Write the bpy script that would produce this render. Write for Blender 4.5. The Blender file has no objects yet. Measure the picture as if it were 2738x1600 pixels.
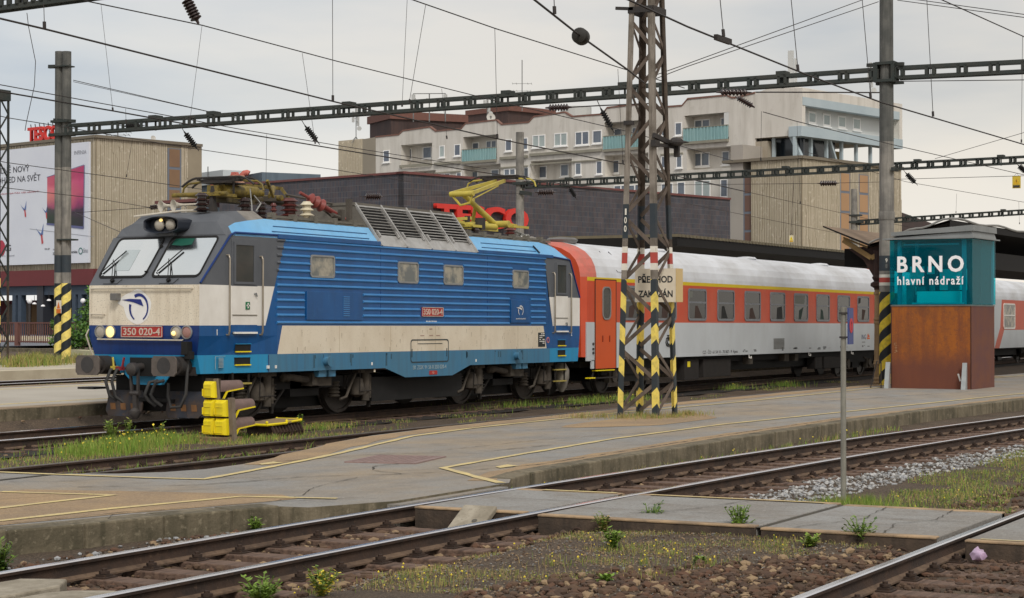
import bpy, math, random
from mathutils import Vector, Matrix
from math import radians, sin, cos, pi
scene = bpy.context.scene
COL = scene.collection
# ------------------------------------------------------------------ camera
FPX = 5135.0; TH = radians(27.93); CAMH = 1.954; PITCH = math.atan(51.2 / FPX)
cam_d = bpy.data.cameras.new('camera'); cam = bpy.data.objects.new('camera', cam_d); COL.objects.link(cam)
FW = Vector((cos(TH) * cos(PITCH), sin(TH) * cos(PITCH), sin(PITCH)))
RT = Vector((sin(TH), -cos(TH), 0)); UP = RT.cross(FW); CP = Vector((0, 0, CAMH))
cam.matrix_world = Matrix(((RT.x, UP.x, -FW.x, 0), (RT.y, UP.y, -FW.y, 0), (RT.z, UP.z, -FW.z, CAMH), (0, 0, 0, 1)))
cam_d.sensor_width = 36; cam_d.lens = FPX / 2738 * 36; cam_d.clip_start = 0.3; cam_d.clip_end = 3000
scene.camera = cam
# ------------------------------------------------------------------ sky and sun
SUN_EL, SUN_AZ = radians(44), radians(222)            # azimuth of the sun, counter-clockwise from +X
world = bpy.data.worlds.new('World'); scene.world = world; world.use_nodes = True
wn = world.node_tree.nodes; wl = world.node_tree.links; wn.clear()
def wnode(t, **k):
    n = wn.new(t)
    for a, b in k.items(): setattr(n, a, b)
    return n
wout = wnode('ShaderNodeOutputWorld'); bg = wnode('ShaderNodeBackground'); bg2 = wnode('ShaderNodeBackground'); addw = wnode('ShaderNodeAddShader')
sky = wnode('ShaderNodeTexSky'); sky.sky_type = 'NISHITA'; sky.sun_disc = False
sky.sun_elevation = SUN_EL; sky.sun_rotation = (pi / 2 - SUN_AZ) % (2 * pi); sky.dust_density = 4.0; sky.air_density = 1.0; sky.ozone_density = 1.5
bg.inputs['Strength'].default_value = 0.025; sky.altitude = 200
wl.new(sky.outputs[0], bg.inputs['Color'])
# the cloud layer: thick grey overcast with soft bands, brighter towards the horizon
tc = wnode('ShaderNodeTexCoord'); mp = wnode('ShaderNodeMapping'); mp.inputs['Scale'].default_value = (3.0, 3.0, 13.0)
nz = wnode('ShaderNodeTexNoise'); nz.inputs['Scale'].default_value = 1.3; nz.inputs['Detail'].default_value = 5; nz.inputs['Roughness'].default_value = .5
wl.new(tc.outputs['Generated'], mp.inputs[0]); wl.new(mp.outputs[0], nz.inputs['Vector'])
cr = wnode('ShaderNodeValToRGB')
for i, (p, c) in enumerate(((.34, (.455, .485, .52)), (.48, (.57, .575, .57)), (.64, (.68, .65, .60)))):
    e = cr.color_ramp.elements[i] if i < 2 else cr.color_ramp.elements.new(p)
    e.position = p; e.color = (*c, 1)
wl.new(nz.outputs['Fac'], cr.inputs[0])
sx = wnode('ShaderNodeSeparateXYZ'); wl.new(tc.outputs['Generated'], sx.inputs[0])
hr = wnode('ShaderNodeMapRange'); hr.inputs['From Min'].default_value = .02; hr.inputs['From Max'].default_value = .115; hr.inputs['To Min'].default_value = 1; hr.inputs['To Max'].default_value = 0
wl.new(sx.outputs['Z'], hr.inputs[0])
mxh = wnode('ShaderNodeMixRGB'); wl.new(hr.outputs[0], mxh.inputs[0]); wl.new(cr.outputs[0], mxh.inputs[1]); mxh.inputs[2].default_value = (.88, .87, .84, 1)
# slightly warmer towards the right of the street (+X, -Y), cooler over the town
wr = wnode('ShaderNodeMapRange'); wr.inputs['From Min'].default_value = .30; wr.inputs['From Max'].default_value = .80
wl.new(sx.outputs['Y'], wr.inputs[0])
tint = wnode('ShaderNodeMixRGB'); wl.new(wr.outputs[0], tint.inputs[0]); tint.inputs[1].default_value = (1.04, .975, .90, 1); tint.inputs[2].default_value = (.97, 1.0, 1.04, 1)
mul = wnode('ShaderNodeMixRGB', blend_type='MULTIPLY'); mul.inputs[0].default_value = 1
wl.new(mxh.outputs[0], mul.inputs[1]); wl.new(tint.outputs[0], mul.inputs[2])
wl.new(mul.outputs[0], bg2.inputs['Color']); bg2.inputs['Strength'].default_value = 0.88
wl.new(bg.outputs[0], addw.inputs[0]); wl.new(bg2.outputs[0], addw.inputs[1]); wl.new(addw.outputs[0], wout.inputs['Surface'])
sd = bpy.data.lights.new('sun', 'SUN'); sd.energy = 1.5; sd.angle = radians(14); sd.color = (1, .96, .9)
sun = bpy.data.objects.new('sun', sd); COL.objects.link(sun)
sun.rotation_euler = Vector((-cos(SUN_AZ) * cos(SUN_EL), -sin(SUN_AZ) * cos(SUN_EL), -sin(SUN_EL))).to_track_quat('-Z', 'Y').to_euler()
scene.view_settings.view_transform = 'Standard'; scene.view_settings.look = 'None'; scene.view_settings.gamma = 1; scene.view_settings.exposure = 0.18
random.seed(7)
R = random.Random(11)
# ------------------------------------------------------------------ helpers
def lin(c): return tuple(((x / 255) / 12.92 if x / 255 <= .04045 else ((x / 255 + .055) / 1.055) ** 2.4) for x in c)
MATS = {}
def mat(name, c, c2=None, rough=.6, metal=0., ns=3., nd=.5, streak=None, bump=0., bs=30., spec=.5, speck=None, coord='Object', lo=.4, hi=.62, zmix=None):
    """principled material: base colour with a large noise towards c2, optional vertical streaks (colour, amount), specks and bump"""
    if name in MATS: return MATS[name]
    m = bpy.data.materials.new(name); m.use_nodes = True; nt = m.node_tree; N = nt.nodes; L = nt.links
    b = N['Principled BSDF']; b.inputs['Roughness'].default_value = rough; b.inputs['Metallic'].default_value = metal
    b.inputs['Specular IOR Level'].default_value = spec
    tc = N.new('ShaderNodeTexCoord'); src = tc.outputs[coord]
    rgb = N.new('ShaderNodeRGB'); rgb.outputs[0].default_value = (*lin(c), 1); out = rgb.outputs[0]
    def noise(scale, det=6, vec=None, r=.6):
        n = N.new('ShaderNodeTexNoise'); n.inputs['Scale'].default_value = scale; n.inputs['Detail'].default_value = det; n.inputs['Roughness'].default_value = r
        L.new(vec if vec else src, n.inputs['Vector']); return n.outputs['Fac']
    def ramp(f, a, bb):
        r = N.new('ShaderNodeMapRange'); r.inputs['From Min'].default_value = a; r.inputs['From Max'].default_value = bb; L.new(f, r.inputs[0]); return r.outputs[0]
    def mix(f, a, col, amt=1.):
        x = N.new('ShaderNodeMixRGB'); 
        if amt != 1.:
            mu = N.new('ShaderNodeMath'); mu.operation = 'MULTIPLY'; mu.inputs[1].default_value = amt; L.new(f, mu.inputs[0]); f = mu.outputs[0]
        L.new(f, x.inputs[0]); L.new(a, x.inputs[1]); x.inputs[2].default_value = (*lin(col), 1); return x.outputs[0]
    if c2: out = mix(ramp(noise(ns), lo, hi), out, c2, nd * 1.0)
    if streak:
        mp = N.new('ShaderNodeMapping'); mp.inputs['Scale'].default_value = streak[2] if len(streak) > 2 else (6, 6, .5); L.new(src, mp.inputs[0])
        out = mix(ramp(noise(1.5, 5, mp.outputs[0]), .45, .7), out, streak[0], streak[1])
    for sk in ([speck] if speck and not isinstance(speck, list) else speck or []):
        t0 = sk[3] if len(sk) > 3 else .62; out = mix(ramp(noise(sk[2], 3), t0, max(.7, t0 + .06)), out, sk[0], sk[1])
    if zmix:                       # a second tone below a ragged height: (colour, height, softness, raggedness)
        sp = N.new('ShaderNodeSeparateXYZ'); L.new(src, sp.inputs[0]); ma = N.new('ShaderNodeMath'); ma.operation = 'MULTIPLY_ADD'; L.new(noise(1.6, 6), ma.inputs[0]); ma.inputs[1].default_value = zmix[3]; L.new(sp.outputs[2], ma.inputs[2])
        out = mix(ramp(ma.outputs[0], zmix[1] + zmix[2], zmix[1]), out, zmix[0], .85)
    L.new(out, b.inputs['Base Color'])
    if bump:
        bp = N.new('ShaderNodeBump'); bp.inputs['Strength'].default_value = bump; bp.inputs['Distance'].default_value = .02
        L.new(noise(bs, 5), bp.inputs['Height']); L.new(bp.outputs[0], b.inputs['Normal'])
    MATS[name] = m; return m
class MB:
    def __init__(s): s.v = []; s.f = []; s.m = []; s.st = {}
    def add(s, vs, fs, m=0):
        o = len(s.v); s.v += [tuple(p) for p in vs]; s.f += [tuple(i + o for i in f) for f in fs]; s.m += [m] * len(fs); return s
    def quad(s, *p, m=0): return s.add(p, [tuple(range(len(p)))], m)
    def box(s, x0, x1, y0, y1, z0, z1, m=0, M=None, ch=0):
        vs = [Vector((x, y, z)) for z in (z0, z1) for y in (y0, y1) for x in (x0, x1)]
        if M is not None: vs = [M @ v for v in vs]
        return s.add(vs, [(0, 2, 3, 1), (4, 5, 7, 6), (0, 1, 5, 4), (2, 6, 7, 3), (0, 4, 6, 2), (1, 3, 7, 5)], m)
    def bar(s, p, q, w, h, m=0, up=(0, 0, 1)):
        p = Vector(p); q = Vector(q); d = (q - p); l = d.length; d.normalize(); u = Vector(up)
        if abs(d.dot(u)) > .99: u = Vector((1, 0, 0))
        sd = d.cross(u).normalized(); u = sd.cross(d)
        M = Matrix(((d.x, sd.x, u.x, p.x), (d.y, sd.y, u.y, p.y), (d.z, sd.z, u.z, p.z), (0, 0, 0, 1)))
        return s.box(0, l, -w / 2, w / 2, -h / 2, h / 2, m, M)
    def cyl(s, p, q, r, r2=None, n=12, m=0, cap=True):
        p = Vector(p); q = Vector(q); r2 = r if r2 is None else r2; d = (q - p).normalized()
        u = d.orthogonal().normalized() if abs(d.z) < .99 else Vector((1, 0, 0)); w = d.cross(u)
        vs = []
        for c, rr in ((p, r), (q, r2)):
            for i in range(n): a = 2 * pi * i / n; vs.append(c + (u * cos(a) + w * sin(a)) * rr)
        fs = [(i, (i + 1) % n, n + (i + 1) % n, n + i) for i in range(n)]
        if cap: fs += [tuple(range(n - 1, -1, -1)), tuple(range(n, 2 * n))]
        return s.add(vs, fs, m)
    def lathe(s, p, d, prof, n=12, m=0):
        p = Vector(p); d = Vector(d).normalized(); u = d.orthogonal().normalized(); w = d.cross(u); vs = []
        for r, h in prof:
            for i in range(n): a = 2 * pi * i / n; vs.append(p + d * h + (u * cos(a) + w * sin(a)) * r)
        fs = []
        for k in range(len(prof) - 1):
            for i in range(n): j = (i + 1) % n; fs.append((k * n + i, k * n + j, k * n + n + j, k * n + n + i))
        fs += [tuple(range(n - 1, -1, -1)), tuple(range((len(prof) - 1) * n, len(prof) * n))]
        return s.add(vs, fs, m)
    def tube(s, pts, r, n=6, m=0):
        pts = [Vector(p) for p in pts]; vs = []; u0 = None
        for i, p in enumerate(pts):
            d = (pts[min(i + 1, len(pts) - 1)] - pts[max(i - 1, 0)]).normalized()
            u = d.orthogonal().normalized() if u0 is None else (u0 - d * u0.dot(d)).normalized()
            u0 = u; w = d.cross(u)
            for k in range(n): a = 2 * pi * k / n; vs.append(p + (u * cos(a) + w * sin(a)) * r)
        fs = [(i * n + k, i * n + (k + 1) % n, (i + 1) * n + (k + 1) % n, (i + 1) * n + k) for i in range(len(pts) - 1) for k in range(n)]
        fs += [tuple(range(n - 1, -1, -1)), tuple(range((len(pts) - 1) * n, len(pts) * n))]
        return s.add(vs, fs, m)
    def loft(s, rings, m=0, closed=True, cap=True):
        n = len(rings[0]); vs = [p for r in rings for p in r]; fs = []
        for k in range(len(rings) - 1):
            for i in range(n if closed else n - 1):
                j = (i + 1) % n; fs.append((k * n + i, k * n + j, k * n + n + j, k * n + n + i))
        if cap and closed: fs += [tuple(range(n - 1, -1, -1)), tuple(range((len(rings) - 1) * n, len(rings) * n))]
        return s.add(vs, fs, m)
    def prism(s, poly, f, m=0):
        """poly: 2-D outline, f(a, b, side) -> 3-D for side 0/1"""
        n = len(poly); vs = [f(a, b, 0) for a, b in poly] + [f(a, b, 1) for a, b in poly]
        fs = [tuple(range(n - 1, -1, -1)), tuple(range(n, 2 * n))] + [(i, (i + 1) % n, n + (i + 1) % n, n + i) for i in range(n)]
        return s.add(vs, fs, m)
    def blob(s, c, r, n=2, jit=.25, m=0, sq=(1, 1, 1), rnd=R):
        # a faceted lump
        import bmesh
        key = n
        if key not in BLOB:
            b = bmesh.new(); bmesh.ops.create_icosphere(b, subdivisions=n, radius=1); BLOB[key] = ([v.co.copy() for v in b.verts], [[v.index for v in f.verts] for f in b.faces]); b.free()
        V, F = BLOB[key]; a = rnd.random() * 6.28; ca, sa = cos(a), sin(a)
        vs = []
        for v in V:
            k = r * (1 + rnd.uniform(-jit, jit)); x, y, z = v.x * sq[0] * k, v.y * sq[1] * k, v.z * sq[2] * k
            vs.append((c[0] + x * ca - y * sa, c[1] + x * sa + y * ca, c[2] + z))
        return s.add(vs, F, m)
    def build(s, name, mats, parent=None, smooth=None, bevel=0, loc=None, attr=None, fix=True):
        me = bpy.data.meshes.new(name); me.from_pydata(s.v, [], s.f)
        for m in (mats if isinstance(mats, (list, tuple)) else [mats]): me.materials.append(m)
        if any(s.m): me.polygons.foreach_set('material_index', s.m)
        if attr is not None:
            at = me.attributes.new('stripe', 'FLOAT', 'POINT'); at.data.foreach_set('value', attr)
        if fix and len(s.f) < 60000:
            import bmesh
            b = bmesh.new(); b.from_mesh(me); bmesh.ops.recalc_face_normals(b, faces=b.faces); b.to_mesh(me); b.free()
        if smooth:
            me.polygons.foreach_set('use_smooth', [True] * len(me.polygons)); me.set_sharp_from_angle(angle=radians(smooth))
        me.update()
        o = bpy.data.objects.new(name, me); COL.objects.link(o)
        if parent: o.parent = parent
        if loc is not None: o.location = loc
        if bevel:
            bv = o.modifiers.new('bevel', 'BEVEL'); bv.width = bevel; bv.segments = 2; bv.limit_method = 'ANGLE'; bv.angle_limit = radians(40)
        return o
    def pieces(s, name, mats, parent=None, **k):
        """every loose piece becomes a part of its own"""
        par = list(range(len(s.v)))
        def fd(i):
            while par[i] != i: par[i] = par[par[i]]; i = par[i]
            return i
        for f in s.f:
            a = fd(f[0])
            for i in f[1:]: par[fd(i)] = a
        gr = {}
        for f, mi in zip(s.f, s.m): gr.setdefault(fd(f[0]), []).append((f, mi))
        out = []
        for fs in gr.values():
            q = MB(); ix = {}
            for f, mi in fs:
                for i in f:
                    if i not in ix: ix[i] = len(q.v); q.v.append(s.v[i])
                q.f.append(tuple(ix[i] for i in f)); q.m.append(mi)
            out.append(q.build(name, mats, parent, **k))
        return out
BLOB = {}
def tag(o, label=None, cat=None, group=None, kind=None):
    if label: o['label'] = label
    if cat: o['category'] = cat
    if group: o['group'] = group
    if kind: o['kind'] = kind
    return o
def thing(name, label, cat, loc=(0, 0, 0), rz=0, group=None):
    o = bpy.data.objects.new(name, None); COL.objects.link(o); o.location = loc; o.rotation_euler.z = rz; o.empty_display_size = .2
    return tag(o, label, cat, group)
def kids(o): return [c for c in bpy.data.objects if c.parent == o]
def copy_tree(o, parent=None):
    c = o.copy(); COL.objects.link(c)
    if parent: c.parent = parent
    for ch in kids(o): copy_tree(ch, c)
    return c
def text_mesh(s, size, bold=0., spacing=1., extrude=.004, align='CENTER'):
    cu = bpy.data.curves.new('writing', 'FONT'); cu.body = s; cu.size = size; cu.offset = bold; cu.space_character = spacing; cu.extrude = extrude
    cu.align_x = align; cu.align_y = 'CENTER'; cu.resolution_u = 3
    t = bpy.data.objects.new('writing', cu); COL.objects.link(t); bpy.context.view_layer.update()
    me = bpy.data.meshes.new_from_object(t.evaluated_get(bpy.context.evaluated_depsgraph_get()))
    bpy.data.objects.remove(t); bpy.data.curves.remove(cu); return me
def text(name, s, size, m, at, xdir, ydir, parent=None, bold=0., spacing=1., extrude=.004, width=None, height=None, align='CENTER'):
    """flat raised lettering; xdir: reading direction, ydir: up of the letters"""
    me = text_mesh(s, size, bold, spacing, extrude, align); me.name = name; me.materials.clear(); me.materials.append(m)
    x = Vector(xdir).normalized(); y = Vector(ydir).normalized(); z = x.cross(y)
    xs = [v.co.x for v in me.vertices]; ys = [v.co.y for v in me.vertices]; kx = ky = 1.
    if width and xs: kx = width / (max(xs) - min(xs))
    if height and ys: ky = height / (max(ys) - min(ys))
    p = Vector(at)
    cx = (max(xs) + min(xs)) / 2 if xs and align == 'CENTER' else 0; cy = (max(ys) + min(ys)) / 2 if ys else 0
    for v in me.vertices: v.co = p + x * ((v.co.x - cx) * kx) + y * ((v.co.y - cy) * ky) + z * v.co.z
    o = bpy.data.objects.new(name, me); COL.objects.link(o)
    if parent: o.parent = parent
    return o
# pixel of the survey photograph -> point on a real plane of the place
def ray(u, v): return FW * FPX + RT * (u - 1369) - UP * (v - 800)
def atz(u, v, z): r = ray(u, v); return CP + r * ((z - CAMH) / r.z)
def aty(u, v, y): r = ray(u, v); return CP + r * (y / r.y)
def atx(u, v, x): r = ray(u, v); return CP + r * (x / r.x)
def atd(u, v, d): r = ray(u, v); return CP + r * (d / FPX)
def atp(u, v, o, n): r = ray(u, v); return CP + r * ((Vector(o) - CP).dot(n) / r.dot(n))
# ------------------------------------------------------------------ shared materials
RUST = mat('rail_rust', (64, 47, 36), (44, 33, 27), rough=.85, ns=4, nd=.9, speck=[((92, 72, 56), .6, 20), ((36, 29, 25), .6, 7, .55)], bump=.4); FOOT = mat('rail_foot_dust', (112, 92, 74), (82, 66, 54), rough=.9, ns=5, nd=.9, speck=((66, 52, 42), .6, 16, .5), bump=.4)
RAILTOP = mat('rail_top', (236, 236, 240), rough=.16, metal=1.)
RAILDULL = mat('rail_top_dull', (120, 112, 105), (90, 80, 72), rough=.4, metal=.8, ns=9)
IRON = mat('dark_iron', (46, 44, 44), (66, 58, 52), rough=.7, ns=5)
BLACK = mat('black_grime', (17, 17, 17), (27, 25, 24), rough=.8, ns=4)
GREY = mat('grey_steel', (120, 120, 118), (95, 92, 88), rough=.55, metal=.2, ns=5)
CONC = mat('concrete', (166, 158, 142), (128, 120, 104), rough=.9, ns=2.2, nd=.8, bump=.35, speck=((105, 98, 84), .6, 30), streak=((112, 104, 88), .5))
WOOD = mat('sleeper_wood', (116, 94, 80), (84, 66, 56), rough=.9, ns=5, streak=((56, 42, 36), .8, (1.2, 14, 14)), bump=.5)
WHITE = mat('white_paint', (236, 235, 230), (215, 212, 204), rough=.5, ns=6)
YELLOW = mat('signal_yellow', (240, 220, 20), (216, 190, 25), rough=.5, ns=5)
REDP = mat('red_plate', (176, 50, 44), (150, 44, 40), rough=.5)
CERAM = mat('brown_insulator', (52, 36, 34), (38, 28, 28), rough=.25, spec=.6)
WIRE = mat('overhead_wire', (42, 36, 34), rough=.6)
GANTRY = mat('gantry_steel', (44, 52, 50), (62, 60, 54), rough=.7, ns=3)
# ================================================================== the ground, platforms and tracks
def t3y(x):                       # centre line of the track in the foreground
    y = 10.42 - .75
    if x > 13: y -= .0021 * (min(x, 40) - 13) ** 2
    if x > 40: y -= .113 * (x - 40)
    return y
T1Y, T2Y = 22.46, 16.83
def hz(x, y):
    z = -.20
    if 21 < y < 24: z = -.22
    if y > 24: z = .08
    if y > 33: z = .12
    if y > 38: z = .40 + min(1, max(0, (y - 46) / 30)) * .25
    return z
from mathutils import noise as mn
def gh(x, y):                     # height of the ground with its bumps
    z = hz(x, y)
    if 3 < y < 22.4 and 6 < x < 60: z += .030 * mn.noise(Vector((x * .9, y * .9, 0))) + .018 * mn.noise(Vector((x * 3.1, y * 3.1, 5)))
    if 4.6 < y < 8.3 and x < 17.35: z += .09 * min(1, (y - 4.6) / .5, (8.5 - y) / .6)
    if 8.7 < y < 10.7: z -= .02
    return z
def frange(a, b, d):
    o = []
    while a < b - 1e-6: o.append(a); a += d
    return o
GROUND = mat('ground_gravel', (86, 72, 58), (62, 52, 43), rough=.95, ns=1.3, nd=.8, speck=((128, 112, 92), .75, 38, .5), bump=1.2, bs=45)
xs = [-300, -60, 0] + frange(6, 11, .5) + frange(11, 40, .2) + frange(40, 70, 1) + [72, 80, 95, 120, 160, 240, 400, 1200]
ys = [-300, -60, -10, 0, 2] + frange(3, 22.4, .2) + [22.6, 23.5, 24.2, 24.4, 28, 32.6, 32.9, 33.2, 35, 37, 38.1, 38.4, 42, 46, 52, 60, 76, 110, 180, 400, 1200]
g = MB()
for y in ys:
    for x in xs: g.v.append((x, y, gh(x, y)))
nx = len(xs)
for j in range(len(ys) - 1):
    for i in range(nx - 1): g.f.append((j * nx + i, j * nx + i + 1, (j + 1) * nx + i + 1, (j + 1) * nx + i)); g.m.append(0)
tag(g.build('ground', GROUND, smooth=60, fix=False), kind='structure')

ASPH = mat('worn_asphalt', (146, 145, 142), (160, 145, 124), rough=.92, ns=.45, nd=.95, speck=[((122, 119, 114), .8, 34, .52), ((168, 162, 152), .6, 21, .56), ((126, 120, 112), .5, 2.2, .54)], streak=((124, 120, 114), .6, (.5, .9, 1)), bump=.8, bs=55)
ASPHB = mat('brown_asphalt', (172, 146, 112), (150, 130, 106), rough=.95, ns=.8, nd=.9, speck=[((128, 108, 88), .8, 36, .5), ((190, 168, 134), .6, 24, .56)], bump=.8, bs=60)
WALLC = mat('mossy_kerb_concrete', (126, 116, 96), (84, 78, 62), rough=.95, ns=1.7, nd=.9, streak=((70, 66, 50), .85, (5, 5, .7)), speck=((152, 142, 120), .5, 14, .58), bump=.6, bs=24)
EDGE = mat('kerb_top_stone', (158, 138, 112), (128, 112, 92), rough=.95, ns=1.6, nd=.9, speck=((112, 98, 80), .6, 40), bump=.4)
YLINE = mat('faded_yellow_line', (216, 196, 134), (190, 174, 132), rough=.8, ns=2.5, nd=.8, speck=((158, 148, 130), .7, 22, .52))
CRACK = mat('asphalt_crack', (66, 62, 56), (82, 76, 60), rough=1)
def arc(poly):  # polygon as one n-gon sheet with thickness
    return poly
def slab(name, poly, z1, z0, mt, ms, parent=None):
    m = MB(); n = len(poly)
    m.add([(x, y, z1) for x, y in poly], [tuple(range(n))], 0)
    for i in range(n):
        (a, b), (c, d) = poly[i], poly[(i + 1) % n]
        m.quad((a, b, z0), (c, d, z0), (c, d, z1), (a, b, z1), m=1)
    o = m.build(name, [mt, ms], parent); 
    import bmesh
    b = bmesh.new(); b.from_mesh(o.data); bmesh.ops.triangulate(b, faces=[f for f in b.faces if len(f.verts) > 4]); b.to_mesh(o.data); b.free()
    return o
def strip(m, pts, w, z, mi=0, jit=0., closed=False):
    """flat ribbon along a polyline"""
    P = [Vector((p[0], p[1], 0)) for p in pts]; L, Rr = [], []
    for i, p in enumerate(P):
        d = (P[min(i + 1, len(P) - 1)] - P[max(i - 1, 0)]).normalized(); n = Vector((-d.y, d.x, 0)); ww = w * (1 + R.uniform(-jit, jit)) / 2
        L.append((p.x + n.x * ww, p.y + n.y * ww, z)); Rr.append((p.x - n.x * ww, p.y - n.y * ww, z))
    for i in range(len(P) - 1): m.quad(Rr[i], Rr[i + 1], L[i + 1], L[i], m=mi)
def dens(pts, d, jit=0):
    o = []
    for (a, b), (c, e) in zip(pts, pts[1:]):
        n = max(1, int(math.hypot(c - a, e - b) / d))
        for i in range(n): t = i / n; o.append((a + (c - a) * t + R.uniform(-jit, jit), b + (e - b) * t + R.uniform(-jit, jit)))
    return o + [pts[-1]]
# platform one: the long island between the two tracks, with its paved end on the left
near = [(9, 13.6), (11.5, 12.75), (13.24, 12.2), (14.0, 11.95), (14.92, 11.75), (15.69, 11.5), (16.25, 11.3), (16.3, 10.98), (17.3, 10.56)]
east = [(19.85, 10.56), (20.3, 10.78), (21.2, 11.0), (22.4, 11.08), (24.6, 11.1), (29.4, 11.23), (35.3, 11.2), (40, 11.05), (46, 10.6), (56, 9.6), (80, 7), (140, .5)]
far = [(140, 9), (90, 13.9), (64, 15.9), (54, 16.85), (48, 17.15), (42, 17.2), (36, 17.12), (29.7, 17.05), (26.8, 16.8), (25.3, 16.45), (23.6, 15.9), (21.85, 15.3), (20.7, 15.0), (19.83, 14.93), (19.2, 15.1), (18.75, 15.45), (18.45, 16.0), (18.2, 17.1), (18.0, 22.0), (8, 22)]
plat = slab('platform', near + east + far, .03, -.32, ASPH, WALLC); tag(plat, kind='structure')
m = MB()                                            # worn kerb stones along the edges
def kerb(pts, w, side, z=.036):
    pts = dens(pts, 1.1)
    for a, b in zip(pts, pts[1:]):
        d = Vector((b[0] - a[0], b[1] - a[1], 0)); l = d.length
        if l < .1: continue
        d /= l; n = Vector((-d.y, d.x, 0)) * side; g_ = .008; p = Vector((a[0], a[1], 0)) + d * g_; q = Vector((b[0], b[1], 0)) - d * g_
        o = R.uniform(-.012, .012); z1 = z + R.uniform(0, .008)
        m.add([p - n * (.02 + o), q - n * (.02 + o), q + n * w, p + n * w], [(0, 1, 2, 3)]) if 0 else None
        vs = [p - n * (.025 + o), q - n * (.025 + o), q + n * w, p + n * w]
        m.add([(v.x, v.y, -.30) for v in vs] + [(v.x, v.y, z1) for v in vs], [(4, 5, 6, 7), (0, 1, 5, 4), (1, 2, 6, 5), (2, 3, 7, 6), (3, 0, 4, 7)])
kerb(near[:-2], .34, 1); kerb(east[1:-2], .30, 1)
tag(m.build('kerb', [WALLC], bevel=.02), kind='structure')
m = MB()                                            # brown, sandy margins of the pavement
band = [(12, 12.95), (13.3, 12.6), (14.2, 12.4), (15, 12.2), (16.3, 11.75), (17.0, 11.6), (17.3, 12.0), (17.0, 13.3), (16.5, 14.9), (14, 15.3), (10, 16)]
m.add([(x, y, .034) for x, y in band], [tuple(range(len(band)))])
strip(m, dens([(19.9, 10.95), (20.5, 11.2), (22.4, 11.5), (24.6, 11.55), (29.4, 11.65), (35.3, 11.6), (46, 11.0), (70, 8.5)], .6), .36, .034, jit=.35)
strip(m, dens([(64, 15.6), (54, 16.55), (42, 16.9), (36, 16.8), (29.7, 16.75), (26.8, 16.5), (25.3, 16.15), (23.6, 15.6), (21.9, 15.05), (20.7, 14.75)], .5), .5, .034, jit=.3)
m.add([(33.1 + 2.6 * cos(a) * (1 + .2 * sin(3 * a)), 14.6 + 1.0 * sin(a) * (1 + .2 * cos(2 * a)), .0345) for a in [i * .3 for i in range(21)]], [tuple(range(21))])
tag(m.build('platform_sand', ASPHB), kind='structure')
# crossing: four strips of pavement between and beside the rails
cx0, cx1 = 17.25, 19.6
XEDGE = mat('crossing_edge_tan', (176, 150, 118), (132, 114, 94), rough=.95, ns=3, nd=.9, speck=((120, 102, 84), .6, 30), bump=.3); XSIDE = mat('crossing_side', (88, 74, 62), (60, 52, 45), rough=.95, ns=2.5, nd=.9, streak=((52, 46, 40), .7, (6, 6, .8)), bump=.5)
XTOP = mat('crossing_asphalt', (154, 154, 152), (140, 136, 130), rough=.92, ns=.9, nd=.9, speck=[((118, 114, 108), .8, 34, .52), ((170, 168, 162), .6, 20, .56), ((130, 122, 112), .55, 2.5, .54)], streak=((124, 118, 110), .6, (1.2, .5, 1)), bump=.8, bs=55)
def cross(name, y0, y1, xa, xb):
    m = MB(); m.box(xa + .02, xb, y0, y1, -.30, -.008, 0); m.box(xa - .03, xa + .02, y0 + .002, y1 - .002, -.30, -.025, 2); m.box(xa - .04, xa + .09, y0, y1, -.025, -.002, 1)
    m.box(xb - .12, xb + .02, y0, y1, -.30, -.002, 1)
    return tag(m.build(name, [XTOP, XEDGE, XSIDE], bevel=.008), kind='structure')
f1, n1 = 10.40, 8.90
cross('crossing', 8.98, 10.26, 17.22, 19.58); cross('crossing', 6.46, 8.76, 17.1, 19.62); cross('crossing', 4.70, 6.36, 16.98, 19.5); cross('crossing', 2.0, 4.42, 16.9, 19.4)
m = MB(); m.box(17.2, 19.6, 10.44, 10.60, -.30, .005); tag(m.build('crossing', ASPH), kind='structure')
# marks and cracks on the pavement
m = MB(); yz = .040
lines = [[(18.13, 17.5), (18.22, 16.05), (18.38, 14.56), (18.51, 13.97), (19.25, 14.1), (20.77, 14.43), (22.85, 14.92), (26.81, 16.06), (29.18, 16.31), (35.24, 16.36), (41.02, 16.0), (55, 15.9), (90, 12.6)],
         [(19.7, 10.6), (21.33, 12.31), (21.66, 12.35), (24.09, 12.59), (27.88, 12.9), (32.46, 12.9), (38.79, 12.35), (47.74, 11.6), (70, 9.2)],
         [(16.11, 14.94), (16.37, 13.58), (14.0, 13.72)], [(13.0, 12.95), (13.8, 12.8), (15.22, 12.63), (16.89, 12.25), (17.19, 11.22)]]
for l in lines: strip(m, dens(l, .35, .008), .11, yz, jit=.22)
for c in ((20.9, 14.75), (21.9, 11.75)): m.quad((c[0] - .25, c[1] - .1, yz), (c[0] + .2, c[1] - .13, yz), (c[0] + .3, c[1] + .1, yz), (c[0] - .1, c[1] + .05, yz))
strip(m, dens([(19.5, 9.93), (19.52, 9.02)], .3), .1, .004, jit=.2); strip(m, dens([(19.5, 8.6), (19.5, 6.6)], .3), .05, .004, jit=.3); strip(m, dens([(16.96, 4.3), (16.98, 3.0)], .3), .05, .004, jit=.3)
tag(m.build('platform_line', YLINE), kind='structure')
m = MB()
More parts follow.
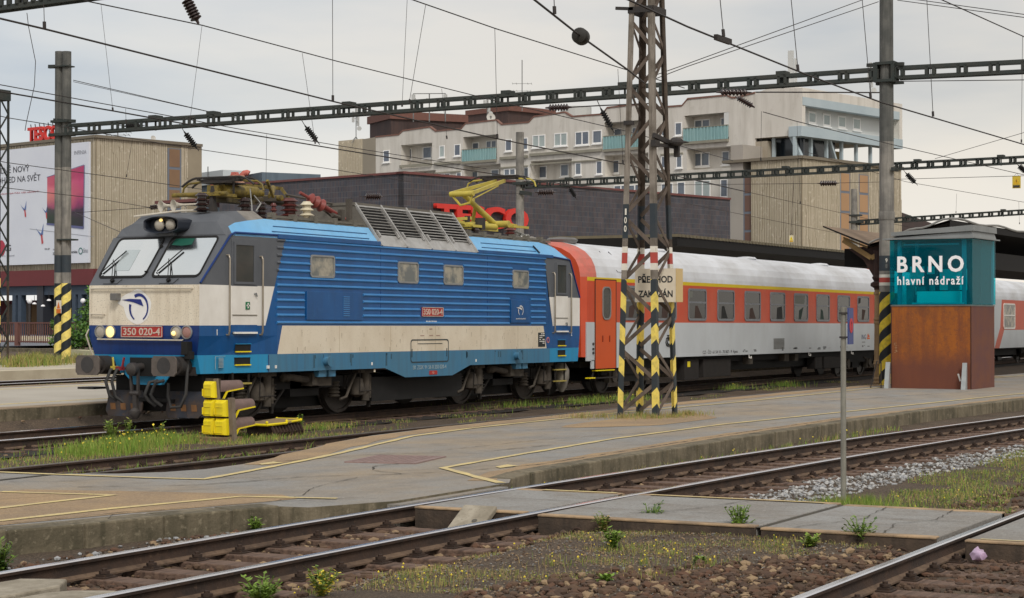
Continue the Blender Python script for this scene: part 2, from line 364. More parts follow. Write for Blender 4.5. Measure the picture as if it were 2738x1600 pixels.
ck = [[(17.0, 14.6), (17.8, 13.6), (18.6, 13.3), (19.4, 13.1), (20.3, 12.3), (20.9, 11.9), (22.4, 11.5), (25, 11.55), (30, 11.7), (36, 11.65)], [(16.3, 11.6), (17.3, 11.75), (18.2, 12.2), (19.6, 12.5)], [(20.3, 12.3), (20.6, 12.9), (21.2, 13.25), (21.7, 13.2)],
      [(24, 14.0), (27, 13.8), (30, 13.0), (33, 12.2), (36, 11.8)], [(21, 14.9), (23, 14.4), (24.2, 13.3), (26, 13.1)], [(17.2, 15.8), (17.6, 15.2), (18.2, 14.9), (19, 13.5)], [(13.5, 12.6), (15, 12.3), (16.5, 11.7), (17.5, 11.0)],
      [(26.8, 16.0), (30, 14.9), (31, 14.2)], [(15.2, 14.4), (16.6, 13.9), (17.6, 13.0)], [(38, 15.6), (42, 14.5), (50, 13)], [(14.4, 12.0), (14.8, 12.25), (15.4, 12.1)]]
for l in ck: strip(m, dens(l, .12, .02), R.choice([.008, .012, .018]), .0385, jit=.9)
for l in [[(17.1, 6.1), (18.2, 5.75), (19.4, 5.9)], [(17.0, 5.2), (17.9, 5.35), (18.4, 5.1), (19.4, 5.2)], [(17.2, 8.2), (18.3, 7.6), (19.5, 7.4)], [(18.3, 5.7), (18.35, 4.8)], [(17.7, 5.6), (17.75, 4.8)], [(18.4, 9.9), (18.5, 9.1)], [(17.9, 8.7), (18.0, 6.6)]]:
    strip(m, dens(l, .1, .02), .010, .0015, jit=.8)
strip(m, [(17.1, 6.41), (19.6, 6.41)], .1, -.02)
strip(m, dens([(17.0, 16.03), (18.4, 16.04), (19.3, 15.98)], .3), .07, .0395); strip(m, dens([(16.4, 17.55), (18.2, 17.58)], .3), .06, .0395)
tag(m.build('pavement_crack', CRACK), kind='structure')
# the second platform beyond the train, the third behind it, the road
P2 = slab('platform', [(-40, 24.5), (160, 24.3), (160, 32.4), (-40, 32.6)], .30, -.3, mat('pale_asphalt', (178, 172, 160), (160, 152, 140), rough=.9, ns=.5, speck=((150, 144, 134), .4, 40)), WALLC); tag(P2, kind='structure')
m = MB(); m.box(-40, 160, 24.45, 24.95, .2, .312); m.box(-40, 160, 32.2, 32.65, .2, .312); tag(m.build('kerb', EDGE), kind='structure')
m = MB(); m.box(-40, 160, 25.85, 25.97, .3, .306); m.box(-40, 160, 31.3, 31.42, .3, .306); tag(m.build('platform_line', YLINE), kind='structure')
P3 = slab('platform', [(-40, 36.6), (160, 36.6), (160, 41.6), (-40, 41.6)], .51, .05, mat('pale_asphalt2', (186, 178, 160), (160, 150, 132), rough=.9, ns=.5), WALLC); tag(P3, kind='structure')
m = MB(); m.box(-40, 160, 36.5, 37.2, .1, .52); tag(m.build('kerb', mat('pale_kerb', (200, 190, 166), (168, 156, 132), rough=.9, ns=1.2, bump=.3)), kind='structure')
# drain cover
d = thing('drain_cover', 'pinkish square drain grating set flush in the asphalt of the platform', 'drain cover', (22.3, 13.6, .042), radians(12))
GR = mat('grate_iron', (146, 122, 116), (110, 96, 92), rough=.6, ns=8)
m = MB(); m.box(-.62, .62, -.46, .46, -.03, -.003); m.build('pit', BLACK, d)
m = MB()
for a, b, c, e in ((-.66, .66, -.5, -.44), (-.66, .66, .44, .5), (-.66, -.6, -.44, .44), (.6, .66, -.44, .44)): m.box(a, b, c, e, -.03, .006)
m.build('frame', GR, d)
m = MB()
for i in range(12): x = -.55 + i * .1; m.box(x - .02, x + .02, -.44, .44, -.02, .003)
for i in range(9): y = -.4 + i * .1; m.box(-.6, .6, y - .02, y + .02, -.02, .002)
m.build('grid', GR, d)
# ------------------------------------------------------------------ tracks
RP = [(-.075, -.16), (.075, -.16), (.075, -.146), (.02, -.125), (.009, -.1), (.009, -.05), (.034, -.036), (.036, -.012), (.028, -.002), (-.028, -.002), (-.036, -.012), (-.034, -.036), (-.009, -.05), (-.009, -.1), (-.02, -.125), (-.075, -.146)]
def rail_mesh(pts, dz=0, dull=False):
    m = MB(); P = [Vector((p[0], p[1], 0)) for p in pts]; rings = []
    for i, p in enumerate(P):
        d = (P[min(i + 1, len(P) - 1)] - P[max(i - 1, 0)]).normalized(); n = Vector((-d.y, d.x, 0))
        rings.append([(p.x + n.x * a, p.y + n.y * a, b + dz) for a, b in RP])
    k = len(RP); m.loft(rings)
    for fi in range((len(P) - 1) * k):
        if fi % k in (7, 8, 9): m.m[fi] = 1
        elif fi % k in (1, 2, 14, 15): m.m[fi] = 2
    return m
def track(label, cyl_, x0, x1, half=.75, dz=0, sx0=None, sx1=None, skip=(), clips=True, mats=(RUST, RAILTOP), step=2., gap=.62, far_only=False):
    t = thing('railway_track', label, 'track')
    xs_ = frange(x0, x1, step) + [x1]
    for s in (half, -half): rail_mesh([(x, cyl_(x) + s) for x in xs_], dz).build('rail', list(mats) + [FOOT], t, smooth=35)
    if sx0 is not None:
        x = sx0; k = 0; first = None; fc = None
        while x < sx1 and k < 100:
            if not any(a < x < b for a, b in skip):
                y = cyl_(x); 
                if first is None:
                    mm = MB(); mm.box(-.13, .13, -1.28, 1.28, -.30, -.162); first = mm.build('sleeper', WOOD, t, bevel=.012); o = first
                    fcs = []
                    for s in (-.75, .75):
                        c = MB(); c.box(-.085, .085, s - .2, s + .2, -.166, -.150)
                        for q in (-.13, .13):
                            c.cyl((0, s + q, -.15), (0, s + q, -.085), .022, n=6); c.cyl((0, s + q, -.128), (0, s + q, -.105), .045, n=6); c.box(-.05, .05, s + q - .05, s + q + .05, -.151, -.132)
                        fcs.append(c.build('rail_fastening', RUST, first, smooth=30))
                else:
                    o = first.copy(); COL.objects.link(o)
                    if clips or x < 30:
                        for f in fcs: q = f.copy(); COL.objects.link(q); q.parent = o
                o.location = (x, y, dz + R.uniform(-.012, .004)); o.rotation_euler.z = math.atan2(cyl_(x + .5) - cyl_(x - .5), 1) + R.uniform(-.015, .015); k += 1
            x += gap
    return t
track('nearest full track, bright rails on dark wooden sleepers crossing the whole foreground', t3y, 5, 140, sx0=9.2, sx1=46, skip=((17.0, 19.7),))
t4 = lambda x: 3.80 - .0
track('track at the bottom right corner, one bright rail above dark rubble', t4, 5, 120, sx0=11.0, sx1=24, skip=((16.8, 19.5),), gap=.7)
track('track under the blue locomotive and the carriages', lambda x: T1Y, 0, 170, sx0=14, sx1=42, clips=False, mats=(RUST, RAILTOP), step=20)
track('rusty weed-grown track running into the platform asphalt', lambda x: T2Y, 14, 54, sx0=18.6, sx1=38, mats=(RUST, RAILDULL), clips=False, step=4)
track('far track beyond the second platform, seen left of the locomotive', lambda x: 34.7, -10, 160, dz=.31, mats=(RUST, RAILTOP), step=30)
# ring bolts, stop plate and debris by the crossing
sl = thing('track_slab', 'tilted concrete plate leaning on the crossing between the near rails', 'slab', (17.0, 9.48, -.10), 0)
m = MB(); m.box(-.24, .24, -.19, .19, -.03, .03, M=Matrix.Rotation(radians(-30), 4, 'Y')); m.build('plate', CONC, sl, bevel=.012)
m = MB(); m.cyl((-.04, -.06, .008), (-.043, -.06, .014), .03, n=10); m.build('stain', mat('oil_stain', (92, 88, 80), rough=.9), sl)
tb = MB(); tb.add([(0, 20.6, -.185), (170, 20.6, -.185), (170, 24.3, -.185), (0, 24.3, -.185)], [(0, 1, 2, 3)]); tag(tb.build('track_bed_shade', mat('ballast_shade', (44, 38, 34), (26, 24, 22), rough=.95, ns=3, speck=((60, 52, 46), .5, 30), bump=.8)), kind='structure')  # dark sheet under the train; its near-black colour stands in for shade
hk = None
for i, (x, y) in enumerate(((17.14, 9.75), (17.03, 8.3), (16.9, 5.0), (16.86, 3.6))):
    m = MB(); m.tube([(0, .07 * cos(a), .075 * sin(a)) for a in [k * pi / 8 for k in range(9)]], .012, 6)
    if hk is None: hk = m.build('lifting_ring', RUST); o = hk
    else: o = hk.copy(); COL.objects.link(o)
    o.location = (x, y, -.19)
    tag(o, ['rusty lifting ring in the crossing edge beside the tilted plate', 'rusty lifting ring in the crossing edge just in front of the near rail', 'rusty lifting ring in the crossing edge left of the bottom right rail', 'rusty lifting ring in the crossing edge right of the bottom right rail'][i], 'lifting ring', 'lifting rings in the crossing edge')
for k, (pl_, lb) in enumerate((([(9.6, 9.62), (11.05, 9.66), (11.35, 9.85), (11.2, 10.18), (9.6, 10.2)], 'grey concrete infill panel at the lower left corner, the one farther from the camera'), ([(9.6, 9.1), (10.9, 9.05), (11.15, 9.2), (11.0, 9.5), (10.8, 9.6), (9.6, 9.56)], 'grey concrete infill panel with a broken edge, nearest at the lower left corner'))):
    m = MB(); m.prism(pl_, lambda a, b_, s_: (a, b_, -.20 + .17 * s_ - .02 * k)); tag(m.build('track_panel', CONC, bevel=.015), lb, 'panel', 'infill panels between the rails')
pb = MB(); pb.blob((0, 0, .05), .1, 2, .3, sq=(1.2, .6, .6))
tag(pb.build('plastic_bag', mat('mauve_plastic', (196, 172, 198), (160, 130, 164), rough=.35, ns=20), smooth=50, loc=(16.62, 4.24, -.15)), 'crumpled mauve plastic bag lying by the bottom right rail', 'bag')
# ================================================================== the electric locomotive (local axes: x along the train, -y towards the platform)
LOCO = thing('electric_locomotive', 'blue and cream electric locomotive with red number plates and a raised yellow pantograph', 'locomotive', (35.78, 22.46, 0))
LOCO.rotation_euler.y = .0041
B_BLUE = mat('loco_blue', (2, 78, 138), (10, 90, 154), rough=.35, ns=.8, streak=((10, 62, 106), .55, (2.2, 2.2, .5)), speck=((40, 104, 156), .3, 9, .6))
B_NAVY = mat('loco_navy', (2, 44, 108), (4, 58, 122), rough=.45, ns=1.2, streak=((4, 34, 84), .5, (7, 7, .7)))
B_TEAL = mat('loco_teal', (62, 120, 156), (74, 122, 146), rough=.6, ns=1.1, streak=((70, 102, 120), .6, (7, 7, .5)), speck=((56, 92, 118), .5, 30))
B_CYAN = mat('loco_cyan', (26, 138, 188), (46, 142, 182), rough=.5, ns=1.5, streak=((58, 118, 150), .4, (7, 7, .6)))
B_SKY = mat('loco_roof_blue', (112, 178, 226), (136, 190, 226), rough=.45, ns=.8, streak=((110, 160, 196), .4, (4, 4, 2)))
B_CREAM = mat('loco_cream', (226, 216, 196), (206, 192, 168), rough=.55, ns=.9, streak=((190, 174, 148), .45, (1.1, 1.1, .45)), speck=((150, 136, 116), .35, 30, .6))
B_FLY = mat('loco_bug_splashed_cream', (230, 221, 202), (216, 204, 182), rough=.6, ns=1.5, speck=((96, 84, 68), .75, 46, .58), streak=((190, 176, 152), .5, (6, 6, .5)))
B_WHITE = mat('loco_white', (232, 230, 224), (212, 208, 200), rough=.5, ns=1.4, streak=((200, 194, 184), .35, (1.5, 1.5, .6)))
B_GREY = mat('loco_grey', (92, 96, 102), (80, 84, 90), rough=.55, ns=2, speck=((110, 112, 114), .4, 40))
B_ROOF = mat('loco_roof_grey', (136, 132, 126), (110, 106, 100), rough=.7, ns=1.2, streak=((90, 86, 80), .5, (4, 4, 4)))
FRAMEG = mat('window_frame_grey', (150, 152, 152), (128, 130, 130), rough=.4, metal=.3)
WSCR = mat('reflective_windscreen', (246, 250, 250), (232, 240, 242), rough=.14, metal=1., ns=1.2)
DUSTY = mat('dusty_pane', (164, 158, 142), (104, 108, 106), rough=.25, ns=2.6, nd=1., lo=.42, hi=.58)
DARKGL = mat('dark_pane', (58, 60, 58), (74, 70, 64), rough=.12, ns=3)
LIVERY = [B_BLUE, B_NAVY, B_TEAL, B_CYAN, B_CREAM, B_WHITE, B_GREY, B_SKY, B_ROOF, B_FLY]
BLU, NAV, TEA, CYA, CRE, WHI, GRE, SKY, ROO, FLY = range(10)
def clampf(x, a=0., b=1.): return max(a, min(b, x))
def hw(s, z):
    a = -s; y = 1.47 - .20 * clampf((a - 5.7) / 2.15)
    return y - .09 * clampf((1.6 - z) / .35) * clampf((a - 5.9) / 1.9)
def clip(poly, ax, c, keep_less):
    o = []; n = len(poly)
    for i in range(n):
        p, q = poly[i], poly[(i + 1) % n]; ip = (p[ax] <= c) == keep_less or p[ax] == c; iq = (q[ax] <= c) == keep_less or q[ax] == c
        if ip: o.append(p)
        if ip != iq: t = (c - p[ax]) / (q[ax] - p[ax]); o.append(tuple(p[k] + (q[k] - p[k]) * t for k in range(2)))
    return o
def patch(m, poly, mi, off=0., cs=(-7.2, -5.7, 5.7, 7.2), cz=(1.25, 1.6), sides=(-1, 1)):
    S = [-99] + list(cs) + [99]; Z = [-99] + list(cz) + [99]
    for i in range(len(S) - 1):
        for j in range(len(Z) - 1):
            q = clip(clip(clip(clip(poly, 0, S[i], False), 0, S[i + 1], True), 1, Z[j], False), 1, Z[j + 1], True)
            if len(q) > 2:
                for sd in sides: m.add([(s, sd * (hw(s, z) + off), z) for s, z in q], [tuple(range(len(q)))], mi)
SE = 7.85; SR = 7.42
b = MB()
patch(b, [(-7.72, .91), (-1.81, .91), (-1.0, .70), (1.01, .70), (1.8, .91), (7.3, .91), (7.36, 1.25), (-7.8, 1.25)], TEA)
b.m = [TEA] * len(b.m)
body = b
patch(b, [(-5.69, 1.25), (5.59, 1.25), (5.42, 1.79), (-5.53, 1.79)], CRE)
patch(b, [(-7.8, 1.25), (-5.69, 1.25), (-5.53, 1.79), (-SE, 1.79), (-SE, 1.6)], BLU)
patch(b, [(7.36, 1.25), (5.59, 1.25), (5.42, 1.79), (SR, 1.79), (SR, 1.6)], BLU)
patch(b, [(-SE, 1.79), (-6.04, 1.79), (-5.78, 2.53), (-SE, 2.53)], WHI)
patch(b, [(SR, 1.79), (5.92, 1.79), (5.68, 2.49), (SR, 2.49)], WHI)
patch(b, [(-6.04, 1.79), (5.92, 1.79), (5.46, 3.45), (-5.45, 3.45)], BLU)
patch(b, [(-SE, 2.53), (-5.78, 2.53), (-5.45, 3.45), (-7.08, 3.45)], GRE)
patch(b, [(SR, 2.49), (5.68, 2.49), (5.46, 3.45), (6.85, 3.45)], GRE)
# ends
for e in (-1, 1):
    def F(z): return ({.91: -7.72, 1.25: -7.8, 1.6: -SE, 1.79: -SE, 2.53: -SE, 3.45: -7.08} if e < 0 else {.91: 7.3, 1.25: 7.36, 1.6: SR, 1.79: SR, 2.53: SR, 3.45: 6.85})[z]
    def row(z, zz, mi):
        a, c = F(z), F(zz); h0, h1 = hw(a, z), hw(c, zz)
        b.quad((a, -h0, z), (a, h0, z), (c, h1, zz), (c, -h1, zz), m=mi)
    row(.91, 1.25, CYA); row(1.25, 1.6, NAV); row(1.6, 1.79, NAV); row(1.79, 2.53, FLY); row(2.53, 3.45, GRE)
    # forehead and cab roof
    st = [(7.08, (1.30, 3.45), (1.26, 3.47), (1.0, 3.48)), (6.95, (1.35, 3.45), (1.24, 3.62), (.98, 3.72)), (6.72, (1.37, 3.45), (1.22, 3.70), (.96, 3.87)), (6.3, (1.41, 3.45), (1.21, 3.76), (.95, 3.95)), (5.75, (1.466, 3.45), (1.18, 3.82), (.95, 3.97)), (5.5, (1.47, 3.45), (1.18, 3.82), (1.0, 3.84))]
    if e > 0: st = [(s - .23 * clampf((s - 5.5) / 1.4), (max(a[0], 1.462), a[1]), (c[0] + .0, c[1]), t) for s, a, c, t in st]
    rings = [[(e * s, -a[0], a[1]), (e * s, -c[0], c[1]), (e * s, -t[0], t[1]), (e * s, t[0], t[1]), (e * s, c[0], c[1]), (e * s, a[0], a[1])] for s, a, c, t in st]
    for k in range(5):
        for i, mi in enumerate((SKY if k else GRE, GRE if k < 3 else ROO, GRE if k < 3 else ROO, GRE if k < 3 else ROO, SKY if k else GRE)):
            b.quad(rings[k][i], rings[k][i + 1], rings[k + 1][i + 1], rings[k + 1][i], m=mi)
    b.quad(*[rings[0][i] for i in range(6)], m=GRE)
for sd in (-1, 1):
    for x0, x1 in ((-5.5, -2.02), (2.14, 5.5)):
        b.quad((x0, sd * 1.47, 3.45), (x1, sd * 1.47, 3.45), (x1, sd * 1.18, 3.82), (x0, sd * 1.18, 3.82), m=SKY)
b.quad((-5.5, -1.18, 3.82), (5.5, -1.18, 3.82), (5.5, 1.18, 3.82), (-5.5, 1.18, 3.82), m=ROO)
b.quad((-7.72, -1.1, .905), (7.3, -1.1, .905), (7.3, 1.1, .905), (-7.72, 1.1, .905), m=NAV)
b.build('body', LIVERY, LOCO)
# horizontal ribs of the side walls
m = MB()
for sd in (-1,):
    for z in [1.845 + .1425 * i for i in range(12)]:
        t = (z - 1.79) / 1.66; xa, xb = -5.72, 5.52
        for x0, x1 in ((xa, xb),):
            segs = [(x0, x1)]
            for a, c, z0, z1 in ((-4.8, -2.68, 1.86, 2.5), (3.66, 4.74, 1.82, 2.43), (-.42, .62, 1.96, 2.22), (-4.62, -3.72, 2.7, 3.2), (-1.35, -.46, 2.66, 3.17), (.57, 1.48, 2.66, 3.16), (3.79, 4.64, 2.64, 3.13)):
                if z0 < z < z1:
                    ns_ = []
                    for p, q in segs:
                        if p < a: ns_.append((p, min(q, a)))
                        if q > c: ns_.append((max(p, c), q))
                    segs = [s for s in ns_ if s[1] - s[0] > .02]
            for p, q in segs:
                sl_ = -6.04 + (z - 1.79) * .355; mi = 0
                for (u, w, mi) in ((p, min(q, sl_), 1), (max(p, sl_), q, 0)):
                    if w - u > .02:
                        y = -1.47; m.add([(u, y, z - .03), (w, y, z - .03), (w, y - .026, z - .008), (u, y - .026, z - .008), (u, y - .026, z + .008), (w, y - .026, z + .008), (u, y, z + .032), (w, y, z + .032)], [(0, 1, 2, 3), (3, 2, 5, 4), (4, 5, 7, 6), (0, 3, 4, 6), (1, 7, 5, 2)], mi)
m.build('wall_rib', [mat('loco_rib_highlight', (56, 124, 186), (74, 140, 196), rough=.35, ns=2), B_GREY], LOCO)  # lighter than the wall paint: highlight on the ribs put into the colour
m = MB(); m.box(-5.7, -2.02, -1.495, -1.465, 3.44, 3.53); m.box(2.14, 5.9, -1.495, -1.465, 3.43, 3.51); m.box(-2.02, 2.14, -1.485, -1.465, 3.42, 3.45); m.pieces('gutter', B_BLUE, LOCO, bevel=.008)
m = MB()
for s, p in ((-1, [(-7.83, 2.56), (-7.02, 3.46), (-6.9, 3.505), (-5.7, 3.505)]), (1, [(7.41, 2.5), (6.84, 3.42), (5.9, 3.47)])):
    m.tube([(x, -(hw(x, z) + .006), z) for x, z in p], .022, 6)
m.pieces('cab_trim', B_NAVY, LOCO)
# seams and plating lines in the slope of the roof
m = MB()
for x0, x1, q in ((-5.75, -2.3, .33), (-5.6, -2.25, .62), (2.5, 5.2, .33), (2.6, 5.3, .62)):
    y = -1.47 + .29 * q; z = 3.45 + .37 * q; m.bar((x0, y - .004, z + .003), (x1, y - .004, z + .003), .006, .022)
m.pieces('roof_seam', mat('seam_blue', (46, 92, 138), rough=.6), LOCO)
m = MB(); m.bar((5.35, -1.40, 3.55), (5.25, -1.27, 3.72), .18, .012); m.build('roof_patch', B_GREY, LOCO)
m = MB(); m.box(-5.96, -5.945, -1.452, -1.446, .92, 1.24); m.box(-2.0, -1.99, -1.474, -1.468, 2.0, 3.42); m.box(2.6, 2.61, -1.474, -1.468, 1.9, 3.42); m.build('panel_seam', B_NAVY, LOCO)
# cyan ends of the skirt
m = MB(); patch(m, [(-7.72, .912), (-5.95, .912), (-5.95, 1.25), (-7.8, 1.25)], 0, .003, sides=(-1,)); patch(m, [(5.75, .912), (7.3, .912), (7.36, 1.25), (5.75, 1.25)], 0, .003, sides=(-1,)); m.pieces('skirt_panel', B_CYAN, LOCO)
m = MB()
for i in range(70):
    x = R.uniform(-5.4, 5.3); z = R.uniform(1.28, 1.76); l = R.uniform(.02, .10); m.quad((x, -1.4725, z), (x + R.uniform(.006, .016), -1.4725, z), (x + R.uniform(.004, .012), -1.4725, z - l), (x + .002, -1.4725, z - l))
m.build('dirt_run', mat('dirt_run_brown', (150, 132, 108), (120, 104, 86), rough=.9, ns=9), LOCO)
m = MB()
for x0 in (-4.3, -3.1, -1.75, 1.75, 3.05, 4.35):
    for q in range(3): x = x0 + R.uniform(-.2, .2); m.box(x, x + R.uniform(.02, .06), -1.474, -1.468, R.uniform(.95, 1.2), R.uniform(1.2, 1.23))
m.build('oil_smear', mat('oil_smear_teal', (54, 92, 112), (48, 76, 92), rough=.7, ns=9), LOCO)
m = MB(); 
for x in (-3.55, -1.6, .25, 2.3, 4.1): m.box(x, x + .006, -1.4735, -1.468, 1.26, 1.785)
m.build('panel_joint', mat('joint_tan', (176, 160, 136)), LOCO)
# windows of the engine room
def rrect(x0, x1, z0, z1, r, n=4):
    o = []
    for cx, cz, a0 in ((x1 - r, z1 - r, 0), (x0 + r, z1 - r, 90), (x0 + r, z0 + r, 180), (x1 - r, z0 + r, 270)):
        for i in range(n + 1): a = radians(a0 + 90 * i / n); o.append((cx + r * cos(a), cz + r * sin(a)))
    return o
def side_window(x0, x1, z0, z1, y=-1.47, parent=LOCO, pane=DUSTY, r=.07, fr=.035, bar=None, frm=None):
    out, inn = rrect(x0, x1, z0, z1, r), rrect(x0 + fr, x1 - fr, z0 + fr, z1 - fr, max(.01, r - fr * .6)); n = len(out); m = MB()
    a = [(x, y, z) for x, z in out]; bb = [(x, y - .022, z) for x, z in out]; c = [(x, y - .022, z) for x, z in inn]; d = [(x, y - .004, z) for x, z in inn]
    for A, B in ((a, bb), (bb, c), (c, d)):
        o = len(m.v); m.v += A + B
        for i in range(n): j = (i + 1) % n; m.f.append((o + i, o + j, o + n + j, o + n + i)); m.m.append(0)
    if bar: m.box(x0 + fr * .5, x1 - fr * .5, y - .025, y - .004, bar - .025, bar + .025)
    w = m.build('window', frm or FRAMEG, parent)
    m = MB(); m.add([(x, y - .006, z) for x, z in inn], [tuple(range(n))]); m.build('pane', pane, w); return w
for x0, x1, z0, z1 in ((-4.6, -3.74, 2.73, 3.175), (-1.33, -.49, 2.69, 3.14), (.59, 1.46, 2.69, 3.13), (3.81, 4.62, 2.67, 3.10)): side_window(x0, x1, z0, z1)
# hatches in the wall
m = MB(); m.box(-4.74, -2.72, -1.494, -1.466, 1.90, 2.46); h = m.build('wall_hatch', B_BLUE, LOCO, bevel=.006)
m = MB()
for i in range(10): z = 1.98 + i * .042; m.box(-3.45, -3.22, -1.506, -1.494, z, z + .018)
m.build('louvre', mat('loco_rib_highlight', (44, 116, 182)), h)
m = MB(); m.box(3.72, 4.70, -1.494, -1.466, 1.86, 2.40); m.build('wall_hatch', B_BLUE, LOCO, bevel=.006)
m = MB(); o_ = rrect(-.79, .83, 1.0, 1.5, .07); i_ = rrect(-.765, .805, 1.025, 1.475, .06)
for k in range(len(o_)):
    j = (k + 1) % len(o_); m.quad(*[(p[0], -1.476, p[1]) for p in (o_[k], o_[j], i_[j], i_[k])])
m.box(-.5, .55, -1.478, -1.468, 1.40, 1.412); m.box(-.74, -.72, -1.478, -1.468, 1.12, 1.3); m.box(.74, .76, -1.478, -1.468, 1.12, 1.3)
m.build('battery_hatch', mat('hatch_outline', (50, 62, 66), rough=.7), LOCO)
# cab doors
for s0, s1, zt_ in ((-7.0, -6.28, 3.4), (6.03, 6.73, 3.32)):
    sm = (s0 + s1) / 2; fl = -1 if s0 < 0 else 1
    def q(s, z, o=0): return (s, -(hw(s, z) + o), z)
    m = MB()
    for A, B, C, D in ((s0, s1, 1.80, 2.53), ):
        for z0, z1, mi in ((1.64, 1.80, 1), (1.80, 2.52, 0), (2.52, zt_, 2)):
            m.add([q(s0, z0, .012), q(s1, z0, .012), q(s1, z1, .012), q(s0, z1, .012), q(s0, z0, -.02), q(s1, z0, -.02), q(s1, z1, -.02), q(s0, z1, -.02)], [(0, 1, 2, 3), (0, 4, 5, 1), (1, 5, 6, 2), (2, 6, 7, 3), (3, 7, 4, 0)], mi)
    d = m.build('door', [B_WHITE, B_BLUE, B_GREY], LOCO, bevel=.004)
    w0, w1 = s0 + .1, s1 - .12
    m = MB()
    for (a, c, z0, z1) in ((w0 - .05, w0, 2.60, 3.28), (w1, w1 + .05, 2.60, 3.28), (w0 - .05, w1 + .05, 3.28, 3.335), (w0 - .05, w1 + .05, 2.555, 2.60)):
        m.add([q(a, z0, .03), q(c, z0, .03), q(c, z1, .03), q(a, z1, .03), q(a, z0, .0), q(c, z0, .0), q(c, z1, .0), q(a, z1, .0)], [(0, 1, 2, 3), (0, 4, 5, 1), (1, 5, 6, 2), (2, 6, 7, 3), (3, 7, 4, 0)])
    m.build('window_frame', B_GREY, d); m = MB(); m.quad(q(w0, 2.6, .016), q(w1, 2.6, .016), q(w1, 3.28, .016), q(w0, 3.28, .016)); m.build('pane', DARKGL, d)
    m = MB(); 
    for z in (1.985, 1.66): m.bar(q(s0 + .02, z, .016), q(s1 - .02, z, .016), .02, .014)
    m.build('door_seam', mat('seam_brown', (110, 104, 92)), d)
    m = MB(); m.bar(q(s0 + .04, 1.655, .03), q(s1 - .04, 1.655, .03), .05, .035); m.build('door_sill', WHITE, d)
    m = MB(); hs = s1 - .08 if fl < 0 else s1 - .12; m.cyl(q(hs, 2.38 if fl < 0 else 1.86, .01), q(hs, 2.38 if fl < 0 else 1.86, .05), .022, n=8); m.bar(q(hs, 2.4 if fl < 0 else 1.88, .045), q(hs + .03, 2.33 if fl < 0 else 1.8, .045), .02, .02); m.build('handle', FRAMEG, d)
    for sx_ in (s0 - .12, s1 + .08):
        m = MB(); m.tube([q(sx_, 3.08, -.01), q(sx_, 3.08, .05), q(sx_, 3.02, .07), q(sx_, 1.68, .07), q(sx_, 1.62, .05), q(sx_, 1.62, -.01)], .019, 8)
        m.build('handrail', mat('steel_handrail', (168, 160, 146), (140, 130, 116), rough=.35, metal=.6), LOCO, smooth=50)
    for z in (1.30, 1.055):
        sa = sm - .22 if fl < 0 else sm - .2
        m = MB(); m.add([q(sa, z, .006), q(sa + .42, z, .006), q(sa + .42, z + .15, .006), q(sa, z + .15, .006)], [(0, 1, 2, 3)], 0)
        m.bar(q(sa + .01, z + .005, .02), q(sa + .41, z + .005, .02), .04, .022, 1); m.bar(q(sa, z + .15, .012), q(sa + .42, z + .15, .012), .02, .012, 2); m.build('footstep', [BLACK, YELLOW, B_CYAN], LOCO)
m = MB(); m.box(-6.62, -6.5, -1.415, -1.40, 2.09, 2.23); o = m.build('first_aid_mark', mat('sign_green', (22, 110, 70)), LOCO)
m = MB(); m.box(-6.575, -6.545, -1.42, -1.402, 2.11, 2.21); m.box(-6.605, -6.515, -1.42, -1.402, 2.145, 2.175); m.build('white_cross', WHITE, o)
# front windscreens, wipers, lights
def fr(y, z, o=0.):  # on the sloping front plane
    s = SE - (z - 2.53) * (.77 / .92); n = Vector((-.92, 0, .77)).normalized(); return Vector((-s, y, z)) + n * o
for y0, y1 in ((.1, 1.14), (-1.14, -.1)):
    out = [(p, q_) for p, q_ in rrect(y0 - .03, y1 + .03, 2.66, 3.44, .09)]; inn = rrect(y0, y1, 2.70, 3.41, .07); n = len(out); m = MB()
    A = [fr(y, z, .0) for y, z in out]; Bq = [fr(y, z, .018) for y, z in out]; Cq = [fr(y, z, .016) for y, z in inn]; D = [fr(y, z, .002) for y, z in inn]
    for U, V in ((A, Bq), (Bq, Cq), (Cq, D)):
        o = len(m.v); m.v += [tuple(p) for p in U + V]
        for i in range(n): j = (i + 1) % n; m.f.append((o + i, o + j, o + n + j, o + n + i)); m.m.append(0)
    w = m.build('windscreen', BLACK, LOCO)
    m = MB(); m.add([fr(y, z, .006) for y, z in inn], [tuple(range(n))]); m.build('pane', WSCR, w)
    if y0 < 0:
        m = MB(); m.add([fr(y, z, .009) for y, z in ((-.18, 3.40), (-.62, 3.40), (-.62, 3.28), (-.4, 3.26), (-.16, 3.28))], [(0, 1, 2, 3, 4)]); m.build('sun_blind', mat('blind_green', (30, 88, 74), rough=.5), w)
    else:
        m = MB(); m.add([fr(y, z, .009) for y, z in ((.88, 3.2), (.52, 3.2), (.52, 2.8), (.88, 2.8))], [(0, 1, 2, 3)]); m.build('paper_notice', mat('pale_notice', (196, 206, 208), rough=.2, metal=.5), w)
    yb = y0 + (.72 if y0 > 0 else .66)
    m = MB(); base = fr(yb - .06, 2.60, .05); m.cyl(fr(yb - .06, 2.60, 0), base, .04, n=8); e_ = fr(yb + .16, 2.98, .06)
    m.bar(base, e_, .014, .014); m.bar(base + Vector((0, -.06, .02)), e_ + Vector((0, -.03, -.05)), .011, .011)
    m.bar(fr(yb + .3, 2.76, .035), fr(yb - .02, 3.16, .04), .03, .02); m.bar(fr(yb + .28, 2.73, .02), fr(yb + .27, 2.72, .06), .02, .02); m.tube([fr(yb + .12, 2.545, .02), fr(yb - .2, 2.545, .02), fr(yb - .27, 2.63, .02)], .006, 5); m.build('wiper', BLACK, LOCO)
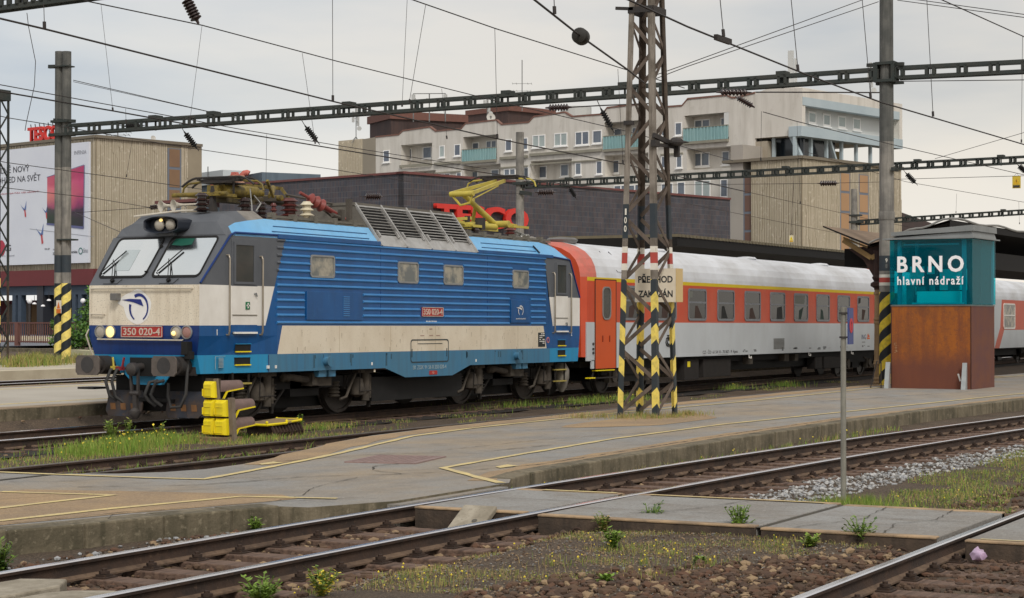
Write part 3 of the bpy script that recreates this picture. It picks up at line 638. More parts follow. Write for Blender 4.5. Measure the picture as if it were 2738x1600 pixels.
m = MB(); m.bar(fr(.04, 3.26, .01), fr(.04, 3.22, .06), .03, .03); m.bar(fr(.07, 2.78, .01), fr(.07, 2.74, .06), .03, .03); m.pieces('wiper_bracket', BLACK, LOCO)
def xf(y, z, o=0.): return Vector((-(SE + o) if z >= 1.6 else -(SE - (1.6 - z) * .14 + o), y, z))
m = MB(); m.tube([xf(1.2, 2.47, 0), xf(1.2, 2.47, .05), xf(0, 2.475, .06), xf(-1.12, 2.46, .05), xf(-1.12, 2.46, 0)], .016, 6); m.tube([xf(1.2, 2.0, 0), xf(1.2, 2.0, .05), xf(.9, 1.99, .05), xf(.9, 1.99, 0)], .014, 6)
m.tube([xf(1.05, 1.54, .0), xf(1.05, 1.53, .04), xf(0, 1.525, .05), xf(-.9, 1.52, .04), xf(-.9, 1.53, 0)], .014, 6)
m.pieces('nose_handrail', mat('pale_handrail', (196, 188, 172)), LOCO)
m = MB(); m.box(-8.0, -7.85, .52, .66, 2.25, 2.38); m.build('socket_box', GREY, LOCO, bevel=.01)
lensm = mat('lamp_glass', (176, 170, 158), (150, 144, 134), rough=.15); redl = mat('red_lamp_glass', (160, 120, 112), rough=.2)
lit = bpy.data.materials.new('lit_headlamp'); lit.use_nodes = True; bs_ = lit.node_tree.nodes['Principled BSDF']; bs_.inputs['Base Color'].default_value = (1, .8, .4, 1); bs_.inputs['Emission Color'].default_value = (1, .66, .22, 1); bs_.inputs['Emission Strength'].default_value = 1.0
def lamp(c, d, r, gl, parent=LOCO, lit_part=0):
    c = Vector(c); d = Vector(d).normalized(); m = MB(); m.lathe(c - d * .05, d, [(r * 1.0, 0), (r * 1.14, 0), (r * 1.14, .055), (r, .06), (r * .97, .04)], 20)
    l = m.build('headlight', FRAMEG, parent, smooth=40); m = MB(); m.lathe(c - d * .015, d, [(r, 0), (r * .9, .012), (r * .5, .022), (.002, .025)], 20); m.build('lens', gl, l, smooth=60)
    if lit_part: m = MB(); m.lathe(c + d * .04 + Vector((0, .02, lit_part)), d, [(r * .42, 0), (r * .3, .03), (.002, .04)], 12); m.build('bulb', lit, l, smooth=60)
dn = (-1, 0, 0)
lamp(xf(1.0, 1.67, .02), dn, .108, lensm); lamp(xf(.76, 1.67, .02), dn, .108, lit); lamp(xf(-.76, 1.665, .02), dn, .108, lensm, lit_part=-.02); lamp(xf(-1.0, 1.665, .02), dn, .108, redl)
def number_plate(par, at, xd, yd, w, h, s, name='number_plate', dark=False):
    x = Vector(xd); y = Vector(yd); z = x.cross(y); p = Vector(at); m = MB()
    def bx(u0, u1, v0, v1, n0, n1, mi):
        m.add([p + x * a + y * b_ + z * c for c in (n0, n1) for b_ in (v0, v1) for a in (u0, u1)], [(0, 1, 3, 2), (4, 6, 7, 5), (0, 4, 5, 1), (1, 5, 7, 3), (3, 7, 6, 2), (2, 6, 4, 0)], mi)
    bx(-w / 2, w / 2, -h / 2, h / 2, 0, .02, 0); t_ = .012 if h > .15 else .008
    for a in ((-w / 2, w / 2, -h / 2, -h / 2 + t_), (-w / 2, w / 2, h / 2 - t_, h / 2), (-w / 2, -w / 2 + t_, -h / 2, h / 2), (w / 2 - t_, w / 2, -h / 2, h / 2)): bx(*a, .02, .027, 1)
    o = m.build(name, [REDP, mat('plate_letters', (208, 190, 176), (180, 160, 148))], par)
    text('running_number', s, h * .8, MATS['plate_letters'], p + z * .023, x, y, o, bold=h * .012, width=w * .9, height=h * .66); return o
number_plate(LOCO, xf(0.02, 1.675, .005), (0, -1, 0), (0, 0, 1), .95, .205, '350 020-4')
number_plate(LOCO, (.11, -1.475, 2.09), (1, 0, 0), (0, 0, 1), .9, .20, '350 020-4')
# bird-shaped emblem: an open ring with a beaked cap
def emblem(par, at, xd, yd, r, mt, sq=1.):
    x = Vector(xd) * sq; y = Vector(yd); z = x.cross(y).normalized(); p = Vector(at); m = MB(); k = 22
    a0, a1 = radians(-60), radians(122)
    def arc_(a0, a1, w0, w1, cx=0):
        for i in range(k):
            q = [a0 + (a1 - a0) * (i + j) / k for j in (0, 1)]; w = [w0 + (w1 - w0) * (i + j) / k for j in (0, 1)]
            pts = [p + x * (r * cos(q[0])) + y * (1.15 * r * sin(q[0])) + z * .012, p + x * (r * cos(q[1])) + y * (1.15 * r * sin(q[1])) + z * .012, p + x * ((r - w[1]) * cos(q[1])) + y * (1.15 * (r - w[1]) * sin(q[1])) + z * .012, p + x * ((r - w[0]) * cos(q[0])) + y * (1.15 * (r - w[0]) * sin(q[0])) + z * .012]
            m.quad(*pts)
    arc_(radians(-62), radians(118), r * .10, r * .24); arc_(radians(242), radians(166), r * .10, r * .24)
    m.quad(p + x * (-1.75 * r) + y * (.62 * r) + z * .013, p + x * (-.55 * r) + y * (.42 * r) + z * .013, p + x * (.5 * r) + y * (.08 * r) + z * .013, p + x * (.22 * r) + y * (.66 * r) + z * .013, p + x * (-.9 * r) + y * (.70 * r) + z * .013)
    return m.build('emblem', mt, par)
m = MB(); cen = xf(.13, 2.13); m.add([cen + Vector((-.004, -a, b_)) for a, b_ in [(.31 * cos(t) * (1.0 if cos(t) > 0 else 1.5 if .1 < sin(t) < .9 and cos(t) < -.4 else 1.05) * (1 + .05 * sin(5 * t)), .31 * sin(t) * (1 + .05 * cos(4 * t)) + .0) for t in [i * pi / 14 for i in range(28)]]], [tuple(range(28))]); m.build('emblem_field', mat('emblem_white', (238, 238, 236), (228, 226, 220), rough=.5, ns=5), LOCO)
emblem(LOCO, xf(.10, 2.12, 0), (0, -1, 0), (0, 0, 1), .225, mat('emblem_navy', (28, 44, 120)))
emblem(LOCO, (4.18, -1.494, 2.15), (1, 0, 0), (0, 0, 1), .105, WHITE, 1.25)
text('lettering', 'ŽELEZNIČNÁ SPOLOČNOSŤ', .03, WHITE, (4.2, -1.497, 1.96), (1, 0, 0), (0, 0, 1), LOCO, width=.5, height=.035, extrude=.001)
text('lettering', 'RD BRATISLAVA', .06, WHITE, (.09, -1.473, 1.875), (1, 0, 0), (0, 0, 1), LOCO, bold=.002, width=.46, height=.045, extrude=.002)
text('lettering', 'SK ZSSK 91 56 0 350 020-4', .12, mat('pale_stencil', (150, 168, 174)), (.02, -1.473, .90), (1, 0, 0), (0, 0, 1), LOCO, width=1.42, height=.085, extrude=.002)
text('cab_number', '1', .16, WHITE, (-7.38, -(hw(-7.38, 1.66) + .004), 1.665), (1, -.09, 0), (0, 0, 1), LOCO, extrude=.002)
text('cab_number', '2', .16, WHITE, (6.95, -(hw(6.95, 1.6) + .004), 1.6), (1, .09, 0), (0, 0, 1), LOCO, extrude=.002)
m = MB(); m.box(.0, .33, -1.478, -1.468, .735, .82); o = m.build('data_plate', REDP, LOCO); text('lettering', '121', .06, mat('plate_letters', (208, 190, 176)), (.16, -1.479, .777), (1, 0, 0), (0, 0, 1), o, extrude=.001)
m = MB(); m.box(5.14, 5.50, -1.479, -1.468, 1.29, 1.63); o = m.build('data_plate', mat('black_plate', (38, 42, 44)), LOCO)
m = MB()
for i in range(6):
    for x0, x1 in ((5.2, 5.26), (5.28, 5.34), (5.36, 5.46)):
        if R.random() < .75: m.box(x0, x1, -1.482, -1.478, 1.59 - i * .045, 1.61 - i * .045)
m.build('stencil_table', WHITE, o)
m = MB(); m.cyl((5.66, -1.47, 1.45), (5.66, -1.478, 1.45), .075, n=16); o = m.build('round_badge', mat('badge_pink', (190, 120, 120)), LOCO); m = MB(); m.cyl((5.66, -1.478, 1.45), (5.66, -1.481, 1.45), .045, n=12); m.build('badge_centre', mat('badge_blue', (50, 60, 120)), o)
pst = mat('pale_stencil', (150, 168, 174)); m = MB()
for i in range(8): m.box(-7.32, -7.18, -1.318, -1.308, 1.02 + i * .024, 1.032 + i * .024)
m.box(-7.42, -7.12, -1.316, -1.306, 1.225, 1.232); m.box(-7.42, -7.413, -1.316, -1.306, .99, 1.23); m.build('stencil_table', pst, LOCO)
m = MB()
for x in (-.32, .05, .35): m.box(x - .06, x + .1, -1.474, -1.468, 1.57, 1.585)
m.box(.0, .12, -1.474, -1.468, 1.71, 1.73); m.build('stencil', mat('faded_red', (150, 116, 104)), LOCO)
m = MB()
for x in (-6.0, -5.76, -2.35, 2.05): m.box(x, x + .05, -1.476, -1.44, .98, 1.04)
m.pieces('jacking_mark', WHITE, LOCO)
for x in (-4.05, 3.98):
    m = MB(); m.cyl((x, -1.47, 1.09), (x, -1.58, 1.09), .09, n=14); m.cyl((x, -1.58, 1.09), (x, -1.60, 1.09), .105, n=14); m.build('lifting_trunnion', B_TEAL, LOCO, smooth=40)
# roof headlight
m = MB()
for k in (0,):
    pf = [(.40 * cos(t) * (1 if abs(cos(t)) > 2 else 1), .155 * sin(t)) for t in [i * 2 * pi / 28 for i in range(28)]]
    pf = [(math.copysign(min(abs(a) + .06, .40), a), b_) for a, b_ in pf]
    r1 = [(-7.36, a, 3.66 + b_) for a, b_ in pf]; r2 = [(-6.95, a, 3.66 + b_) for a, b_ in pf]; r3 = [(-6.72, a * .95, 3.67 + b_ * .8) for a, b_ in pf]; r0 = [(-7.34, a * .93, 3.66 + b_ * .86) for a, b_ in pf]; rr_ = [(-7.20, a * .9, 3.66 + b_ * .82) for a, b_ in pf]
    m.loft([rr_, r0, r1, r2, r3], 0)
hl = m.build('roof_headlight', mat('lamp_housing_navy', (28, 34, 46), (40, 46, 56), rough=.45), LOCO, smooth=45)
m = MB(); m.box(-7.2, -7.1, -.18, .18, 3.46, 3.52); m.build('lamp_bracket', B_GREY, hl)
for y in (.12, -.14):
    m = MB(); m.lathe((-7.22, y, 3.66), dn, [(.105, 0), (.115, .02), (.1, .05), (.06, .075), (.002, .085)], 18); l = m.build('lens', lensm, hl, smooth=60)
m = MB(); m.lathe((-7.25, .07, 3.745), dn, [(.035, 0), (.03, .03), (.002, .045)], 10); m.build('bulb', lit, hl, smooth=60)
# horns on the cab roof
for y, x in ((.72, -6.35), (.34, -6.45)):
    m = MB(); m.lathe((x + .42, y - .2, 4.12), (-.9, .38, -.08), [(.02, 0), (.022, .32), (.035, .42), (.07, .50), (.11, .54), (.115, .55), (.10, .545), (.05, .50)], 14); m.cyl((x + .42, y - .2, 3.95), (x + .42, y - .2, 4.13), .02, n=6)
    m.build('horn', mat('horn_cream', (206, 200, 186), (180, 172, 156), rough=.4), LOCO, smooth=50)
m = MB(); m.tube([(-6.9, 1.0, 3.86), (-6.5, .2, 3.97), (-6.3, -.3, 3.98)], .018, 6); m.build('horn_pipe', MATS['horn_cream'], LOCO)
m = MB(); m.loft([[(-6.1 - .08, -.32, 3.95), (-6.1 + .08, -.32, 3.95), (-6.1 + .08, -.2, 3.95), (-6.1 - .08, -.2, 3.95)], [(-6.15, -.28, 4.45), (-6.1, -.28, 4.45), (-6.1, -.24, 4.45), (-6.15, -.24, 4.45)]]); m.build('radio_antenna', IRON, LOCO)
# roof catwalk rails with clips
for sd in (-1, 1):
    for x0, x1 in ((-5.5, -2.1), (2.2, 6.4)):
        m = MB(); m.box(x0, x1, sd * 1.12 - .04, sd * 1.12 + .04, 3.86, 3.91); m.box(x0, x1, sd * 1.12 - .05, sd * 1.12 + .05, 3.825, 3.845)
        for i in range(int((x1 - x0) / .72) + 1): x = x0 + .1 + i * .72; m.box(x - .05, x + .05, sd * 1.12 - .07, sd * 1.12 + .07, 3.82, 3.96)
        m.build('roof_rail', mat('roof_rail_grey', (112, 108, 98), (86, 82, 74), rough=.7, ns=5), LOCO)
# resistor housing with inclined louvres
def lv(x, t, o=0.):
    y = -1.475 + t * .675; z = 3.43 + t * .90; n = Vector((0, -.80, .60)); p = Vector((x, y, z)) + n * o; return p
ALU = mat('louvre_aluminium', (188, 188, 186), (160, 158, 154), rough=.4, metal=.5, ns=3, streak=((120, 116, 110), .4, (3, 3, 3)))
HOUS = mat('resistor_housing', (110, 106, 98), (88, 84, 78), rough=.7, ns=2)
hx0, hx1 = -2.02, 2.14
m = MB(); m.loft([[(x, -1.42, 3.43), (x, -.8, 4.30), (x, .8, 4.30), (x, 1.42, 3.43)] for x in (hx0 + .02, hx1 - .02)], 0); m.build('resistor_house', BLACK, LOCO)
m = MB(); m.box(hx0 - .02, hx1 + .02, -.84, .84, 4.30, 4.36)
for x in (hx0, hx1): m.add([lv(x, 0, .0), lv(x, 1, 0), (x, .8, 4.33), (x, 1.47, 3.43)], [(0, 1, 2, 3)])
m.build('resistor_roof', HOUS, LOCO)
m = MB(); W_ = (hx1 - hx0) / 4
m.add([lv(hx0, 0, .02), lv(hx1, 0, .02), lv(hx1, .26, .02), lv(hx0, .26, .02), lv(hx0, 0, -.02), lv(hx1, 0, -.02), lv(hx1, .26, -.02), lv(hx0, .26, -.02)], [(0, 1, 2, 3), (3, 2, 6, 7), (0, 4, 5, 1), (0, 3, 7, 4), (1, 5, 6, 2)])
m.add([lv(hx0, .93, .02), lv(hx1, .93, .02), lv(hx1, 1.02, .02), lv(hx0, 1.02, .02), lv(hx0, .93, -.02), lv(hx1, .93, -.02)], [(0, 1, 2, 3), (0, 4, 5, 1)])
for i in range(5):
    x = hx0 + i * W_; x = min(max(x, hx0 + .045), hx1 - .045); m.bar(lv(x, .0, .012), lv(x, 1.0, .012), .085 if 0 < i < 4 else .07, .05, up=(1, 0, 0))
    for dx in (-.12, .12):
        if hx0 < x + dx < hx1: m.bar(lv(x + dx, .2, .05), lv(x + dx, .34, .05), .05, .04)
m.build('louvre_frame', ALU, LOCO)
m = MB()
for i in range(4):
    x0 = hx0 + i * W_ + .05; x1 = x0 + W_ - .1
    for k in range(9):
        t = .30 + k * .072; a = lv(x0, t); c = lv(x1, t); w = .075 if i > 1 else .028
        dv = Vector((0, -.9, -.25 if i > 1 else .3)).normalized() * w; m.add([a, c, c + dv, a + dv, a + Vector((0, 0, .012)), c + Vector((0, 0, .012)), c + dv + Vector((0, 0, .012)), a + dv + Vector((0, 0, .012))], [(0, 1, 2, 3), (4, 5, 6, 7), (2, 3, 7, 6), (0, 3, 7, 4), (1, 2, 6, 5)])
m.build('louvre_slat', ALU, LOCO)
# ---- roof equipment
def insul(x, y, z, h, r, n, mt, par=LOCO):
    m = MB(); pf = [(r * .55, 0)]
    for i in range(n): k = i / n * h; pf += [(r * .5, k + .02), (r * (1 - .25 * i / n), k + .035), (r * .5, k + h / n * .8)]
    pf += [(r * .45, h)]; m.lathe((x, y, z), (0, 0, 1), pf, 14); return m.build('roof_insulator', mt, par, smooth=40)
RBR = mat('redbrown_insulator', (98, 50, 46), (76, 42, 40), rough=.35); CRI = mat('cream_insulator', (212, 204, 180), (190, 180, 156), rough=.35)
for a in ((-6.57, -.35, 3.93, .36, .17, 4, CERAM), (-5.40, -.5, 3.84, .42, .18, 4, CERAM), (-5.0, -.6, 3.84, .36, .15, 4, CERAM), (-5.2, .7, 3.84, .4, .17, 4, CERAM), (-4.62, -.62, 3.84, .36, .09, 4, RBR), (-4.18, -.7, 3.84, .48, .23, 5, RBR), (-3.95, -.95, 3.84, .42, .17, 4, CRI), (5.34, -.6, 3.82, .34, .18, 4, RBR), (3.96, -.4, 3.82, .28, .18, 3, CERAM), (5.4, .7, 3.82, .34, .17, 4, CERAM)): insul(*a)
PY = mat('pantograph_mustard', (132, 114, 44), (84, 74, 44), rough=.6, ns=4, speck=((54, 48, 38), .7, 18, .48)); PY2 = mat('pantograph_yellow', (196, 180, 78), (160, 146, 70), rough=.5, ns=4)
# folded pantograph over the front cab
m = MB()
m.cyl((-5.6, -.1, 4.40), (-4.5, -.1, 4.42), .125, n=16); m.cyl((-4.5, -.1, 4.42), (-4.3, -.1, 4.42), .08, n=12); m.box(-6.2, -5.6, -.45, .0, 4.26, 4.32); m.box(-6.0, -3.2, .35, .42, 4.26, 4.33)
m.cyl((-6.1, -.6, 4.30), (-6.1, .7, 4.30), .045, n=10); m.cyl((-4.4, -.4, 4.36), (-3.9, -.1, 4.56), .06, n=10); m.cyl((-4.3, -.6, 4.32), (-4.3, .6, 4.32), .06, n=10)
m.bar((-4.9, .0, 4.56), (-3.45, .0, 4.58), .08, .06); m.bar((-3.45, -.25, 4.30), (-3.55, -.05, 4.58), .06, .06); m.bar((-4.6, -.6, 4.32), (-4.95, -.7, 4.62), .05, .05)
m.box(-5.75, -5.55, -.1, .15, 4.36, 4.5)
m.build('pantograph', PY, LOCO, smooth=40)
m = MB(); m.cyl((-4.66, -.15, 4.27), (-3.38, -.15, 4.30), .08, n=12); m.box(-5.6, -4.6, -.2, .1, 4.18, 4.26); m.build('base_tube', mat('grimy_tube', (70, 62, 48), (98, 86, 44), rough=.7, ns=3), LOCO, smooth=40)
def pan_head(cx, z, mt, mt2, span=.86, name='pantograph_head'):
    m = MB(); 
    for dx in (-.16, .16):
        pts = [(cx + dx, y, z + (0 if abs(y) < .5 else -.9 * (abs(y) - .5) ** 1.7)) for y in [span * k / 10 for k in range(-10, 11)]]; m.tube(pts, .022, 6)
    m.box(cx - .17, cx + .17, -.5, -.45, z - .05, z - .02); m.box(cx - .17, cx + .17, .45, .5, z - .05, z - .02); m.box(cx - .05, cx + .05, -.5, .5, z - .08, z - .04); h_ = m.build(name, mt, LOCO, smooth=50)
    for y in (-1, 1): m = MB(); m.tube([(cx, y * .5, z - .07), (cx, y * .82, z - .09), (cx, y * .93, z - .16), (cx, y * .97, z - .28)], .022, 6); m.build('end_horn', mt2, h_, smooth=50)
pan_head(-5.45, 4.66, IRON, PY)
m = MB(); m.bar((-5.3, .3, 4.3), (-5.3, .3, 4.64), .03, .03); m.bar((-5.5, -.3, 4.3), (-5.5, -.3, 4.64), .03, .03); m.box(-5.75, -5.1, -.3, .3, 4.54, 4.57); m.build('head_support', IRON, LOCO)
m = MB(); m.tube([(-5.6, -.9, 3.98), (-5.3, -.8, 4.15), (-5.1, -.5, 4.32)], .014, 5); m.tube([(-5.8, -.95, 3.97), (-5.6, -.8, 4.1), (-5.1, -.4, 4.45)], .012, 5); m.build('earth_cable', mat('cable_grey', (150, 150, 146)), LOCO)
# high-voltage switchgear between pantograph and louvres
m = MB(); m.cyl((-3.75, -.65, 4.46), (-2.55, -.95, 3.98), .035, n=8); m.lathe((-3.5, -.7, 4.36), (.8, -.2, -.32), [(.05, 0), (.13, .05), (.09, .12), (.14, .2), (.09, .28), (.14, .36), (.06, .45), (.05, .8)], 14); m.build('circuit_breaker', mat('breaker_red', (140, 66, 60), (116, 56, 52), rough=.45), LOCO, smooth=40)
m = MB(); m.box(-4.4, -3.8, -.5, .2, 4.26, 4.36); m.cyl((-4.3, .3, 4.4), (-3.2, .2, 4.42), .03, n=6); m.tube([(-3.6, -.2, 4.44), (-2.8, -.2, 4.40), (-2.0, -.3, 4.34)], .022, 6); m.bar((-3.2, -.5, 4.38), (-2.7, -.9, 3.9), .03, .03); m.box(-2.82, -2.7, -1.05, -.95, 3.84, 4.16); m.box(-2.45, -2.35, -1.0, -.9, 3.84, 4.4)
m.cyl((-3.1, -1.0, 4.04), (-2.75, -1.0, 3.98), .045, n=8); m.build('switchgear', mat('switchgear_grey', (84, 78, 70), (60, 57, 52), rough=.6), LOCO)
# raised pantograph
kx, kz, bx0, bz0 = 4.02, 4.93, 5.66, 4.28
m = MB(); m.cyl((3.9, -.1, 4.20), (5.5, -.1, 4.20), .08, n=12); m.cyl((bx0, -.4, bz0), (bx0, .4, bz0), .085, n=12); m.box(3.6, 6.4, .3, .36, 4.14, 4.21); m.box(5.8, 6.6, -.46, -.40, 4.20, 4.26); m.box(3.6, 4.2, -.45, .4, 4.12, 4.18); m.cyl((3.7, -.5, 4.16), (3.7, .5, 4.16), .05, n=10)
m.bar((3.6, -.3, 4.2), (3.1, -.3, 4.26), .06, .06); m.bar((3.2, -.3, 4.28), (3.9, -.3, 4.34), .07, .07); m.bar((5.7, -.2, 4.28), (6.1, -.35, 4.24), .1, .1); m.build('pantograph', PY2, LOCO, smooth=40)
m = MB(); m.cyl((4.3, -.35, 4.08), (4.3, -.35, 4.36), .12, n=12); m.cyl((3.75, -.3, 4.24), (3.75, -.3, 4.38), .07, n=8); m.build('spring_box', IRON, LOCO)
m = MB(); m.cyl((bx0, 0, bz0), (kx + .05, 0, kz), .08, .06, 12); m.tube([(5.0, .25, 4.3), (4.85, .1, 4.66), (4.75, 0, 4.62)], .045, 8); m.build('lower_arm', PY2, LOCO, smooth=40)
hx_, hz_ = 5.95, 5.42
m = MB(); m.cyl((kx, -.32, kz), (kx, .32, kz), .065, n=10); m.bar((kx, -.3, kz + .02), (hx_, -.12, hz_ - .05), .055, .08); m.bar((kx, .3, kz + .02), (hx_, .12, hz_ - .05), .055, .08); m.bar((kx + .5, -.18, kz + .1), (kx + .5, .2, kz + .1), .05, .05); m.tube([(kx, -.3, kz), (kx + .02, -.2, kz - .22), (kx + .02, .05, kz - .27), (kx, .3, kz)], .03, 6)
m.tube([(kx + .45, 0, kz - .12), (hx_ - .1, 0, hz_ - .18)], .016, 6); m.bar((kx + .1, 0, kz - .08), (kx + .6, 0, kz - .12), .04, .05); m.build('upper_arm', PY2, LOCO, smooth=40)
pan_head(hx_ + .03, hz_ + .06, IRON, PY2, .80)
m = MB()
for k in range(6): m.blob((5.75 + k * .14, -.7 + .1 * (k % 2), 3.92 + R.uniform(0, .08)), .07, 2, .15)
m.tube([(5.3, -.9, 3.9), (5.5, -.7, 4.0), (5.8, -.6, 3.98)], .02, 6); m.tube([(5.6, -.6, 4.1), (6.1, -.7, 3.98), (6.5, -.8, 3.84)], .025, 6); m.build('valve_group', mat('valve_steel', (150, 150, 146), (70, 70, 66), rough=.3, metal=.5, ns=9), LOCO, smooth=50)
# ---- buffers, coupling, snow plough
for e in (-1, 1):
    for y in (-.875, .875):
        k_ = 0 if e < 0 else .80
        m = MB(); m.cyl((e * (7.7 - k_ * .5), y, 1.06), (e * (8.05 - k_), y, 1.06), .17, n=16); m.cyl((e * (8.05 - k_), y, 1.06), (e * (8.32 - k_), y, 1.06), .12, n=14); m.box(e * (7.72 - k_ * .52) - .03, e * (7.72 - k_ * .52) + .03, y - .24, y + .24, .88, 1.24); bf = m.build('buffer', IRON, LOCO, smooth=40)
        pf2 = [(y + a, 1.06 + c) for a, c in ((-.275, -.12), (-.23, -.18), (.23, -.18), (.275, -.12), (.275, .12), (.23, .18), (-.23, .18), (-.275, .12))]
        m = MB(); m.prism(pf2, lambda a, c, s, e=e: (e * (8.33 - (0 if e < 0 else .80) + .035 * s), a, c)); m.cyl((e * (8.365 - k_), y, 1.07), (e * (8.37 - k_), y, 1.07), .15, n=20, m=1); m.build('buffer_head', [mat('buffer_face', (98, 90, 84), (70, 64, 60), rough=.6, ns=6), mat('buffer_grease', (60, 58, 58), (44, 42, 42), rough=.45, ns=12)], bf, bevel=.01)
m = MB(); m.prism([(.62, .98), (.30, .70), (-.38, .70), (-.62, .98)], lambda a, c, s: (-7.74 + .03 * s, a, c)); m.build('drag_skirt', B_CYAN, LOCO)
m = MB(); m.box(-7.86, -7.73, -.22, .30, .86, 1.2); m.build('coupling_recess', BLACK, LOCO)
m = MB(); m.cyl((-7.7, .02, 1.04), (-8.12, .02, 1.02), .07, n=10); m.lathe((-8.05, .02, 1.0), (-1, 0, -.1), [(.06, 0), (.12, .03), (.12, .13), (.05, .17)], 12); m.bar((-8.08, .11, 1.0), (-8.05, .09, .55), .045, .045); m.bar((-8.08, -.07, 1.0), (-8.05, -.05, .55), .045, .045); m.cyl((-8.05, .12, .55), (-8.05, -.08, .55), .045, n=8)
m.bar((-8.05, .02, .58), (-8.02, .02, .22), .09, .07); m.lathe((-8.05, .02, .28), (0, 0, -1), [(.05, 0), (.1, .05), (.1, .12), (.05, .2)], 10); m.build('screw_coupling', mat('coupling_iron', (66, 62, 60), (46, 44, 43), rough=.5, ns=7), LOCO, smooth=40)
m = MB()
for y, l in ((.62, .5), (.48, .52), (-.28, .36), (-.42, .36)):
    z0 = 1.0 if y > 0 else .78; m.tube([(-7.78, y, z0), (-7.98, y + .03, z0 - .03), (-8.05, y + .08, z0 - .25), (-7.98, y + .05, z0 - l), (-7.9, y - .06, z0 - l - .1)], .032, 7)
m.tube([(-7.83, -1.02, 1.28), (-7.88, -1.03, .95), (-7.9, -1.02, .55), (-7.9, -.9, .32), (-7.9, -.68, .3), (-7.86, -.58, .5), (-7.82, -.56, .74)], .03, 7); m.pieces('brake_hose', mat('hose_rubber', (54, 54, 54), (72, 70, 68), rough=.7), LOCO, smooth=60)
m = MB(); m.box(-7.95, -7.84, .44, .56, .96, 1.03); m.bar((-7.9, .45, 1.0), (-7.9, .40, 1.2), .03, .03); m.build('red_cock', mat('cock_red', (140, 44, 50)), LOCO); m = MB(); m.box(-7.95, -7.84, .58, .68, .97, 1.04); m.bar((-7.86, .68, 1.0), (-7.84, .72, 1.2), .03, .03); m.build('yellow_cock', PY2, LOCO)
m = MB(); m.box(-7.98, -7.82, -1.1, -.96, 1.26, 1.5); m.box(-7.96, -7.84, -1.16, -1.02, 1.18, 1.32); m.build('cable_socket', BLACK, LOCO, bevel=.008)
PLOW = mat('plough_worn', (50, 54, 64), (72, 58, 46), rough=.65, ns=2.4, nd=.8, speck=((96, 72, 50), .5, 12, .55))
for y0, y1 in ((.28, 1.12), (-1.12, -.28)):
    m = MB(); m.prism([(y0 + .05, .58), (y1 - .02, .58), (y1, .50), (y1, .20), (y1 - .08, .10), (y0 + .08, .10), (y0, .18), (y0, .5)], lambda a, c, s: (-7.45 + .03 * s - (.58 - c) * .25, a, c)); pl = m.build('snow_plough', PLOW, LOCO)
    m = MB()
    for k in range(3):
        a = y0 + .12 + k * .24; m.prism([(a, .22), (a + .12, .22), (a + .16, .34), (a + .04, .34)], lambda a, c, s: (-7.456 - .004 * s - (.58 - c) * .25, a, c))
    m.pieces('faded_stripe', mat('faded_orange', (128, 88, 48), (90, 68, 50), rough=.7, ns=9), pl)
m = MB(); m.box(-7.4, -7.2, -1.0, 1.0, .34, .86); m.bar((-7.5, .35, .42), (-7.5, -.45, .4), .06, .06); m.box(-7.3, -6.6, -.9, .9, .2, .9); m.build('plough_beam', BLACK, LOCO)
m = MB(); m.box(-7.9, -7.5, 1.12, 1.5, .60, .64); m.build('footboard', IRON, LOCO)
m = MB(); m.tube([xf(1.26, 1.72, .02), xf(1.3, 1.6, .05), (-7.8, 1.26, 1.3), (-7.72, 1.2, 1.12)], .016, 6); m.build('corner_handrail', MATS['pale_handrail'], LOCO)
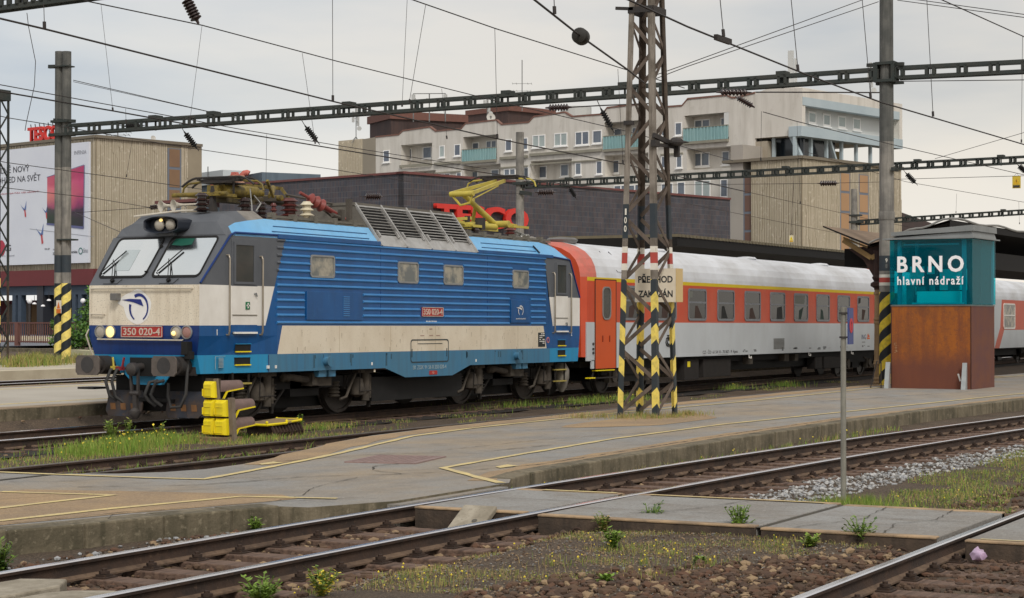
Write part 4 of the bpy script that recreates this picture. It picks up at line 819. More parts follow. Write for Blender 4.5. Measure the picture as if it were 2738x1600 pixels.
# ---- bogies
GRIME = mat('bogie_grime', (40, 36, 33), (24, 22, 21), rough=.9, ns=4); DUST = mat('bogie_dust', (80, 73, 64), (36, 33, 31), rough=.9, ns=5)
WHEEL = mat('wheel_tread', (62, 56, 52), (36, 33, 31), rough=.5, metal=.3, ns=6)
for c in (-4.15, 4.15):
    m = MB(); m.box(c - 2.3, c + 2.3, -1.05, -.9, .55, .78); m.box(c - 2.3, c + 2.3, .9, 1.05, .55, .78); m.box(c - .5, c + .5, -1.05, 1.05, .4, .75); m.box(c - 2.2, c + 2.2, -.6, .6, .16, .9); bg_ = m.build('bogie', BLACK, LOCO)
    for ax in (-1.6, 1.6):
        for sd in (-1, 1):
            m = MB(); x = c + ax; m.lathe((x, sd * .68, .628), (0, sd, 0), [(.655, 0), (.655, .03), (.628, .035), (.622, .135), (.56, .137), (.55, .11), (.2, .09), (.14, .14)], 40); m.build('wheel', WHEEL, bg_, smooth=35)
            if sd < 0:
                m = MB(); m.cyl((x, -.86, .628), (x, -1.1, .628), .17, n=14); m.box(x - .2, x + .2, -1.08, -.92, .5, .78); m.build('axle_box', GRIME, bg_, smooth=40)
                for dx in (-.48, .48):
                    m = MB(); m.lathe((x + dx, -1.0, .34), (0, 0, 1), sum([[(.10, k * .07), (.13, k * .07 + .02), (.13, k * .07 + .035), (.10, k * .07 + .05)] for k in range(5)], []), 12)
                    m.build('coil_spring', DUST, bg_, smooth=40)
    m = MB()
    m.box(c - .12, c + .58, -1.3, -1.02, .60, .86); m.box(c - .12, c + .1, -1.32, -1.28, .62, .84); m.cyl((c - .8, -1.2, .80), (c - .15, -1.2, .72), .07, n=10); m.lathe((c - 1.0, -1.2, .80), (1, 0, -.1), [(.05, 0), (.1, .04), (.06, .1), (.09, .2)], 10); m.build('yaw_damper', DUST, bg_)
    m = MB(); m.box(c - .05, c + .22, -1.42, -1.3, .78, .95); m.box(c + .3, c + .55, -1.42, -1.3, .78, .95); m.build('damper_bracket', B_TEAL, bg_)
    for sgn in (-1, 1):
        x = c + sgn * 1.75 + .0
        m = MB(); m.lathe((x, -1.15, .32), (0, 0, 1), [(.02, 0), (.14, .06), (.16, .2), (.12, .38), (.04, .42)], 14); m.cyl((x + .25, -1.2, .25), (x + .25, -1.2, .85), .09, n=10); m.cyl((x + .42, -1.2, .3), (x + .42, -1.2, .78), .035, n=8); m.box(x - .1, x + .5, -1.25, -1.1, .82, .92); m.tube([(x - .1, -1.18, .8), (x - .3, -1.2, .6), (x - .5, -1.22, .35), (x - .7, -1.2, .3)], .03, 6); m.build('brake_cylinder', DUST, bg_, smooth=40)
        m = MB(); m.tube([(x - .1, -1.3, .88), (x - .12, -1.3, .45), (x + .4, -1.3, .45)], .012, 5); m.box(x + .55, x + .62, -1.1, -1.04, .1, .5); m.bar((x + .6, -1.05, .2), (x + .95, -1.1, .55), .04, .04); m.build('rigging', GRIME, bg_)
m = MB(); m.box(-1.9, 1.9, -1.2, 1.2, .22, .72); m.build('transformer', BLACK, LOCO)
for x in (-6.95, 6.3):
    m = MB(); m.box(x, x + .02, -1.36, -1.33, .42, .92); m.box(x + .5, x + .52, -1.36, -1.33, .42, .92); m.pieces('step_hanger', GRIME, LOCO)
    m = MB(); m.box(x - .02, x + .54, -1.40, -1.28, .70, .73); 
    if x > 0: m.box(x - .02, x + .54, -1.40, -1.28, .42, .45)
    m.build('step', mat('worn_yellow', (176, 160, 80), (130, 118, 74), rough=.7), LOCO)
m = MB(); m.lathe((6.95, -1.2, .15), (0, 0, 1), [(.05, 0), (.12, .1), (.19, .35), (.19, .55), (.1, .72)], 14); m.build('sand_box', mat('sandbox_grey', (132, 128, 120), (100, 92, 84), rough=.7), LOCO, smooth=40)
# ================================================================== the carriages
C_RED = mat('coach_red', (196, 70, 36), (206, 92, 60), rough=.4, ns=1.1, streak=((176, 84, 58), .4, (2, 2, .5)))
C_ORG = mat('coach_door_orange', (206, 84, 30), (194, 80, 34), rough=.4, ns=1.6)
C_WHT = mat('coach_grey_white', (196, 202, 206), (182, 188, 192), rough=.45, ns=.9, streak=((178, 182, 184), .4, (1.2, 1.2, .4)))
C_ROOF = mat('coach_roof', (218, 222, 228), (190, 192, 194), rough=.5, ns=.6, streak=((164, 162, 158), .5, (.5, 1.5, .5)))
C_YEL = mat('coach_yellow', (218, 190, 18), (206, 180, 30), rough=.45, ns=2)
C_PINK = mat('coach_faded_red', (206, 112, 98), (190, 96, 80), rough=.5, ns=1.6, streak=((150, 110, 96), .5, (3, 3, 3)))
COACHGL = mat('coach_window', (12, 14, 14), (26, 27, 25), rough=.06, ns=1.2, spec=.25)
INTERIOR = [mat('curtain_green', (46, 62, 56), rough=.8), mat('seat_red', (92, 44, 38), rough=.8), mat('seat_brown', (66, 50, 44), rough=.8), mat('interior_dark', (26, 28, 28), rough=.6), mat('curtain_pale', (112, 114, 108), rough=.8)]
RFP = [(1.41, 3.03), (1.40, 3.14), (1.36, 3.32), (1.26, 3.52), (1.08, 3.70), (.82, 3.84), (.45, 3.94), (0, 3.97)]
RFP = [(-a, z) for a, z in RFP] + [(a, z) for a, z in RFP[-2::-1]]
def coach(label, x0, L, z0, second=False):
    t = thing('railway_carriage', label, 'carriage', (x0, 22.46, z0), 0, 'carriages of the train'); t.rotation_euler.y = .0038
    b = MB(); RED, WHT, RF, YEL, PNK = 0, 1, 2, 3, 4
    def side(xa, xb, z0_, z1_, mi):
        for sd in (-1, 1): b.quad((xa, sd * 1.41, z0_), (xb, sd * 1.41, z0_), (xb, sd * 1.41, z1_), (xa, sd * 1.41, z1_), m=mi)
    if not second:
        side(.0, L, .92, 1.88, WHT); side(0, L, 1.88, 2.935, RED); side(0.0, L, 2.935, 3.03, YEL)
    else:
        for sd in (-1, 1):
            y = sd * 1.41
            O = 14.6
            b.quad((0, y, .80), (O + .1, y, .80), (O + 1.15, y, 1.72), (O + 1.45, y, 2.985), (0, y, 2.985), m=WHT)
            b.quad((O + .1, y, .80), (O + 1.0, y, .80), (O + 1.9, y, 1.62), (L, y, 1.62), (L, y, 2.985), (O + 1.45, y, 2.985), (O + 1.15, y, 1.72), m=RED)
            b.quad((O + 1.0, y, .80), (L, y, .80), (L, y, 1.62), (O + 1.9, y, 1.62), m=WHT)
            b.quad((0, y, 2.985), (L, y, 2.985), (L, y, 3.03), (0, y, 3.03), m=RF)
    n = len(RFP)
    def roof(xs_, mi, sc=lambda i: 1.):
        for (xa, ka), (xb, kb) in zip(xs_, xs_[1:]):
            for i in range(n - 1):
                P = [(xa, RFP[i][0] * ka, 3.03 + (RFP[i][1] - 3.03) * ka), (xa, RFP[i + 1][0] * ka, 3.03 + (RFP[i + 1][1] - 3.03) * ka), (xb, RFP[i + 1][0] * kb, 3.03 + (RFP[i + 1][1] - 3.03) * kb), (xb, RFP[i][0] * kb, 3.03 + (RFP[i][1] - 3.03) * kb)]
                b.quad(*P, m=mi)
    roof([(-.12, .90), (0, .96), (.18, .99), (.55, 1.0)], PNK if not second else RF); roof([(.55, 1), (L - .3, 1)], RF); roof([(L - .3, 1), (L, .97)], RF)
    for x, k in ((-.12, .9), (L, 1.)):
        ring = [(x, a * k, 3.03 + (z - 3.03) * k) for a, z in RFP]; b.add(ring + [(x, 1.3, 1.0), (x, -1.3, 1.0)], [tuple(range(n + 2))], RED)
    for sd in (-1, 1): b.quad((-.12, sd * 1.3, 1.0), (0, sd * 1.41, 1.0), (0, sd * 1.41, 3.03), (-.12, sd * 1.269, 3.03), m=RED)
    b.quad((0, -1.41, .92), (L, -1.41, .92), (L, 1.41, .92), (0, 1.41, .92), m=WHT)
    b.build('body', [C_RED, C_WHT, C_ROOF, C_YEL, C_PINK], t, smooth=40)
    def window(xa, xb, za, zb, bar_, k):
        w = side_window(xa, xb, za, zb, -1.41, t, COACHGL, .10, .06, bar_, mat('coach_window_frame', (118, 122, 128), (100, 104, 110), rough=.4))
        return w
    k = 0
    if not second:
        for x in [45.9 + 2.21 * i for i in range(11)]:
            xa = x - x0 + (1.38 if 0 else 0); 
            if xa + 1.36 > L - .5: break
            w = window(xa, xa + 1.36, 1.94, 2.855, 2.46, k); k += 1
            m = MB(); y = -1.4175            # curtains and seat backs close behind the pane
            c = R.choice([0, 1, 2, 4, 3]); a = xa + .09 + R.random() * .5; m.quad((a, y, 2.01), (a + R.uniform(.2, .6), y, 2.01), (a + R.uniform(.2, .55), y, 2.30 + R.random() * .12), (a + .05, y, 2.28 + R.random() * .12))
            m.build('seat_back', INTERIOR[c], w)
            if R.random() < .3:
                m = MB(); a = xa + .09; q_ = R.uniform(.25, 1.1); m.quad((a, y, 2.78), (a + q_, y, 2.78), (a + q_ * .9, y, 2.5 + R.random() * .12), (a, y, 2.5 + R.random() * .1)); m.build('curtain', INTERIOR[R.choice([4, 3, 4, 0])], w)
        # door with its window, steps
        da, db = 44.22 - x0, 45.45 - x0
        m = MB(); m.box(da, db, -1.425, -1.38, .69, 2.965); d = m.build('door', C_ORG, t, bevel=.01)
        m = MB(); m.box(da - .03, da, -1.428, -1.40, .69, 2.98); m.box(db, db + .03, -1.428, -1.40, .69, 2.98); m.box(da - .03, db + .03, -1.428, -1.40, 2.965, 2.99); m.build('door_gap', mat('door_rubber', (84, 46, 34), rough=.8), d)
        side_window(da + .39, da + .90, 1.95, 2.80, -1.425, d, DARKGL, .16, .035)
        m = MB(); m.box(da + .40, da + .43, -1.44, -1.42, 1.38, 1.54); m.box(da + .82, da + .85, -1.44, -1.42, 1.38, 1.54); m.build('handle', mat('handle_maroon', (120, 36, 20)), d)
        m = MB(); m.box(da - .5, da - .06, -1.414, -1.38, .90, 1.885); m.box(da - .22, da - .06, -1.414, -1.38, .70, .92); m.pieces('skirt', C_WHT, t)
        m = MB(); m.box(db + .03, db + .3, -1.413, -1.38, .70, .92); m.pieces('skirt', C_WHT, t)
        m = MB(); m.box(da + .05, db - .05, -1.42, -1.3, .635, .66); m.box(da - .35, da - .0, -1.42, -1.3, .45, .48); m.build('step', YELLOW, t); m = MB(); m.box(da - .1, db + .1, -1.40, -1.3, .44, .47); m.bar((da, -1.32, .45), (da + .1, -1.32, .66), .03, .03); m.build('step_frame', GRIME, t)
        m = MB()
        for z in (1.33, 1.2, 1.1): m.cyl((da - .14, -1.41, z), (da - .14, -1.44, z), .035, n=8)
        m.pieces('plug_socket', IRON, t)
        # roof ventilators and hatch outlines
        m = MB(); m.lathe((.9, -.25, 3.95), (0, 0, 1), [(.36, -.03), (.40, .03), (.42, .07), (.34, .12), (.1, .14)], 20); m.build('roof_ventilator', GREY, t, smooth=40)
        for x in (6.6, 13.9, 21, 27):
            if x < L: m = MB(); m.lathe((x, -.35, 3.90), (0, 0, 1), [(.30, -.02), (.34, .03), (.28, .08), (.1, .10)], 16); m.build('roof_ventilator', C_ROOF, t, smooth=40)
        m = MB(); m.tube([(2.0, -1.06, 3.735), (2.35, -1.38, 3.27)], .012, 5); m.tube([(1.45, -1.05, 3.74), (1.85, -1.405, 3.2), (2.3, -1.412, 3.19)], .006, 4); m.build('roof_seam', GRIME, t)
        m = MB()
        for i in range(9): z = 1.07 + i * .038; m.box(57.29 - x0, 58.25 - x0, -1.424, -1.41, z, z + .02)
        m.build('ventilation_grille', GREY, t)
        ink = mat('black_lettering', (40, 42, 44))
        text('lettering', 'CZ - ČD  61 54 10 - 70 007 - 9  Apee', .15, ink, (52.8 - x0, -1.412, 1.03), (1, 0, 0), (0, 0, 1), t, bold=.001, width=2.75, height=.15, extrude=.001)
        m = MB(); m.box(51.4 - x0, 51.62 - x0, -1.413, -1.409, .945, .953); m.box(52.6 - x0, 53.4 - x0, -1.413, -1.409, .945, .953)
        for i in range(26):
            x = 54.6 + R.random() * 12.5; m.box(x - x0, x + R.uniform(.08, .3) - x0, -1.412, -1.409, 1.0 + R.choice([0, .04, .08]), 1.015 + R.choice([0.03, .06, .09]))
        m.build('small_markings', mat('faint_lettering', (120, 124, 126)), t)
        # the railway's sign of two nested rounded letters
        m = MB(); X = 48.74 - x0; Z = 1.225; W = .60; H = .28
        def pl(pts, w=.026): m.tube([(X + a * W, -1.413, Z + c * H) for a, c in pts], w, 4)
        pl([(.60, .04), (.22, .04), (.06, .16), (.0, .4), (.06, .74), (.14, .82), (.5, .82)]); pl([(.60, .2), (.3, .2), (.18, .3), (.16, .5), (.22, .66), (.5, .66)]); pl([(.52, 1.06), (.15, 1.06)])
        pl([(.60, .3), (.74, 1.06), (.9, 1.06), (1.0, .9), (.9, .36)]); pl([(.68, .3), (.80, .92), (.88, .9), (.80, .34)]); m.build('railway_sign', ink, t)
        text('lettering', 'ING', .2, mat('ing_navy', (52, 60, 96)), (66.55 - x0, -1.412, 1.40), (1, 0, 0), (0, 0, 1), t, width=.52, height=.17, extrude=.001)
        m = MB(); m.box(66.92 - x0, 67.25 - x0, -1.414, -1.409, 1.32, 1.37); m.box(66.98 - x0, 67.05 - x0, -1.414, -1.409, 1.36, 1.5); m.prism([(67.0 - x0, 1.40), (67.22 - x0, 1.38), (67.2 - x0, 1.46), (67.08 - x0, 1.47), (67.1 - x0, 1.52), (67.02 - x0, 1.5)], lambda a, c, s: (a, -1.41 - .004 * s, c)); m.build('orange_emblem', mat('emblem_orange', (226, 110, 50)), t)
        m = MB(); m.box(66.35 - x0, 66.7 - x0, -1.412, -1.409, 1.2, 1.23); m.build('small_markings', MATS['faint_lettering'], t)
        text('class_number', '1', .5, WHITE, (46.95 - x0, -1.412, 2.66), (1, 0, 0), (0, 0, 1), t, bold=.008, extrude=.001, height=.22)
        m = MB(); 
        for a in ((46.8, 47.1, 2.82, 2.83), (46.8, 47.1, 2.26, 2.27), (46.8, 46.81, 2.26, 2.83), (47.09, 47.1, 2.26, 2.83), (46.8, 47.1, 2.42, 2.43), (46.8, 47.1, 2.34, 2.35)): m.box(a[0] - x0, a[1] - x0, -1.413, -1.409, a[2], a[3])
        m.build('pictogram_panel', WHITE, t)
    else:
        for xa in (2.2, 4.9, 7.6, 10.3, 16.35, 22.2):
            side_window(xa, xa + 2.2, 1.66, 2.83, -1.41, t, DUSTY, .14, .07, 2.28, WHITE)
        m = MB(); m.lathe((16.4, -.7, 3.84), (0, 0, 1), [(.3, -.02), (.34, .03), (.2, .12)], 14); m.build('roof_ventilator', C_ROOF, t, smooth=40)
    # underframe
    m = MB(); m.box(.2, L - .2, -1.1, 1.1, .72, .92); m.box(5.2, L - 5.2, -.9, .9, .45, .75)
    m.build('underframe', BLACK, t)
    m = MB(); 
    for a, c, z0_, z1_ in ((50.35, 51.4, .25, .84), (51.75, 53.9, .30, .82), (61.6, 62.3, .35, .75), (62.5, 64.5, .35, .75)):
        if not second: m.box(a - x0, c - x0, -1.3, -1.0, z0_, z1_)
    if not second:
        m.pieces('equipment_box', GRIME, t, bevel=.01)
        m = MB(); m.box(50.55 - x0, 50.75 - x0, -1.305, -1.3, .62, .78); m.build('warning_label', YELLOW, t)
        m = MB(); m.box(55.4 - x0, 55.75 - x0, -1.3, -1.1, .62, .85); m.box(58.6 - x0, 59.0 - x0, -1.3, -1.1, .66, .88); m.box(59.6 - x0, 59.9 - x0, -1.3, -1.1, .66, .88)
        m.pieces('coupler_box', DUST, t)
        m = MB()
        for x in (49.2, 55.2, 60.7, 65.2): m.tube([(x - x0, -1.38, .92), (x - x0, -1.39, .82), (x + .16 - x0, -1.39, .80), (x + .16 - x0, -1.39, .87)], .018, 5)
        m.pieces('rope_hook', WHITE, t)
    for c in ((3.4, L - 3.4)):
        m = MB(); m.box(c - 1.9, c + 1.9, -1.1, -.98, .5, .72); m.box(c - 1.9, c + 1.9, .98, 1.1, .5, .72); m.box(c - .4, c + .4, -1.05, 1.05, .3, .7); bg = m.build('bogie', BLACK, t)
        for ax in (-1.25, 1.25):
            for sd in (-1, 1): m = MB(); m.lathe((c + ax, sd * .68, .46), (0, sd, 0), [(.49, 0), (.49, .03), (.46, .035), (.455, .135), (.40, .137), (.39, .1), (.15, .09), (.1, .14)], 28); m.build('wheel', WHEEL, bg, smooth=35)
            m = MB(); m.cyl((c + ax, -.86, .46), (c + ax, -1.2, .46), .16, n=12); m.box(c + ax - .25, c + ax + .25, -1.14, -1.0, .3, .62); m.bar((c + ax - .5, -1.1, .66), (c + ax + .1, -1.1, .5), .06, .06); m.build('axle_box', DUST, bg)
    for y in (-.875, .875):
        m = MB(); m.cyl((-.02, y, 1.03), (-.30, y, 1.03), .13, n=14); m.box(-.335, -.30, y - .3, y + .3, .85, 1.22); m.build('buffer', IRON, t)
    m = MB(); m.box(-.28, -.1, -.6, .6, .95, 3.1); m.build('gangway', mat('gangway_rubber', (40, 38, 38), rough=.8), t)
    return t
coach('red and white carriage with a yellow stripe, directly behind the locomotive', 43.75, 26.4, -.03)
coach('white carriage with a red slanted panel, seen right of the glazed rusty kiosk', 70.8, 26.4, -.135, True)
# ================================================================== masts, gantries, wires, kiosk, signals
def stripe_mat(name, light, dark, pitch, duty=.5):
    m = bpy.data.materials.new(name); m.use_nodes = True; N = m.node_tree.nodes; L = m.node_tree.links; b = N['Principled BSDF']; b.inputs['Roughness'].default_value = .6
    at = N.new('ShaderNodeAttribute'); at.attribute_name = 'stripe'
    d = N.new('ShaderNodeMath'); d.operation = 'DIVIDE'; d.inputs[1].default_value = pitch; f = N.new('ShaderNodeMath'); f.operation = 'FRACT'; g_ = N.new('ShaderNodeMath'); g_.operation = 'GREATER_THAN'; g_.inputs[1].default_value = duty
    L.new(at.outputs['Fac'], d.inputs[0]); L.new(d.outputs[0], f.inputs[0]); L.new(f.outputs[0], g_.inputs[0])
    tc = N.new('ShaderNodeTexCoord'); nz_ = N.new('ShaderNodeTexNoise'); nz_.inputs['Scale'].default_value = 9; nz_.inputs['Detail'].default_value = 6; L.new(tc.outputs['Object'], nz_.inputs['Vector'])
    def two(c):
        r = N.new('ShaderNodeMixRGB'); mr = N.new('ShaderNodeMapRange'); mr.inputs['From Min'].default_value = .45; mr.inputs['From Max'].default_value = .72; L.new(nz_.outputs['Fac'], mr.inputs[0]); L.new(mr.outputs[0], r.inputs[0])
        r.inputs[1].default_value = (*lin(c), 1); r.inputs[2].default_value = (*lin([x * .78 + 14 for x in c]), 1); return r.outputs[0]
    mx = N.new('ShaderNodeMixRGB'); L.new(g_.outputs[0], mx.inputs[0]); L.new(two(light), mx.inputs[1]); L.new(two(dark), mx.inputs[2]); L.new(mx.outputs[0], b.inputs['Base Color']); return m
ST_T = stripe_mat('hazard_stripe_tower', (238, 214, 104), (44, 52, 58), .62); ST_P = stripe_mat('hazard_stripe_pole', (238, 210, 60), (28, 34, 40), .58, .5); ST_L = stripe_mat('hazard_stripe_pale', (246, 224, 120), (22, 32, 38), .62)
POLEC = mat('pole_concrete', (148, 144, 136), (112, 110, 106), rough=.9, ns=1.6, nd=.9, streak=((92, 90, 86), .7, (9, 9, .5)), bump=.4)
POLED = mat('dark_pole_concrete', (104, 104, 100), (78, 80, 78), rough=.9, ns=1.8, nd=.9, streak=((64, 66, 64), .7, (9, 9, .5)), bump=.4)
BANDB = mat('pole_band_black', (44, 54, 62), (60, 64, 66), rough=.7); BANDW = mat('pole_band_white', (230, 226, 214), (206, 200, 188), rough=.7); BANDR = mat('pole_band_red', (184, 76, 66), (160, 72, 64), rough=.7)
LEGC = mat('tower_leg_paint', (142, 134, 124), (102, 94, 84), rough=.8, ns=2.5, nd=.9, streak=((76, 68, 58), .8, (12, 12, .8)), speck=((168, 162, 152), .4, 20)); LEGD = mat('tower_leg_dark', (88, 76, 64), (58, 48, 40), rough=.85, ns=3, nd=.9, streak=((48, 40, 34), .7, (10, 10, 1)))
BRACE = mat('tower_brace', (106, 94, 84), (72, 62, 54), rough=.85, ns=3, nd=.9)
# ---- the lattice tower on the platform
TW = thing('lattice_tower', 'lattice steel tower with black and yellow striped feet standing on the platform', 'tower', (34.05, 14.88, .03))
H8 = 9.2
def leg_pt(i, z):   # outer corner of leg i at height z; legs 0 near, 1 left, 2 right, 3 back
    bx, by = (0, 1.0)[i in (2, 3)], (0, .85)[i in (1, 3)]
    cxm, cym = .5, .42; k = 1 - .405 * z / 8.05
    return Vector((cxm - .02 * z / 8 + (bx - cxm) * k, cym + (by - cym) * k, z))
def leg(i, name='leg'):
    sx = -1 if i in (2, 3) else 1; sy = -1 if i in (1, 3) else 1; W = .112; t = .022
    segs = [(-.05, 2.68, 0), (2.68, 2.86, 1), (2.86, 2.99, 2), (2.99, 3.2, 3), (3.2, 3.32, 2), (3.32, 3.48, 1), (3.48, 4.15, 4), (4.15, H8, 5)]
    m = MB(); at = []
    for z0, z1, mi in segs:
        rings = []
        for z in (z0, z1):
            o = leg_pt(i, z); pr = [(0, 0), (W, 0), (W, t), (t, t), (t, W), (0, W)]
            rings.append([(o.x + sx * a, o.y + sy * b_, z) for a, b_ in pr]); at += [z + .95 * (a + b_) - .28 for a, b_ in pr]
        m.loft(rings, mi)
    return m.build(name, [ST_T, LEGC if i < 2 else LEGD, BANDW, BANDR, BANDB, LEGC if i < 2 else LEGD], TW, attr=at)  # right and back legs take the darker tone
for i in range(4):
    l = leg(i)
    if i in (2, 3): pass
m = MB()
zs = [.05 + .645 * k for k in range(15)]
for (a, c, ph) in ((0, 1, 0), (0, 2, 1), (2, 3, 0), (1, 3, 1)):
    for k in range(14):
        p, q = (a, c) if (k + ph) % 2 else (c, a)
        P = leg_pt(p, zs[k]); Q = leg_pt(q, zs[k + 1]); n = (P - leg_pt(3 - p, zs[k])); ctr = Vector((.5, .42, 0)); out = ((P + Q) / 2 - ctr - Vector((0, 0, (P.z + Q.z) / 2))).normalized() * .015
        hd = Vector((Q.x - P.x, Q.y - P.y, 0)); P = P + hd * .05 - out * 1.6; Q = Q - hd * .05 - out * 1.6
        m.bar(P + Vector((0, 0, .03)), Q - Vector((0, 0, .03)), .075, .012, up=out)
m.build('bracing', BRACE, TW)
m = MB(); 
for p, q in ((0, 1), (0, 2), (2, 3), (1, 3)): m.bar(leg_pt(p, 7.95), leg_pt(q, 7.95), .05, .12)
P = leg_pt(1, 7.95); m.bar(P + Vector((0, -.1, .02)), P + Vector((-.0, .28, .06)), .05, .06); m.build('top_frame', IRON, TW)
m = MB(); P = leg_pt(0, 5.35)
m.bar(P + Vector((-.03, 0, .12)), P + Vector((.75, -.12, -.02)), .06, .09); m.bar(P + Vector((-.03, 0, -.05)), P + Vector((.8, -.14, -.06)), .04, .06); m.lathe(P + Vector((.35, -.2, .02)), Vector((.9, -.1, .05)), [(.03, 0), (.08, .1), (.08, .35), (.03, .48), (.012, .7)], 10); m.box(P.x - .06, P.x + .16, P.y - .05, P.y + .05, 5.25, 5.38); m.box(P.x + .72, P.x + .8, P.y - .2, P.y - .1, 5.1, 5.4)
P1_ = leg_pt(1, 5.75); m.box(P1_.x - .04, P1_.x + .1, P1_.y - .14, P1_.y + .03, 5.7, 5.78); m.pieces('wire_bracket', IRON, TW)
for k, ch in enumerate('100'):
    P = leg_pt(1, 4.0 - k * .165); text('painted_number', ch, .19, BANDW, (P.x - .012, P.y - .062, P.z + .0), (0, -1, 0), (0, 0, 1), TW, extrude=.002, bold=.004, width=.055 if ch == '0' else .035, height=.125)
m = MB(); m.box(-.16, .10, .14, .62, 2.42, 2.9) if 0 else None
sg = thing('warning_board', 'cream board forbidding crossing, mounted behind the legs of the lattice tower', 'sign', (34.75, 15.30, 0))
m = MB(); m.box(-.012, .012, -.52, .36, 2.27, 2.93); m.build('board', mat('board_cream', (224, 214, 194), (206, 194, 172), rough=.6), sg)
m = MB(); m.box(-.02, .30, -.535, -.52, 2.27, 2.93); m.build('board_return', mat('board_buff', (206, 180, 128)), sg)
sink = mat('black_lettering', (40, 42, 44))
text('lettering', 'PŘECHOD', .2, sink, (-.014, -.08, 2.74), (0, -1, 0), (0, 0, 1), sg, bold=.006, width=.74, height=.18, extrude=.001)
text('lettering', 'ZAKÁZÁN', .2, sink, (-.014, -.08, 2.45), (0, -1, 0), (0, 0, 1), sg, bold=.006, width=.74, height=.17, extrude=.001)
# ---- round concrete masts
def round_pole(t, x, y, z0, r0, r1, h, segs, pitchk=1., ph=0., n=20, name='mast_shaft'):
    m = MB(); at = []
    for a, b_, mi in segs:
        k = max(1, int((b_ - a) / .6)); rings = []
        for j in range(k + 1):
            z = a + (b_ - a) * j / k; r = r0 + (r1 - r0) * z / h; rings.append([(x + r * cos(2 * pi * i / n), y + r * sin(2 * pi * i / n), z0 + z) for i in range(n + 1)]); at += [z - pitchk * i / n + ph for i in range(n + 1)]
        m.loft(rings, mi, closed=False)
    o = len(m.v); m.v += [rings[-1][i] for i in range(n)]; at += [0] * n; m.f.append(tuple(range(o, o + n))); m.m.append(segs[-1][2])
    return m.build(name, [POLEC, POLED, ST_P, ST_L, BANDB, BANDW, BANDR], t, smooth=50, attr=at)
pr = thing('concrete_mast', 'tall round concrete mast with number 98 and striped foot beside the glazed kiosk', 'mast', (53.9, 16.36, .03))
round_pole(pr, 0, 0, 0, .225, .185, 14, [(0, 2.68, 2), (2.68, 2.86, 0), (2.86, 2.95, 5), (2.95, 3.09, 6), (3.09, 3.18, 5), (3.18, 3.28, 0), (3.28, 3.72, 4), (3.72, 7, 0), (7, 14, 1)], 1.16, .1)
m = MB(); m.lathe((0, 0, 4.75), (0, 0, 1), [(.225, 0), (.235, .02), (.235, .22), (.225, .24)], 20); m.build('collar', POLEC, pr, smooth=40)
for ch, z in (('9', 3.58), ('8', 3.42)): text('painted_number', ch, .2, BANDW if ch == '9' else GREY, (-.213 * cos(.25), -.213 * sin(.25) + .0, z), (.25, -.97, 0), (0, 0, 1), pr, extrude=.004, bold=.004, width=.06, height=.12)
m = MB()
for z in (8.75, 9.25): m.box(-.27, .27, -.26, .26, z - .04, z + .04)
m.box(-.26, .26, -.30, -.2, 8.7, 9.3); m.box(-.26, .26, .2, .32, 8.72, 9.28); m.bar((-.15, -.55, 9.2), (.1, .6, 9.26), .1, .1); m.bar((0, -.5, 8.68), (0, .3, 8.68), .14, .06); m.build('gantry_clamp', GANTRY, pr)
m = MB(); m.box(-.24, .24, -.28, -.2, 6.15, 6.25); m.bar((0, -.2, 6.2), (0, -.55, 6.2), .06, .06); m.build('bracket', GANTRY, pr)
tp = thing('twin_mast', 'pair of round concrete masts side by side with striped feet and a small warning plate', 'mast', (49.75, 43.4, .5))
for k, dy in enumerate((.155, -.155)): round_pole(tp, 0, dy, 0, .165, .15, 10.4 - .02 * k, [(0, .08, 4), (.08, 2.62, 3), (2.62, 2.98, 0), (2.98, 3.56, 4), (3.56, 6.5, 0), (6.5, 10.4 - .02 * k, 1)], .62 if 0 else 1.24 * .5, .28 * k, 14)
m = MB(); m.box(-.2, -.17, -.1, .1, 1.62, 2.05); o = m.build('warning_plate', mat('plate_white', (222, 214, 200)), tp)
m = MB(); m.prism([(-.07, 1.78), (.07, 1.78), (0, 2.0)], lambda a, c, s: (-.202 - .004 * s, a, c)); m.box(-.206, -.2, -.095, .095, 1.62, 1.76); m.build('warning_mark', mat('mark_orange', (206, 110, 40)), o)
m = MB(); m.box(-.22, .22, -.36, .36, 7.55, 7.63); m.box(-.22, .22, -.36, .36, 8.0, 8.08); m.bar((-.1, -.55, 7.6), (-.1, .5, 7.6), .12, .1); m.bar((-.1, -.6, 8.02), (-.1, .3, 8.1), .1, .1); m.bar((0, -.3, 9.88), (0, .62, 9.92), .1, .12); m.box(-.2, .2, -.33, .33, 9.86, 9.9); m.box(-.2, .2, -.5, .1, 4.05, 4.1)
m.build('clamp', GANTRY, tp)
lm = thing('lattice_mast', 'dark narrow lattice mast with a striped edge at the left border', 'mast', (48.6, 45.14, .5))
m = MB()
for (x, y) in ((0, 0), (.42, 0), (0, .42), (.42, .42)): m.box(x - .03, x + .03, y - .03, y + .03, 2.7, 9.0)
m.box(-.06, .48, -.06, .48, 8.75, 9.1); m.pieces('leg', GANTRY, lm)
m = MB(); m.box(.39, .45, .36, .45, 0, 2.7); m.box(-.03, .03, .36, .45, 0, 2.7); m.box(.39, .45, -.03, .03, 0, 2.7); m.pieces('foot', LEGD, lm)
m = MB(); at = []
for z in [i * .3 for i in range(10)]:
    if z < 2.7: m.box(-.035, .035, -.035, .035, z, z + .3); at += [z + (.3 if j > 3 else 0) for j in range(8)]
m.build('striped_leg', ST_L, lm, attr=at)
m = MB()
for k in range(16):
    z = .2 + k * .54; a = k % 2
    m.bar((0, .42 * a, z), (0, .42 * (1 - a), z + .54), .03, .05); m.bar((.42 * a, 0, z), (.42 * (1 - a), 0, z + .54), .03, .05); m.bar((0, .42 * (1 - a), z), (0, .42 * a, z + .54), .02, .04)
